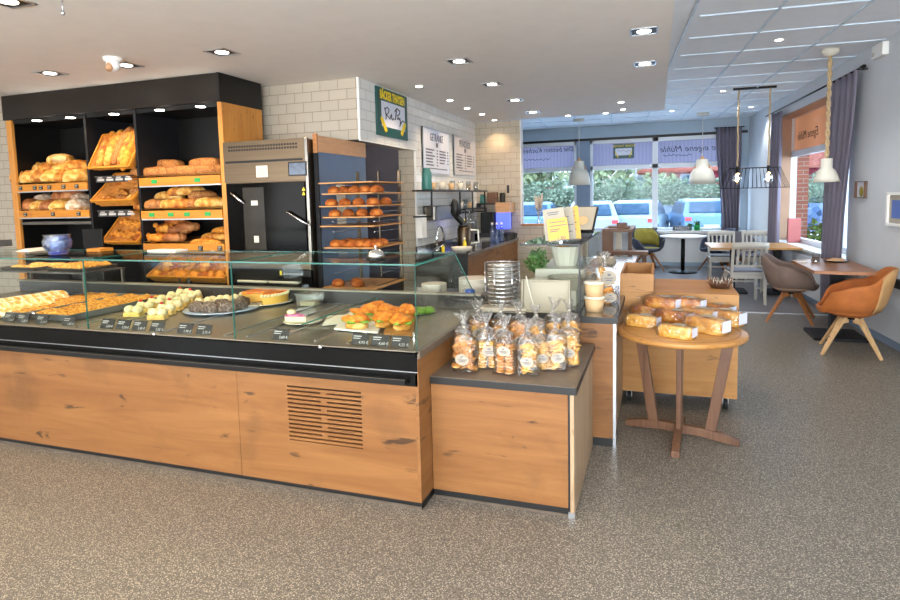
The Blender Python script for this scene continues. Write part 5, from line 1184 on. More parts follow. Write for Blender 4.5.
# cups stack
q=pz(594,311,CZ); 
for k in range(2):
    b=MB(); z=CZ+.098*k; t=thing('paper_cup',f'tan paper tub with a lid on the service counter, {["lower","upper"][k]} one of two','tub',(q.x,q.y+.02,z),'stacked paper tubs'); x,y=q.x,q.y+.02
    b.lathe([(.055,z),(.064,z+.082)],x,y,24); build('tub',b,'cup_paper',t); b=MB(); b.lathe([(.067,z+.082),(.067,z+.094),(.062,z+.097)],x,y,24); build('lid',b,'cream_paint',t)
# crisp bags on the service counter
def bagmesh(w,d,h,seed,topw=1.0,neck=.15,fl=1.9,nzz=.006):
    b=MB(); R=[]; n=20; zs=[0,.02,.12,.3,.5,.62,.70,.76,.82,.90,1.0]
    ws_=[.92,1,1.02,1.0,.96,.86,.6,neck,neck*.9,neck*fl,neck*fl*1.6]
    for z,wf in zip(zs,ws_):
        ring=[]
        for i in range(n):
            u=2*PI*i/n; e=.45 if z<.62 else .8
            x=sg(cos(u),e)*w/2*wf; y=sg(sin(u),e)*d/2*(wf if z<.8 else max(.2,wf*.5)); q_=nzz*mn.noise(Vector((x*50+seed,y*50,z*9)))*2.2
            k_=1+.38*sin(5*u+seed*1.7)*(z>.68); ring.append((x*k_+q_+(.012*(z-.76)*4*sin(seed*2.1) if z>.76 else 0),y*k_+q_,z*h+(.03*mn.noise(Vector((x*90+seed,y*60,seed))) if z>.95 else 0)))
        R.append(ring)
    b.loft(R[:7],0,True,False); b.loft(R[6:],1,True,False)
    return b
def slices(w,d,h,kind,seed):
    b=MB(); rr=random.Random(seed); 
    if kind=='stack':
        n=int(h/.016)
        for s in (-1,1):
            for k in range(n):
                b.ball(s*w*.22+rr.uniform(-.003,.003),rr.uniform(-.004,.004),.012+k*.0155,w*.21,d*.40,.0085,12,4)
    elif kind=='chips':
        for k in range(40):
            T_=TRS((rr.uniform(-w*.34,w*.34),rr.uniform(-d*.25,d*.25),.02+h*k/42),rr.uniform(0,6),rr.uniform(-.9,.9),rr.uniform(-.9,.9)); b.ball(0,0,0,.032,.026,.005,10,4,T=T_,nz=.15)
    else:
        for k in range(12):
            T_=TRS((rr.uniform(-w*.12,w*.12),rr.uniform(-d*.1,d*.1),.025+h*k/13),rr.uniform(0,6),rr.uniform(.2,1.2),0); b.ball(0,0,0,w*.36,w*.34,.006,14,4,T=T_)
    return b
def cbag(w,d,h,kind,mt,seed,lz=.35):
    t=thing('cookie_bag','',''); build('cookies',slices(w*.93,d*.93,h*.52,kind,seed),mt,t)
    build('cellophane',bagmesh(w,d,h,seed),['cellophane','cello_tuft'],t)
    b=MB(); b.cyl((0,-.001,h*.78),(0,.001,h*.80),.008,n=8); build('tie',b,'paper',t)
    b=MB(); T_=TRS((w*.06,-d/2*1.02-.001,h*lz),0,PI/2); n=22
    b.prism([(w*.30*cos(2*PI*i/n),w*.22*sin(2*PI*i/n)) for i in range(n)],0,.0015,0,T_)
    b.box(-w*.18,w*.18,-.004,0,.0015,.002,1,T_); b.box(-w*.06,w*.06,w*.06,w*.12,.0015,.002,1,T_);b.box(-w*.13,w*.13,-w*.09,-w*.06,.0015,.002,1,T_); build('sticker',b,['menu_grey','ink_grey'],t); return t
P_cb=Pool([cbag(.118,.08,.31,'stack','cookie',1,.42),cbag(.135,.08,.30,'chips','cookie',2,.25),cbag(.128,.08,.30,'stack','cookie_yellow',3,.34),cbag(.12,.08,.29,'round','cookie_yellow',4,.26),cbag(.115,.085,.28,'chips','cookie_yellow',5,.28)])
LZ=.672
bags=[(446,360,0,.9,'nearest the counter end, front row','tall brown stacked biscuits'),(463,373,1,1.0,'second from left in the front row','pale brittle pieces'),(486,369.5,2,1.0,'third from left in the front row','stacked rounded biscuits'),(504,375.5,0,1.0,'middle of the front row, with a round label','wavy stacked biscuits'),(527,376,3,1.0,'front row, right of the wavy biscuits','flat golden crispbread'),(541,371,4,.9,'front row with a silver patch','thin golden crisps'),(555,371.5,3,1.0,'second from right in the front row','dark and golden toast rounds'),(573,367,4,1.0,'rightmost in the front row','orange topped toast rounds'),
(458,348,1,.95,'behind the first two bags at the left','pale biscuits'),(478,350,2,1.0,'second row, behind the rounded biscuits','golden biscuits'),(500,354,0,1.0,'second row, right behind the round label bag','brown biscuits'),(519,354,1,1.0,'second row, in the middle','pale brittle pieces'),(536,354,4,1.0,'second row, third from right','golden crisps'),(553,352,3,1.05,'second row, second from right','toast rounds'),(569,350,4,1.05,'second row, at the right','toast pieces'),
(528,334,2,1.05,'back row, left one','biscuits'),(545,332,1,1.05,'back row, middle one','biscuits'),(561,331,3,1.05,'back row, right one','toast rounds')]
for i,(a_,b_,k,s_,w1_,w2_) in enumerate(bags):
    p=pz(a_,b_,LZ); p.x=max(-1.045,min(p.x,-.45))
    P_cb.put(k,(p.x,p.y+.03,LZ),random.Random(i).uniform(-.25,.35),f'clear bag of {w2_}, {w1_}'.replace('biscuits, back row','plain biscuits, back row'),'cookie bag','cellophane bags on the low cabinet',s_*1.02)
P_br=Pool([cbag(.17,.12,.26,'round','cookie_yellow',8,.5),cbag(.15,.1,.12,'round','cookie',9,.4)])
for o in bpy.data.objects:
    pass
for i,(a_,b_,k,s_,lab) in enumerate(((588,287,0,.85,'left upright clear bag of toasted bread slices on the service counter'),(604,292,0,1.05,'larger upright clear bag of toasted bread slices beside the counter edge'))):
    p=pz(a_,b_+12,CZ); P_br.put(k,(p.x,p.y+.12,CZ),.3,lab,'bread bag','bread slice bags on the service counter',(s_,s_,s_*1.3))
p=pz(611,304,CZ); P_br.put(1,(p.x-.03,p.y+.02,CZ),.4,'clear empty looking bag lying beside the paper tubs','bread bag','bread slice bags on the service counter',(1,.9,1))
# ================================================================== trolley box
tb=thing('display_trolley','wheeled oak display box with a raised open compartment, between counter and cafe','trolley',(.2,5,0))
TY=4.66; a=py(621,388,TY); xl=-.262; xr_=.56; zl=py(745,295,TY).z; zl=.865; zh_=1.005; xm=-.018; yb2=5.44
b=MB(); b.box(xl,xr_,TY,TY+.02,.10,zl,0); b.box(xl,xm,TY,TY+.02,zl,zh_,0); build('front_panel',b,'box_wood',tb,bevel=.002)
b=MB(); b.box(xr_-.02,xr_+.001,TY+.02,yb2,.10,zl-.02,0); build('side_panel',b,'box_wood',tb)
b=MB(); b.box(xl,xl+.02,TY+.02,yb2,.10,zh_,0); build('side_panel',b,'box_wood',tb)
b=MB(); b.box(xl+.02,xr_-.02,yb2-.02,yb2,.10,zl-.02); build('back_panel',b,'box_wood',tb)
b=MB(); b.box(xm,xr_+.004,TY+.02,yb2+.004,zl-.02,zl); build('top',b,'box_wood',tb,bevel=.002)
b=MB(); b.box(xm-.018,xm,TY+.02,yb2,zl-.02,zh_); b.box(xl+.02,xm-.018,yb2-.02,yb2,zl-.1,zh_); b.box(xl+.02,xm-.018,TY+.02,yb2-.02,zl-.1,zl-.08); build('compartment',b,'box_wood',tb)
b=MB(); b.box(xl+.02,xr_-.02,TY+.02,yb2-.02,.10,.12); build('floor_panel',b,'box_wood',tb)
for x in (xl+.07,xr_-.07):
    for y in (TY+.07,yb2-.07):
        b=MB(); b.cyl((x-.014,y,.037),(x+.014,y,.037),.037,n=18); w_=build('caster',b,'rubber',tb); b=MB(); b.box(x-.03,x+.03,y-.03,y+.03,.094,.1); b.box(x-.02,x-.016,y-.015,y+.015,.04,.094); b.box(x+.016,x+.02,y-.015,y+.015,.04,.094); build('fork',b,'alu',w_)
# decorative driftwood bowl
q=pz(720,288,zl); t=thing('twig_basket','small round basket of brown and white twigs on the oak display box','decoration',(q.x,q.y+.03,zl)); b=MB(); rr=random.Random(2)
for k in range(46):
    a_=2*PI*k/46; r0_=.06; r1_=.085+rr.uniform(-.01,.01); b.cyl((q.x+r0_*cos(a_),q.y+.03+r0_*sin(a_),zl+.004),(q.x+r1_*cos(a_+.25),q.y+.03+r1_*sin(a_+.25),zl+.05+rr.uniform(-.01,.03)),.005,.003,6)
build('twigs',b,'wood_brown',t); b=MB(); b.lathe([(.001,0.001),(.065,.001),(.065,.012)],n=20,T=TRS((q.x,q.y+.03,zl))); build('base',b,'edge_black',t)
for k in range(14): a_=k*.45; b.cyl if 0 else None
b=MB()
for k in range(16): a_=2*PI*k/16+.1; b.cyl((q.x+.05*cos(a_),q.y+.03+.05*sin(a_),zl+.01),(q.x+.078*cos(a_+.4),q.y+.03+.078*sin(a_+.4),zl+.07),.004,.003,6)
build('pale_twigs',b,'chair_white',t)
# ================================================================== round table with bagged loaves
rt_=thing('round_table','small round wooden side table with slanting legs and a cross foot, loaves on top','table',(.148,4.07,0)); tx,ty=.150,4.10; tz=.715
b=MB(); b.lathe([(.385,tz-.035),(.398,tz-.028),(.4,tz-.006),(.392,tz)],tx,ty,56); build('tabletop',b,'oak_table',rt_)
mat('table_groove',c(130,86,44),.6); b=MB(); b.tube([(tx+.355*cos(2*PI*i/48),ty+.355*sin(2*PI*i/48),tz+.0005) for i in range(48)],.002,5,closed=True); build('groove_ring',b,'table_groove',rt_)
fe=[pz(675,458,0),pz(633,426,0),pz(728,444,0)]
cen=Vector((tx,ty,0))
ang=[math.atan2((p-cen).y,(p-cen).x) for p in fe]; angs=[ang[0],ang[1],ang[2],ang[0]+PI]
def footarc(a_,L_):
    d=Vector((cos(a_),sin(a_),0)); s=Vector((-sin(a_),cos(a_),0))*.024; R=[]
    for f,z0,z1 in ((.0,.03,.085),(.35,.03,.083),(.7,.012,.068),(1,.0,.04)): 
        p=cen+d*L_*f; R.append([p-s+Vector((0,0,z0)),p+s+Vector((0,0,z0)),p+s+Vector((0,0,z1)),p-s+Vector((0,0,z1))])
    b=MB(); b.loft(R,0,False); return b
for a_,L_ in zip(angs,(.36,.36,.36,.28)): build('foot',footarc(a_,L_),'wood_brown',rt_,bevel=.003)
for a_,e0,e1 in zip(angs,(.06,.17,.19,.06),(.09,.27,.29,.12)):
    d=Vector((cos(a_),sin(a_),0)); b=MB(); b.bar(cen+d*e0+Vector((0,0,.075)),cen+d*e1+Vector((0,0,tz-.03)),.03,.065,0,None,tuple(d)); build('leg',b,'wood_brown',rt_,bevel=.003)
# bagged loaves
def bagloaf(L_,W_,H_,mt,seed,label_face=True):
    t=thing('bagged_loaf','',''); build('loaf',bread(L_,W_,H_,e=.5,nz=.05,seed=seed,score=(3 if seed%2 else 0),sd=.08),mt,t)
    b=MB(); R=[]; n=18
    for f,s_ in ((-.5,.25),(-.505,1.05),(-.2,1.1),(.2,1.1),(.48,1.08),(.56,.55),(.62,.2),(.70,.35),(.76,.6)):
        ring=[]
        for i in range(n):
            u=2*PI*i/n; y=sg(cos(u),.6)*W_/2*s_; z=sg(sin(u),.6)*H_/2*s_+H_/2*1.06; z=max(z,.001) if s_<1 else max(z,0)
            q_=.004*mn.noise(Vector((f*30+seed,y*40,z*40))); ring.append((f*L_,y+q_,max(0.0,z+q_)))
        R.append(ring)
    b.loft(R,0,True,False); build('wrapper',b,'cellophane',t)
    b=MB(); T_=TRS((-.02,0,H_*1.1)); n=18; b.prism([(.035*cos(2*PI*i/n),.024*sin(2*PI*i/n)) for i in range(n)],0,.002,0,T_); b.box(-.02,.02,-.004,.002,.002,.0025,1,T_); build('sticker',b,['menu_grey','ink_grey'],t)
    b=MB(); b.rbox(-L_*.52,-L_*.515,-W_*.42,W_*.42,H_*.2,H_*.95,.001); build('end_label',b,'board_white',t); return t
P_bl=Pool([bagloaf(.22,.09,.07,'bread_gold',1),bagloaf(.24,.10,.085,'bread_pale',2),bagloaf(.2,.08,.065,'cookie_yellow',3)])
lv_=[(642,322,2,2.75,0,'front left, yellow loaf'),(676,333,2,2.7,0,'front middle, yellow loaf'),(706,328,1,2.5,0,'front right, golden loaf'),(649,312,0,2.85,.0,'second row left, golden loaf'),(674,318,0,2.6,0,'centre of the pile'),(697,318,1,2.55,.0,'second row right of the centre'),(662,304,0,2.6,.07,'back row left, lying on top'),(686,305,0,2.6,.07,'back row middle, lying on top'),(723,320,1,2.5,0,'right end, with a pale end label'),(716,311,0,2.5,.0,'upper right, at the back')]
for i,(a_,b_,k,r_,h_,w_) in enumerate(lv_):
    p=pz(a_,b_+4,tz+h_); P_bl.put(k,(p.x,p.y,tz+.002+h_),r_,f'loaf in a clear bag on the round table, {w_}','bagged loaf','bagged loaves on the round table',1.12)
SKY,SUN,FILL,EXPO=9.5,2.0,50,0.0
# ================================================================== cafe furniture
def face(dx,dy): return math.atan2(dx,-dy)   # local -Y turned to look along (dx,dy)
def sstep(a,b,x): t_=max(0,min(1,(x-a)/(b-a))); return t_*t_*(3-2*t_)
def tub(label,cx,cy,dirv,mt,inner,legm,group,strip=None,s=1,hb=.84,legs=.29):
    t=thing('tub_armchair',label,'chair',(0,0,0),group)
    N=40; R=[]; R2=[]
    def rim(tt): # tt 0 back .. PI front
        h=hb-(hb-.70)*sstep(.5,1.3,tt); h=h-(.70-.63)*sstep(1.4,2.2,tt); return h-(.63-.46)*sstep(2.2,2.65,tt)
    for v,rf in ((0,.12),(.04,.55),(.14,.8),(.3,.92),(.5,.97),(.75,1.0),(1,1.02)):
        ring=[]
        for i in range(N):
            a=2*PI*i/N; tt=abs((a+PI)%(2*PI)-PI); top=rim(tt); z0=.37
            z=z0+(top-z0)*v if v<1 else top
            if v<=.14: z=z0+ .02*(v/.14) + (.05*(v/.14) if v>=.14 else 0)
            rx,ry=.29*rf,.28*rf; lean=.07*max(0,v-.2)*max(0,cos(a))
            flare=.02*v*abs(sin(a))
            ring.append((sin(a)*(rx+flare),cos(a)*ry+lean,z))
        R.append(ring)
    b=MB(); b.loft(R,0,True,False); b.v and None
    o=build('shell',b,mt,t,solid=.035,sub=1)
    b=MB(); rr_=[]
    for rf,z in ((.05,.455),(.6,.462),(.85,.455),(.93,.43),(.9,.40)): rr_.append([(sin(2*PI*i/28)*.26*rf,cos(2*PI*i/28)*.25*rf-.015,z) for i in range(28)])
    b.loft(rr_,0,True,True); build('seat_cushion',b,inner,t)
    if strip:
        b=MB(); a0=-.5; n=12
        R3=[]
        for v in (.12,.3,.5,.75,1.0):
            ring=[]
            for i in range(n+1):
                a=a0+1.4*i/n; top=rim(abs(a)); z=.37+(top-.37)*v; lean=.07*max(0,v-.2)*cos(a); rf=[(.12,.78),(.3,.92),(.5,.97),(.75,1.0),(1,1.02)][[.12,.3,.5,.75,1.0].index(v)][1]; ring.append((sin(a)*(.29*rf+.02*v*abs(sin(a))+.02),cos(a)*(.28*rf+.02)+lean,z-.004))
            R3.append(ring)
        b.loft(R3,0,True,False,closed=False); build('back_panel',b,strip,t,solid=.008)
    b=MB(); b.cyl((0,0,.335),(0,0,.375),.075,n=16); build('swivel_hub',b,'black',t)
    for k in range(4):
        a=PI/4+k*PI/2; d=Vector((cos(a),sin(a),0)); b=MB(); p0=d*.05+Vector((0,0,.335)); p1=d*.115+Vector((0,0,.33)); p2=d*(legs+.06)
        R4=[]; w=Vector((-d.y,d.x,0))
        for p,ww,hh in ((p0,.027,.05),(p1,.027,.05),(p2+Vector((0,0,.0)),.017,.022)):
            if p is p2: R4.append([p-w*ww-d*hh*.6,p+w*ww-d*hh*.6,p+w*ww+d*hh*.6,p-w*ww+d*hh*.6])
            else: R4.append([p-w*ww-Vector((0,0,hh*.7)),p+w*ww-Vector((0,0,hh*.7)),p+w*ww+Vector((0,0,hh*.4)),p-w*ww+Vector((0,0,hh*.4))])
        b.loft(R4,0,False); build('leg',b,legm,t,bevel=.003)
    t.location=(cx,cy,0); t.rotation_euler=(0,0,dirv); t.scale=(s,s,s); return t
tub('orange upholstered tub armchair with pale splayed wooden legs by the grey wall',1.81,6.76,face(-1,.2),'shell_orange','shell_orange','wood_light','upholstered tub armchairs',strip='shell_tan',s=1.0,hb=.85,legs=.28)
tub('taupe upholstered tub armchair with brown splayed legs in front of the small table',1.58,8.30,face(1,-.25),'shell_taupe','seat_sand','wood_mid','upholstered tub armchairs',s=1.0,hb=.82)
p=py(648,262,13.15); tub('mustard yellow quilted tub armchair beside the far round table',p.x,13.15,face(.35,-1),'shell_dark','shell_yellow','wood_mid','upholstered tub armchairs',s=1.05)
# the yellow inner back of that chair
yc_=[o for o in bpy.data.objects if o.name.startswith('tub_armchair')][-1]
b=MB(); R3=[]
for v in (.25,.5,.75,.98):
    ring=[]
    for i in range(15):
        a=-1.25+2.5*i/14; tt=abs(a); h=.84-(.84-.67)*sstep(.55,1.35,tt); z=.40+(h-.40)*v; ring.append((sin(a)*(.245+.02*v),cos(a)*.235+.07*max(0,v-.2)*cos(a),z))
    R3.append(ring)
b.loft(R3,0,True,False,closed=False); o=build('inner_back',b,'shell_yellow',None,solid=.02,origin=(0,0,0)); o.parent=yc_
p=py(716,262,13.1); tub('dark blue grey tub armchair to the right of the far round table',p.x,13.1,face(-1,-.3),'shell_dark','shell_dark','wood_mid','upholstered tub armchairs',s=1.05)
p=py(753,262,12.7); tub('grey tub armchair behind the white chairs, under the curtain',p.x-.3,12.5,face(-.1,-1),'cushion_grey','cushion_grey','wood_mid','upholstered tub armchairs',s=1.0)
def slat_chair():
    t=thing('slat_chair','','')
    w,d=.21,.20
    b=MB(); b.rbox(-w,w,-d,d,.43,.455,.03); build('seat',b,'chair_white',t,bevel=.004)
    b=MB(); b.rbox(-w+.015,w-.015,-d+.01,d-.03,.455,.485,.04); build('seat_cushion',b,'cushion_grey',t,bevel=.008)
    for s in (-1,1):
        b=MB(); b.bar((s*(w-.02),-d+.02,0),(s*(w-.02),-d+.02,.43),.032,.032,w2=.036,h2=.036); build('leg',b,'chair_white',t)
        b=MB(); R=[]
        for y,z in ((d+.04,0),(d-.01,.25),(d-.015,.45),(d+.02,.66),(d+.07,.87)): R.append([(s*(w-.015)-.016,y-.016,z),(s*(w-.015)+.016,y-.016,z),(s*(w-.015)+.016,y+.016,z),(s*(w-.015)-.016,y+.016,z)])
        b.loft(R,0,False); build('leg',b,'chair_white',t)
        b=MB(); b.bar((s*(w-.02),-d+.02,.2),(s*(w-.02),d-.01,.2),.018,.022); build('stretcher',b,'chair_white',t)
    b=MB(); b.box(-w+.02,w-.02,-d+.01,-d+.03,.37,.43); b.box(-w+.02,w-.02,d-.03,d-.01,.37,.43); build('seat_frame',b,'chair_white',t)
    b=MB(); b.bar((-w+.02,-d+.02,.28),(w-.02,-d+.02,.28),.018,.022); build('stretcher',b,'chair_white',t)
    b=MB(); R=[]
    for k in range(9):
        x=-w-.005+(2*w+.01)*k/8; y=d+.075+.025*(1-(x/w)**2); R.append([(x,y-.012,.80),(x,y+.012,.80),(x,y+.014,.90-.008*(x/w)**2*2),(x,y-.01,.90-.008*(x/w)**2*2)])
    b.loft(R,0,True); build('top_rail',b,'chair_white',t)
    b=MB(); b.bar((-w+.02,d-.01,.55),(w-.02,d-.01,.55),.02,.03); build('lower_rail',b,'chair_white',t)
    for k in range(5):
        x=-.13+.065*k; b=MB(); b.bar((x,d-.008,.555),(x*1.05,d+.078,.82),.026,.012,upv=(0,1,0)); build('slat',b,'chair_white',t)
    return t
P_ch=Pool([slat_chair()])
q=py(744.5,243,9.55); G='white wooden slat back chairs'
P_ch.put(0,(q.x,9.52,0),PI+.12,'white wooden slat back chair nearest the trolley, its back to the shop','chair',G,(1.1,1.08,1.0))
q=py(722.5,240,11.7); P_ch.put(0,(q.x,11.7,0),.0,'white wooden chair on the far side of the cafe table, left one, facing the shop','chair',G,(1.08,1,1.0))
q=py(758,240,11.7); P_ch.put(0,(q.x,11.7,0),.0,'white wooden chair on the far side of the cafe table, right one, half hidden','chair',G,(1.08,1,1.0))
# stool with a grey seat half hidden behind the taupe armchair
q=pz(764,297); t=thing('wooden_stool','pale wooden seat with a grey cushion half hidden behind the taupe armchair','stool',(q.x+.2,q.y+.2,0)); x,y=q.x+.2,q.y+.2
b=MB(); b.rbox(x-.21,x+.21,y-.2,y+.2,.42,.45,.03); build('seat',b,'chair_white',t); b=MB(); b.rbox(x-.2,x+.2,y-.19,y+.19,.45,.485,.04); build('seat_cushion',b,'cushion_grey',t,bevel=.008)
for sx_ in (-1,1):
    for sy_ in (-1,1): b=MB(); b.bar((x+sx_*.18,y+sy_*.17,0),(x+sx_*.18,y+sy_*.17,.42),.035,.035); build('leg',b,'chair_white',t)
b=MB(); b.bar((x-.18,y-.17,.2),(x+.18,y-.17,.2),.02,.025); build('stretcher',b,'chair_white',t)
# cafe table against the right window
fl=pz(713,249,.75); bl=pz(704,242.5,.75); 
t=thing('cafe_table','long light wood cafe table reaching to the right window, white chairs around it','table',(1.4,10.3,0)); ya,yb=10.0,11.05; xa=fl.x
b=MB(); b.prism([(pz(713,249.5,.75).x,ya),(wx(ya)-.02,ya),(wx(yb)-.02,yb),(pz(713,249.5,.75).x-.02,yb)],.72,.75); build('tabletop',b,'oak_table',t,bevel=.003)
for x in (xa+.35,wx(ya)-.3):
    b=MB(); b.box(x-.04,x+.04,10.44,10.52,.03,.72); b.rbox(x-.2,x+.2,10.22,10.74,0,.03,.03); build('pedestal',b,'dark',t)
# small table by the right wall
t=thing('wall_table','small square wooden table on a dark pedestal against the grey wall','table',(1.9,7.4,0)); c0=pz(813,272,.75); c1=pz(793,264,.75)
xA_,xB_=1.545,wx(7.5)-.03; ya,yb=7.10,7.84
cr_=[pz(814,270.5,.77),pz(884,273,.77),pz(842,257.5,.77),pz(791.5,260,.77)]
b=MB(); b.prism([(min(p.x,wx(p.y)-.025),p.y) for p in cr_],.735,.77); build('tabletop',b,'wood_mid',t,bevel=.003)
b=MB(); b.box(1.80,1.90,7.42,7.52,.03,.735); build('pedestal',b,'dark',t); b=MB(); b.rbox(1.60,2.10,7.18,7.72,0,.03,.02); build('base_plate',b,'dark',t); b=MB(); b.box(1.70,2.12,7.40,7.54,.71,.735); build('under_frame',b,'black',t)
q=pz(815.5,262,.77); t=thing('candle_glass','dark glass tealight jar on the small wall table','candle holder',(q.x,q.y,.77)); b=MB(); b.lathe([(.045,.77),(.048,.87),(.044,.87),(.042,.777),(.001,.777)],q.x,q.y,18,cap=False); build('jar',b,'acrylic',t); b=MB(); b.lathe([(.040,.778),(.040,.83)],q.x,q.y,16); build('candle',b,'wood_brown',t)
q=pz(836,262,.77); q.x=min(q.x,2.04); plate('serving_plate','dark flat plate with a folded napkin on the small wall table',q,.13,'edge_black',.77)
b=MB(); b.loft([[(q.x-.10,q.y-.04,.786),(q.x+.08,q.y-.06,.786),(q.x+.09,q.y+.03,.786),(q.x-.09,q.y+.05,.786)],[(q.x-.04,q.y-.03,.81),(q.x+.07,q.y-.05,.80),(q.x+.08,q.y+.02,.81),(q.x-.03,q.y+.02,.82)]],0,False); tag(build('napkin',b,'panel_wood'),'folded pale napkin lying on the dark plate on the small wall table','napkin')
q=pz(801,262,.77); b=MB(); b.box(q.x-.05,q.x+.06,q.y-.05,q.y+.05,.7705,.775); tag(build('paper_menu',b,'paper'),'small white paper at the left corner of the wall table','paper')
# far round table
rx_,ry_=.50,12.85
t=thing('bistro_table','round white topped bistro table on a black trumpet foot by the far window','table',(rx_,ry_,0)); b=MB(); b.lathe([(.40,.715),(.44,.725),(.44,.745),(.43,.75)],rx_,ry_,40); build('tabletop',b,'wall_white',t); b=MB(); b.cyl((rx_,ry_,.04),(rx_,ry_,.72),.04,n=18); build('pole',b,'black',t); b=MB(); b.lathe([(.27,0),(.27,.015),(.1,.03),(.05,.06)],rx_,ry_,30); build('foot',b,'black',t)
# bar table and bench in brown wood beyond the service counter
p=py(602,229,9.2); p2=py(633,231,9.2); zt_=p.z; xa,xb=p.x,p2.x
t=thing('high_table','high brown wooden table with a pale inner leg beyond the service counter','table',((xa+xb)/2,9.7,0))
b=MB(); b.box(xa,xb,9.2,10.4,zt_-.05,zt_); build('tabletop',b,'wood_brown',t,bevel=.003)
b=MB(); b.box(xa,xa+.16,9.22,9.28,0,zt_-.05); build('leg',b,'wood_brown',t); b=MB(); b.box(xb-.10,xb-.04,9.9,10.0,0,zt_-.05); build('leg',b,'wood_brown',t); b=MB(); b.box(xa+.17,xa+.26,9.6,9.66,0,zt_-.05); build('leg',b,'cream_paint',t)
b=MB(); q=py(620,226,9.5); b.rbox(q.x-.17,q.x+.14,9.45,9.75,zt_,zt_+.025,.03); b.rbox(q.x-.05,q.x+.1,9.5,9.7,zt_+.025,zt_+.075,.02); tag(build('serving_tray',b,'wood_brown'),'brown tray with folded cloth on the high brown table','tray')
pb=py(622,251,9.0); t=thing('bench','low brown wooden bench with a blue lit top beside the high table','bench',(pb.x,9.0,0)); zb2=pb.z
b=MB(); b.box(pb.x-.2,pb.x+.36,8.9,9.15,zb2-.05,zb2); build('seat',b,'wood_brown',t); 
for x in (pb.x-.15,pb.x+.31): b=MB(); b.box(x-.03,x+.03,8.95,9.1,0,zb2-.05); build('leg',b,'wood_brown',t)
b=MB(); q=pz(611,256,CZ); b.rbox(q.x-.12,q.x+.10,6.8,7.1,CZ,CZ+.03,.01); b.rbox(q.x-.11,q.x+.08,6.82,7.08,CZ+.03,CZ+.055,.01); tag(build('booklet_stack',b,'menu_grey'),'small stack of booklets on the dark counter top near the high table','booklets')
# vase with pampas on the tiled half wall
q=py(539,224,9.44); t=thing('pampas_vase','glass vase of dried pampas on the tiled half wall by the far window','vase',(q.x,9.44,1.17)); b=MB(); b.lathe([(.05,1.17),(.055,1.18),(.02,1.26),(.03,1.34),(.05,1.40),(.047,1.40),(.027,1.34)],q.x,9.44,16,cap=False); build('vase',b,'acrylic',t)
b=MB(); rr=random.Random(5)
for k in range(9):
    a=rr.uniform(0,6.28); l=rr.uniform(.02,.09); z1_=rr.uniform(1.55,1.66); p0=Vector((q.x,9.44,1.22)); p1=Vector((q.x+l*cos(a),9.44+l*sin(a),z1_)); b.cyl(p0,p0.lerp(p1,.5),.002,n=5); m_=p0.lerp(p1,.45); R=[]
    b.tube([m_.lerp(p1,f) for f in (0,.2,.4,.6,.8,1)],[.004,.018,.024,.022,.014,.002],7)
build('pampas',b,'pampas',t)
# sill decorations, far window
p=py(682,229,13.93); t=thing('letter_block','grey block with white letters on the far window sill','decoration',(p.x,13.93,zb)); w_=.2; b=MB(); b.box(p.x-.19,p.x+.18,13.90,13.96,zb,zb+.10,0); text_into(b,'HALLO',.09,Matrix.Translation((p.x,13.898,zb+.05))@Matrix.Rotation(PI/2,4,'X'),1,.001); build('block',b,['ink_grey','white'],t)
def potplant(label,x,y,z,r,h,pm,seed): 
    t=thing('potted_plant',label,'plant',(x,y,z)); b=MB(); b.lathe([(r*.75,z),(r,z+h),(r*.9,z+h),(r*.7,z+.01)],x,y,16); build('pot',b,pm,t); b=MB(); leaves(b,x,y,z+h*1.25,r*1.1,r*1.1,h*.4,60,.05,seed); build('leaves',b,'leafy',t)
p=py(697,230,13.93); potplant('small plant in a bright green pot on the far window sill',p.x,13.93,zb,.07,.13,'green',3)
p=py(690,230,13.95); potplant('tiny plant in a pale green pot left of the bright green one',p.x,13.95,zb,.05,.09,'teal',4)
# right window sill decorations
def ws3(x,y,off): return pw(x,y,off)
zs_=zW0+.005
p=ws3(783,240,.18); t=thing('photo_lantern','brown wooden picture box with pale round print on the right window sill','decoration',(p.x,p.y,zs_)); 
b=MB(); Tm=Matrix.Translation((p.x,p.y,zs_))@Matrix.Rotation(.3,4,'Z'); b.box(-.16,.10,-.02,.02,0,.36,0,Tm); build('box',b,'wood_mid',t); b=MB(); b.box(-.14,.02,-.024,-.02,.04,.32,0,Tm); build('print',b,'menu_grey',t); b=MB(); b.tube([(-.06+.06*cos(2*PI*i/20),-.026,.18+.11*sin(2*PI*i/20)) for i in range(20)],.006,5,closed=True,T=Tm); build('ring_print',b,'leafy_grey',t)
p=ws3(794,240,.14); t=thing('pink_panel','pink upright panel on the right window sill','decoration',(p.x,p.y,zs_)); b=MB(); Tm=Matrix.Translation((p.x,p.y,zs_))@Matrix.Rotation(.1,4,'Z'); b.box(-.10,.09,-.03,.03,0,.40,0,Tm); build('panel',b,'pink',t,bevel=.005)
p=ws3(785,218,.2); t=thing('artificial_orchid','pink and white flower spray above the wooden picture box','flowers',(p.x,p.y,zs_)); b=MB(); b.tube([(p.x-.02,p.y+.08,zs_+.0),(p.x-.05,p.y+.08,zs_+.4),(p.x,p.y,zs_+.60),(p.x+.12,p.y-.03,zs_+.56)],.005,6); build('stem',b,'leafy',t); b=MB(); rr=random.Random(6)
for k in range(16): b.ball(p.x+rr.uniform(-.1,.14),p.y+rr.uniform(-.03,.03),zs_+rr.uniform(.50,.62),.03,.02,.02,8,5)
build('blossoms',b,'pink',t); b=MB()
for k in range(3): b.ball(p.x-.14+.03*k,p.y,zs_+.62+.03*k,.03,.015,.045,8,5)
build('white_blossoms',b,'white',t)
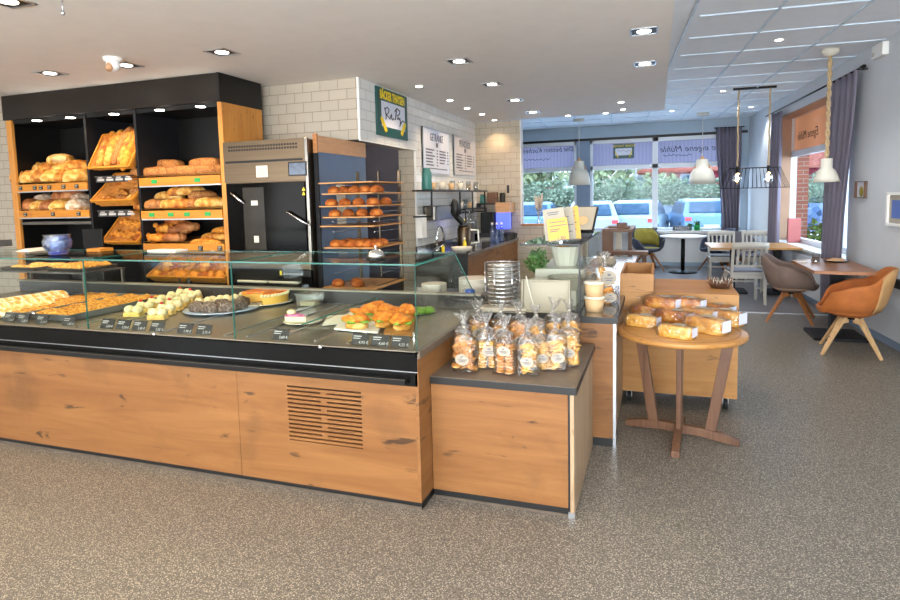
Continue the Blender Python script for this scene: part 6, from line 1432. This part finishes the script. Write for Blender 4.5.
# radiator
t=thing('radiator','white ribbed radiator under the right window','radiator',tuple(wr(3.0,-.06,.1))); b=MB()
for k in range(26): wbox(b,2.0+k*.055,2.04+k*.055,-.09,-.02,.12,.66)
wbox(b,1.98,3.45,-.07,-.03,.14,.64); build('ribs',b,'wall_grey',t)
b=MB(); 
for s in (2.1,3.3): wbox(b,s,s+.03,-.02,0,.2,.3)
build('bracket',b,'alu',t)
za,zb3=pw(899,279).z,pw(899,288).z
b=MB(); wbox(b,-1.2,.35,-.04,-.001,zb3,za); struct('trim_10',b,'black')
# pictures, sensor
def wpic(name,label,x0,y0,x1,y1,fm,pm,fw_=.03,cat='picture',extra=None):
    s1_=ws((x0),(y0+y1)/2); s0_=ws(x1,(y0+y1)/2) if x1<899 else ws(x0,(y0+y1)/2)-.42; z1_=pw(x0,y0).z; z0_=pw(x0,y1).z; t=thing(name,label,cat,tuple(wr((s0_+s1_)/2,-.02,z0_)))
    b=MB(); wbox(b,s0_,s1_,-.012,-.002,z0_,z1_); build('picture_sheet',b,pm,t); b=MB()
    for A in ((s0_,s1_,z1_-fw_,z1_),(s0_,s1_,z0_,z0_+fw_),(s0_,s0_+fw_,z0_,z1_),(s1_-fw_,s1_,z0_,z1_)): wbox(b,A[0],A[1],-.035,-.002,A[2],A[3])
    build('frame',b,fm,t); return t,s0_,s1_,z0_,z1_
t,s0_,s1_,z0_,z1_=wpic('canvas_picture','tiny canvas picture of a green fruit on the grey wall',858,181.5,867.5,198,'wood_brown','board_white',.008)
b=MB(); p=wr((s0_+s1_)/2,-.014,(z0_+z1_)/2); b.ball(p.x,p.y,p.z-.02,.01,.06,.06,14,8); build('fruit_print',b,'shell_yellow',t)
t,s0_,s1_,z0_,z1_=wpic('framed_picture','white framed blue print at the right edge on the grey wall',889.5,192,900,225.5,'white','menu_grey',.03)
b=MB(); wbox(b,s0_+.09,s1_-.09,-.016,-.012,z0_+.08,z1_-.08); build('blue_print',b,'blue',t)
t=thing('wall_sensor','small white sensor box high on the grey wall','sensor',tuple(wr(ws(883,50),-.04,pw(883,57).z))); b=MB(); wbox(b,ws(889,50),ws(878,50),-.06,0,pw(883,57).z,pw(883,44).z); build('case',b,'white',t,bevel=.006); b=MB(); s_=ws(880,50); wbox(b,s_-.03,s_+.03,-.063,-.06,pw(883,55).z,pw(883,51).z); build('lens',b,'plate_white',t)
# curtains: gathered cloth hanging from a rod
def curtain(name,label,A,Bp,z0,z1,folds,amp,pinch,side,cat='curtain',group='grey curtains',nrm=None):
    A=Vector(A); Bp=Vector(Bp); d=(Bp-A); nn=Vector((-d.y,d.x,0)).normalized(); L_=d.length; d.normalize()
    t=thing(name,label,cat,((A+Bp)/2).to_tuple()[:2]+(z0,),group); R=[]; n=folds*10
    for k in range(15):
        f=k/14; z=z1+(z0-z1)*f; wdt=1-pinch*sstep(.05,.75,f); ring=[]
        for i in range(n+1):
            u=i/n; x=u*L_*wdt+(L_*(1-wdt) if side>0 else 0)+.012*sin(f*5+u*7)
            y=amp*(sin(u*folds*2*PI+.6*sin(f*4+u*5))*(.6+.4*f))
            p=A+d*x+nn*y; ring.append((p.x,p.y,z))
        R.append(ring)
    b=MB(); b.loft(R,0,True,False,closed=False); build('cloth',b,'curtain',t,solid=.006)
    return t
zr=2.93
s0c,s1c=ws(857,100,-.1),ws(830,100,-.1)
curtain('curtain','grey curtain nearest the shop, beside the right window, gathered to one side',wr(s0c,-.1),wr(s1c+.08,-.1),.06,zr,5,.045,.35,1)
s0d,s1d=ws(782,130,-.1),ws(771.5,130,-.1)
curtain('curtain','narrow grey curtain at the far end of the right window',wr(s0d,-.1),wr(s1d,-.1),.06,zr-.04,4,.05,.1,1)
xa_,xb_=py(716,130,13.85).x,py(741,130,13.85).x
curtain('curtain','grey curtain at the right end of the far windows',(xa_,13.84,0),(xb_,13.84,0),.06,py(730,127,13.85).z,6,.05,.30,1)
t=thing('curtain_rod','black curtain rod over the right window','curtain rod',tuple(wr(3,-.1,zr))); p=wr(ws(861,73,-.1),-.1,zr); q=wr(ws(770,116,-.1)+.3,-.1,zr); b=MB(); b.cyl(p,q,.012,n=10); build('rod',b,'black',t); b=MB(); b.cyl(p,p-WU*.08,.022,n=12); build('finial',b,'black',t)
for s in (ws(858,75,-.1)+.02,s1d+.1): b=MB(); b.cyl(wr(s,-.1,zr),wr(s,0,zr),.008); build('bracket',b,'black',t)
t=thing('curtain_rod','short black curtain rod at the right end of the far wall','curtain rod',(xb_,13.84,2.9)); zz=py(737,121,13.84).z-.02; b=MB(); b.cyl((xa_-.03,13.84,zz-.1),(xb_+.06,13.84,zz-.1),.012); b.cyl((xb_-.1,13.84,zz+.12),(xb_+.0,13.84,zz+.12),.02) ; build('rod',b,'black',t)
# ---- pendants
def pend_wood(label,cpx,cpy_,scx,top,bot,halfw):
    c_=pz(cpx,cpy_,ZC); x,y=c_.x,c_.y; dep=(Vector((x,y,1.8))-O).dot(fw); r=halfw/FPX*dep; zt_=py(scx,top,y).z; z0=py(scx,bot,y).z; H_=zt_-z0
    t=thing('pendant_lamp',label,'pendant lamp',(x,y,z0),'bell shaped pendant lamps'); b=MB(); b.lathe([(.11,ZC-.05),(.115,ZC-.01),(.115,ZC)],x,y,20); build('ceiling_rose',b,'lamp_shade',t)
    b=MB(); b.cyl((x,y,zt_),(x,y,ZC-.05),.005,n=6); build('cord',b,'cream_paint',t)
    b=MB(); prof=[(r*.44,z0+H_*.88),(r*.46,z0+H_*.58),(r*.66,z0+H_*.54),(r*.84,z0+H_*.42),(r*.95,z0+H_*.22),(r,z0),(r*.98,z0),(r*.92,z0+H_*.22),(r*.8,z0+H_*.40),(r*.40,z0+H_*.56)]
    b.lathe(prof,x,y,32,cap=False); b.lathe([(r*.42,z0+H_*.86),(.01,z0+H_*.88)],x,y,24,cap=False); build('shade',b,'lamp_shade',t)
    b=MB(); b.bar((x,y,zt_),(x-r*.66,y-.0,z0+H_*.56),.02,.03,upv=(0,1,0)); b.bar((x,y,zt_),(x+r*.66,y,z0+H_*.56),.02,.03,upv=(0,1,0)); b.cyl((x,y,z0+H_*.8),(x,y,zt_),.018); build('wood_yoke',b,'lamp_wood',t)
    b=MB(); b.ball(x,y,z0+H_*.3,.05); build('bulb',b,'plate_white',t)
pend_wood('large white bell pendant lamp with wooden yoke, right one before the far windows',703,113,703.5,156,184,12.5)
pend_wood('white bell pendant lamp with wooden yoke, left one before the far windows',579,119,579,158,185,11)
c_=pz(830.5,49,ZC); x,y=c_.x,c_.y; dep=(Vector((x,y,1.8))-O).dot(fw); z0=py(828,182,y).z; zn=py(829,158.5,y).z; zc_=py(829,168,y).z; r=12.2/FPX*dep
t=thing('rope_pendant','pale bell pendant lamp hanging on a thick knotted rope before the grey curtain','pendant lamp',(x,y,z0),'bell shaped pendant lamps')
b=MB(); b.lathe([(.05,ZC-.075),(.085,ZC-.04),(.085,ZC)],x,y,24); build('ceiling_rose',b,'lamp_shade',t)
b=MB(); 
for s in (0,PI): b.tube([(x+.012*cos(k*.55+s),y+.012*sin(k*.55+s),ZC-.06-(ZC-.06-zn)*k/60) for k in range(61)],.014,7)
build('rope',b,'rope',t)
b=MB(); b.lathe([(.055,zn),(.058,zn-.005),(.058,zc_),(.09,zc_-.03),(r*.88,z0+.05),(r,z0),(r*.97,z0),(r*.84,z0+.05),(.085,zc_-.04)],x,y,32,cap=False); b.lathe([(.055,zn),(.001,zn)],x,y,20,cap=False); build('shade',b,'lamp_shade',t)
A=pz(739,88,ZC); B_=pz(770.5,86,ZC); 
t=thing('cage_pendant','black wire cage pendant with two rope cords and glowing bulbs over the cafe table','pendant lamp',((A.x+B_.x)/2,(A.y+B_.y)/2,2.0))
ctr=(A+B_)/2; ax=(B_-A).normalized(); sd=Vector((-ax.y,ax.x,0)); 
b=MB(); b.bar(A-ax*.08+Vector((0,0,-.015)),B_+ax*.08+Vector((0,0,-.015)),.05,.03); build('ceiling_bar',b,'black',t)
zc1=py(750,168,ctr.y).z; zc0=py(750,188,ctr.y).z; zbul=py(738,181,A.y).z; dep=(Vector((ctr.x,ctr.y,2))-O).dot(fw); hl1,hl0=23.5/FPX*dep,31/FPX*dep; hw1,hw0=.10,.17
for E_ in (A,B_):
    b=MB(); b.tube([(E_.x+.004*cos(k),E_.y+.004*sin(k),ZC-.03-(ZC-.03-zc1)*k/30) for k in range(31)],.013,7); build('rope_cord',b,'rope',t)
    b=MB(); b.cyl((E_.x,E_.y,zc1-.06),(E_.x,E_.y,zc1+.03),.022); build('socket',b,'black',t)
    b=MB(); b.lathe([(.022,zc1-.06),(.045,zc1-.1),(.068,zc1-.16),(.06,zc1-.2),(.03,zc1-.235),(.001,zc1-.24)],E_.x,E_.y,18,cap=False); build('bulb_glass',b,'acrylic',t)
    b=MB(); b.tube([(E_.x+.025*cos(k*1.2),E_.y+.025*sin(k*1.2),zc1-.08-.013*k) for k in range(10)],.007,5); b.ball(E_.x,E_.y,zc1-.15,.022,.022,.05); build('filament',b,'bulb_glow',t)
b=MB(); top=[ctr+ax*sx_*hl1+sd*sy_*hw1 for sx_,sy_ in ((-1,-1),(1,-1),(1,1),(-1,1))]; bot=[ctr+ax*sx_*hl0+sd*sy_*hw0 for sx_,sy_ in ((-1,-1),(1,-1),(1,1),(-1,1))]
for p in top: p.z=zc1
for p in bot: p.z=zc0
for k in range(4): b.cyl(top[k],top[(k+1)%4],.005,n=5); b.cyl(bot[k],bot[(k+1)%4],.005,n=5)
for k in range(4):
    n_=15 if k%2==0 else 4
    for i in range(n_+1): b.cyl(top[k].lerp(top[(k+1)%4],i/n_),bot[k].lerp(bot[(k+1)%4],i/n_),.0035,n=4)
b.cyl(top[0].lerp(top[3],.5),top[1].lerp(top[2],.5),.006,n=5)
build('wire_cage',b,'black',t)
# ================================================================== ceiling fixtures and lamps
K=(1.0,.82,.62)
def lamp(kind,loc,e,col,size=.12,spot=2.4,blend=.6,rad=.06,name='lamp'):
    if col is K and loc[0]<-2.3: col=(1,.72,.42)
    l=bpy.data.lights.new(name,kind); l.energy=e; l.color=col
    if kind=='SPOT': l.spot_size=spot; l.spot_blend=blend; l.shadow_soft_size=rad
    if kind=='AREA': l.shape='DISK'; l.size=size
    o=bpy.data.objects.new(name,l); C.objects.link(o); o.location=loc; return o
def square_spot(x,y,label,e=42,col=K,on=True):
    t=thing('recessed_spotlight',label,'spotlight',(x,y,ZS-.03),'square recessed ceiling spotlights')
    b=MB(); s=.10
    for A_ in ((-s,s,-s,-s+.012),(-s,s,s-.012,s),(-s,-s+.012,-s,s),(s-.012,s,-s,s)): b.box(x+A_[0],x+A_[1],y+A_[2],y+A_[3],ZS-.006,ZS)
    build('frame',b,'alu',t); b=MB(); b.box(x-s+.012,x+s-.012,y-s+.012,y+s-.012,ZS-.003,ZS-.001); build('recess',b,'black',t)
    b=MB(); b.lathe([(.05,ZS-.006),(.052,ZS-.003)],x,y,20); build('lamp_disc',b,'spot_glow',t)
    lamp('SPOT',(x,y,ZS-.03),e,col,spot=2.5,blend=.8)
sq=[((50,73),'left wing, above the bread wall'),((120,63.5),'beside the dome camera'),((222,52),'above the shelf corner'),((459,61),'nearest of the row over the counter end'),((492,84),'second of the row over the counter end'),((515,100),'third of the row over the counter end'),((533,112),'farthest of the row over the counter end'),((644,31),'near the ceiling edge, front one'),((645,63.5),'near the ceiling edge, rear one'),((8,1),'at the top left corner of the photo')]
for (a_,b_),w_ in sq:
    q=pz(a_,b_,ZS)
    if w_.startswith('beside'): q=pz(126,65,ZS)
    square_spot(q.x,q.y,f'square recessed spotlight in the shop ceiling, {w_}')
sqd=pz(459,61,ZS)
for (x,y) in ((-4.4,1.9),(-3.0,1.9),(-1.65,1.6),(-3.2,.3),(-.3,1.4),(-.3,-.6),(-4.6,.3),(-2,-1)): 
    lamp('SPOT',(x,y,ZS-.03),62 if x<-2.5 else 46,K,spot=2.5,blend=.8)
rd=[((419,86),'first'),((450,100),'second'),((467,108),'third'),((482,114),'fourth'),((495,120),'last')]
def round_spot(q,label,z,e,col,grp):
    t=thing('round_spotlight',label,'spotlight',(q.x,q.y,z-.02),grp); b=MB(); b.lathe([(.045,z-.006),(.05,z-.004),(.05,z)],q.x,q.y,20); build('rim',b,'white',t); b=MB(); b.lathe([(.036,z-.009),(.036,z-.005)],q.x,q.y,18); build('lamp_disc',b,'spot_glow',t)
    lamp('SPOT',(q.x,q.y,z-.03),e,col,spot=2.0,blend=.7,rad=.04)
for (a_,b_),w_ in rd:
    q=pz(a_,b_,ZS); q.x=max(q.x,-2.45); q.y=min(q.y,9.15)
    round_spot(q,f'small round spotlight beside the tiled wall, {w_} from the front',ZS,22,K,'round spotlights along the tiled wall')
for (a_,b_),w_ in (((621,102),'left front'),((623,109),'left rear'),((569,116),'far left'),((606,113.5),'far middle')):
    q=pz(a_,b_,ZS); q.y=min(q.y,9.2); round_spot(q,f'small round spotlight near the far edge of the shop ceiling, {w_} one',ZS,14,K,'round spotlights at the far ceiling edge')
for (a_,b_),w_ in (((779,40),'nearest'),((723,91),'middle'),((751,107),'right rear'),((672,111),'left rear')):
    q=pz(a_,b_,ZC-.01); round_spot(q,f'small round spotlight in the white cafe ceiling, {w_} one',ZC-.005,60,(.93,.97,1),'round spotlights in the cafe ceiling')
for q in lamp_pos: lamp('SPOT',(q.x,q.y,2.46),6,(1,.74,.42),spot=2.3,blend=.7,rad=.03)
t_=pz(113,58,ZS); t=thing('dome_camera','white dome security camera on the shop ceiling above the bread wall','camera',(t_.x,t_.y,ZS-.1)); x,y=t_.x,t_.y
b=MB(); b.lathe([(.07,ZS-.03),(.075,ZS)],x,y,24); build('base',b,'white',t); b=MB(); b.ball(x,y,ZS-.055,.055); build('dome',b,'white',t); b=MB(); b.cyl((x,y-.03,ZS-.06),(x+.01,y-.06,ZS-.10),.03,.026); build('lens',b,'panel_wood',t)
t_=pz(62,0,ZS); t=thing('ceiling_hook','small metal hook on the shop ceiling','hook',(t_.x,t_.y,ZS-.08)); b=MB(); b.cyl((t_.x,t_.y,ZS),(t_.x,t_.y,ZS-.07),.004); b.ball(t_.x,t_.y,ZS-.075,.012); build('rod',b,'alu',t)
# ================================================================== outside
GZ0=-.12
b=MB(); b.box(-60,80,14.35,90,GZ0-.1,GZ0); b.box(3.3,80,-12,14.35,GZ0-.1,GZ0); struct('ground_outside',b,'bounce_ground')
b=MB(); b.box(-40,3.3,-12,-2.9,GZ0-.1,GZ0); struct('pavement_outside',b,'bounce_ground')
b=MB(); b.box(-30,30,27,27.6,GZ0,1.08); tag(build('gabion_wall',b,'gabion'),'low wall of blue grey stones behind the parked cars','wall')
b=MB(); R=[]; n=90
b.box(-30,30,28.1,29.0,GZ0,1.95); 
rr=random.Random(11)
for k in range(9000):
    x=rr.uniform(-16,14); z=rr.uniform(.9,2.25); y=28.05+rr.uniform(-.15,.2)+(.4*rr.random() if z>1.95 else 0); a=Vector((rr.uniform(-1,1),rr.uniform(-1,.3),rr.uniform(-.3,1))).normalized()*.16; w=a.orthogonal().normalized()*.06; p=Vector((x,y,z)); b.add([p,p+a*.5+w,p+a,p+a*.5-w],[(0,1,2,3)],0)
o=build('hedge',b,'leafy_grey'); tag(o,'long clipped grey green hedge behind the car park','hedge',kind='stuff')
def car(paint):
    t=thing('parked_car','',''); prof=[(-2.15,.35),(-2.2,.6),(-2.12,.9),(-1.75,1.0),(-1.35,1.42),(-.4,1.5),(.5,1.47),(1.15,1.0),(2.0,.85),(2.2,.62),(2.18,.35)]
    R=[]; 
    for x,wf in ((-.9,.0),(-.88,1),(.88,1),(.9,0)):
        pass
    b=MB()
    for half in (0,):
        L=[]
        for xs_,sh in ((-.9,0),(-.86,.0),(0,.0),(.86,.0),(.9,0)):
            ring=[]
            for y,z in prof:
                tw=1-.22*max(0,(z-.9)/.6)
                zz=z if abs(xs_)<.89 else z*.96+.02
                ring.append((xs_*tw,y,zz))
            L.append(ring)
        b.loft(L,0,False)
    build('body',b,paint,t,bevel=.03)
    b=MB(); 
    def strip_(P_): b.add(P_,[(0,1,2,3)]) 
    b.add([(-.66,-1.79,1.02),(.66,-1.79,1.02),(.6,-1.40,1.38),(-.6,-1.40,1.38)],[(0,1,2,3)]); build('rear_window',b,'car_glass',t,solid=.03)
    b=MB(); b.add([(-.66,1.17,1.01),(.66,1.17,1.01),(.6,.58,1.42),(-.6,.58,1.42)],[(3,2,1,0)]); build('windscreen',b,'car_glass',t,solid=.03)
    for s in (-1,1):
        b=MB(); b.add([(s*.885,-1.6,1.0),(s*.885,1.0,1.0),(s*.79,.45,1.40),(s*.79,-1.25,1.38)],[(0,1,2,3)]); build('side_window',b,'car_glass',t,solid=.02)
        b=MB(); b.box(s*.76-.1,s*.76+.1,-2.2,-2.1,.74,.86); build('tail_light',b,'red',t)
        for y in (-1.35,1.35): b=MB(); b.cyl((s*.72,y,.33),(s*.9,y,.33),.33,n=24); w_=build('wheel',b,'rubber',t); b=MB(); b.cyl((s*.9,y,.33),(s*.905,y,.33),.2,n=16); build('rim',b,'alu',w_)
    b=MB(); b.box(-.26,.26,-2.24,-2.20,.5,.6); build('number_plate',b,'trim_out',t)
    b=MB(); b.box(-.85,.85,-2.23,-2.12,.35,.48); build('bumper',b,'black',t)
    return t
pv={}
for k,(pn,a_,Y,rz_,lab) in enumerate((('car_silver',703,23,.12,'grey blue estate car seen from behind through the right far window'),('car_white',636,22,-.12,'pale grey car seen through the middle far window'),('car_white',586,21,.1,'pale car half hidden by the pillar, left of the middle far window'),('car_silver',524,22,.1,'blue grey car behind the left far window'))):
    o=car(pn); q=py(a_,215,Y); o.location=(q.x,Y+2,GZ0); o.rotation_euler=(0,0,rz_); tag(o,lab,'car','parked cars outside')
def house(label,x0,x1,y0,y1,h,rh,wm,rm,axis='x',trim='trim_out',wins=()):
    t=thing('house',label,'building',((x0+x1)/2,(y0+y1)/2,GZ0)); b=MB(); b.box(x0,x1,y0,y1,GZ0,h)
    if axis=='y': b.prism([(x0,0),(x1,0),((x0+x1)/2,rh)],0,1) if 0 else b.add([(x0,y0,h),(x1,y0,h),((x0+x1)/2,y0,h+rh),(x0,y1,h),(x1,y1,h),((x0+x1)/2,y1,h+rh)],[(0,1,2),(3,5,4),(0,2,5,3),(1,4,5,2)])
    build('walls',b,wm,t); b=MB()
    if axis=='x': ym=(y0+y1)/2; e=.4; b.add([(x0-e,y0-e,h),(x1+e,y0-e,h),(x1+e,ym,h+rh),(x0-e,ym,h+rh),(x0-e,y1+e,h),(x1+e,y1+e,h),(x0-e,y0-e,h-.15),(x1+e,y0-e,h-.15),(x1+e,y1+e,h-.15),(x0-e,y1+e,h-.15)],[(0,1,2,3),(3,2,5,4),(6,7,1,0),(1,7,8,5,2),(5,8,9,4),(0,3,4,9,6),(6,9,8,7)])
    else:
        xm_=(x0+x1)/2; e=.35; th=.15
        for s,xe in ((-1,x0-e),(1,x1+e)): 
            hz=h-rh*e/((x1-x0)/2); b.add([(xe,y0-e,hz),(xm_,y0-e,h+rh),(xm_,y1+e,h+rh),(xe,y1+e,hz),(xe,y0-e,hz+th),(xm_,y0-e,h+rh+th),(xm_,y1+e,h+rh+th),(xe,y1+e,hz+th)],[(0,1,2,3),(7,6,5,4),(0,4,5,1),(1,5,6,2),(2,6,7,3),(3,7,4,0)])
    build('roof',b,rm,t)
    for (xa,xb,za,zb_) in wins:
        b=MB(); b.box(xa-.1,xb+.1,y0-.06,y0,za-.1,zb_+.1); w_=build('window',b,trim,t); b=MB(); b.box(xa,xb,y0-.08,y0-.06,za,zb_); build('pane',b,'car_glass',w_)
    return t
X=lambda a_,Y: py(a_,180,Y).x
Zz=lambda b_,Y: py(650,b_,Y).z
house('house with a red tiled roof behind the hedge, right of the middle mullion',X(643,44),X(760,44)+4,44,54,Zz(171,44),4.2,'barn_red','roof_tile',wins=[(X(660,44),X(664,44),1.6,2.8),(X(682,44),X(690,44),1.6,2.8),(X(655,44)-1.5,X(655,44)-.8,1.6,2.8)])
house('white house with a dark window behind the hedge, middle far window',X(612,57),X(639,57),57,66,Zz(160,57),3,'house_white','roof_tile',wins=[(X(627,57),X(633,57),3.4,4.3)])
house('dark red wooden barn with white gable edges behind the hedge, left far window',X(518,40),X(553,40),40,50,Zz(179,40),Zz(166,40)-Zz(179,40),'barn_red','house_white','y',wins=[])
house('small dark red shed right of the barn',X(560,42),X(578,42),42,50,Zz(186,42),.6,'barn_red','house_white','x')
def tree(label,x,y,h,r,mt,seed,n=700,ls=.45):
    t=thing('tree',label,'tree',(x,y,GZ0),'trees behind the hedge'); b=MB(); b.cyl((x,y,GZ0),(x,y,h*.75),.16,.07); 
    rr=random.Random(seed)
    for k in range(7): a=rr.uniform(0,6.28); z=h*rr.uniform(.35,.7); b.cyl((x,y,z),(x+cos(a)*r*.7,y+sin(a)*r*.7,z+r*.6),.06,.02,6)
    build('trunk',b,'pampas',t); b=MB()
    for k in range(7): leaves(b,x+rr.uniform(-.5,.5)*r,y+rr.uniform(-.5,.5)*r,h-r+rr.uniform(-.5,.4)*r,r*.6,r*.6,r*.5,n//7,ls,seed+k)
    build('crown',b,mt,t)
mat('crown_light',c(104,112,84),1,var=.3,scale=3,spec=0)
for k,(a_,Y,h,r,lab) in enumerate(((541,34,5.2,1.8,'pale leafless looking tree before the red barn'),(570,62,8,3.4,'pale green tree between the barn and the white house'),(603,43,5,2.4,'round pale tree at the left edge of the middle far window'),(598,82,9,3.5,'tall pale tree far behind the houses'),(660,34,2.9,1.0,'low bushy shrub top above the hedge, right far window'),(618,36,3.0,1.2,'yellow green shrub above the hedge, middle far window'))):
    tree(lab,X(a_,Y),Y,h,r,'crown_light',20+k)
# outside the right window
b=MB(); wbox(b,so-.02,so+.35,D,D+.22,-.1,3.2); struct('wall_outer_brick',b,'brick_red')
q=pw(812,215,12); house('white low building seen through the right window',q.x,q.x+9,q.y-3,q.y+9,Zz(196,20),.4,'house_white','house_white','x')
t=thing('metal_fence','thin metal railing outside the right window','fence',tuple(wr(2,2.2,GZ0))); zf=pw(810,222,2.2).z; b=MB(); b.cyl(wr(-1,2.2,zf),wr(9,2.2,zf),.02); b.cyl(wr(-1,2.2,.1),wr(9,2.2,.1),.02); build('rail',b,'alu',t)
for k in range(20): b=MB(); b.cyl(wr(-1+k*.5,2.2,GZ0),wr(-1+k*.5,2.2,zf),.014,n=6); build('post',b,'alu',t)
for k in range(6):
    q=wr(1.2+k*.95,1.1,GZ0); t=thing('garden_shrub',f'leafy green shrub outside the right window, {ORD[k]} counted from the shop side','shrub',tuple(q),'shrubs outside the right window'); b=MB(); leaves(b,q.x,q.y,.62,.4,.4,.42,420,.13,40+k); build('leaves',b,'leafy_out',t); b=MB(); 
    for j in range(5): b.cyl((q.x,q.y,GZ0),(q.x+.25*cos(j*1.3),q.y+.25*sin(j*1.3),.6),.012,.006,5)
    build('stems',b,'wood_brown',t)
for k,(s_,o_) in enumerate(((14,16),(20,20),(9,22))):
    q=wr(s_,o_); tree(f'green tree seen through the right window, {["nearest","middle","farthest"][k]} one',q.x,q.y,5.2,2.4,'leafy_out',60+k,900,.3)
# ================================================================== light
W=bpy.data.worlds.new('world'); bpy.context.scene.world=W; W.use_nodes=True; N=W.node_tree.nodes; L=W.node_tree.links
bg=N['Background']; tc=N.new('ShaderNodeTexCoord'); sp=N.new('ShaderNodeSeparateXYZ'); L.new(tc.outputs['Generated'],sp.inputs[0]); cr=N.new('ShaderNodeValToRGB'); e=cr.color_ramp.elements; e[0].position=.0; e[0].color=(.93,.97,1,1); e[1].position=.5; e[1].color=(.5,.73,1,1); L.new(sp.outputs[2],cr.inputs[0]); L.new(cr.outputs[0],bg.inputs[0]); bg.inputs[1].default_value=SKY
t=thing('backroom_fill','added unseen light that brightens the back room behind the tray rack','ceiling light',(-4.0,7.0,2.5)); b=MB(); b.lathe([(.15,2.56),(.16,2.6)],-4.0,7.0,24); build('diffuser',b,'spot_glow',t); l_=lamp('POINT',(-4.0,7.0,2.4),25,(1,.9,.8),rad=.1)  # lamp added to lift the dark back room, no fixture seen there
sun=bpy.data.lights.new('sun','SUN'); sun.energy=SUN; sun.angle=.02; sun.color=(1,.97,.92); so_=bpy.data.objects.new('sun',sun); C.objects.link(so_); so_.rotation_euler=Vector((.25,.75,-.75)).to_track_quat('-Z','Y').to_euler()
# area lamps added behind the viewer to brighten ceiling, counter and floor
for x0_,x1_ in ((XL+.5,-5.2),(-4.7,-1.6),(-1.1,2.6)):
    l=bpy.data.lights.new('added_area_fill','AREA'); l.shape='RECTANGLE'; l.size=x1_-x0_; l.size_y=2.1; l.energy=FILL*(x1_-x0_)*(2.4 if x1_>0 else .7); l.color=(.9,.95,1) if x1_>0 else (1,.96,.9); o=bpy.data.objects.new('added_area_fill',l); C.objects.link(o); o.location=((x0_+x1_)/2,YB+.02,1.55); o.rotation_euler=(PI/2+(.15 if x1_>0 else .75),0,0)
sc=bpy.context.scene; sc.view_settings.view_transform='Standard'; sc.view_settings.look='None'; sc.view_settings.gamma=1; sc.view_settings.exposure=EXPO; sc.view_settings.use_curve_mapping=False
sc.cycles.max_bounces=8; sc.cycles.transparent_max_bounces=24; sc.cycles.caustics_reflective=False; sc.cycles.caustics_refractive=False; sc.cycles.sample_clamp_indirect=6
sc.cycles.use_denoising=True
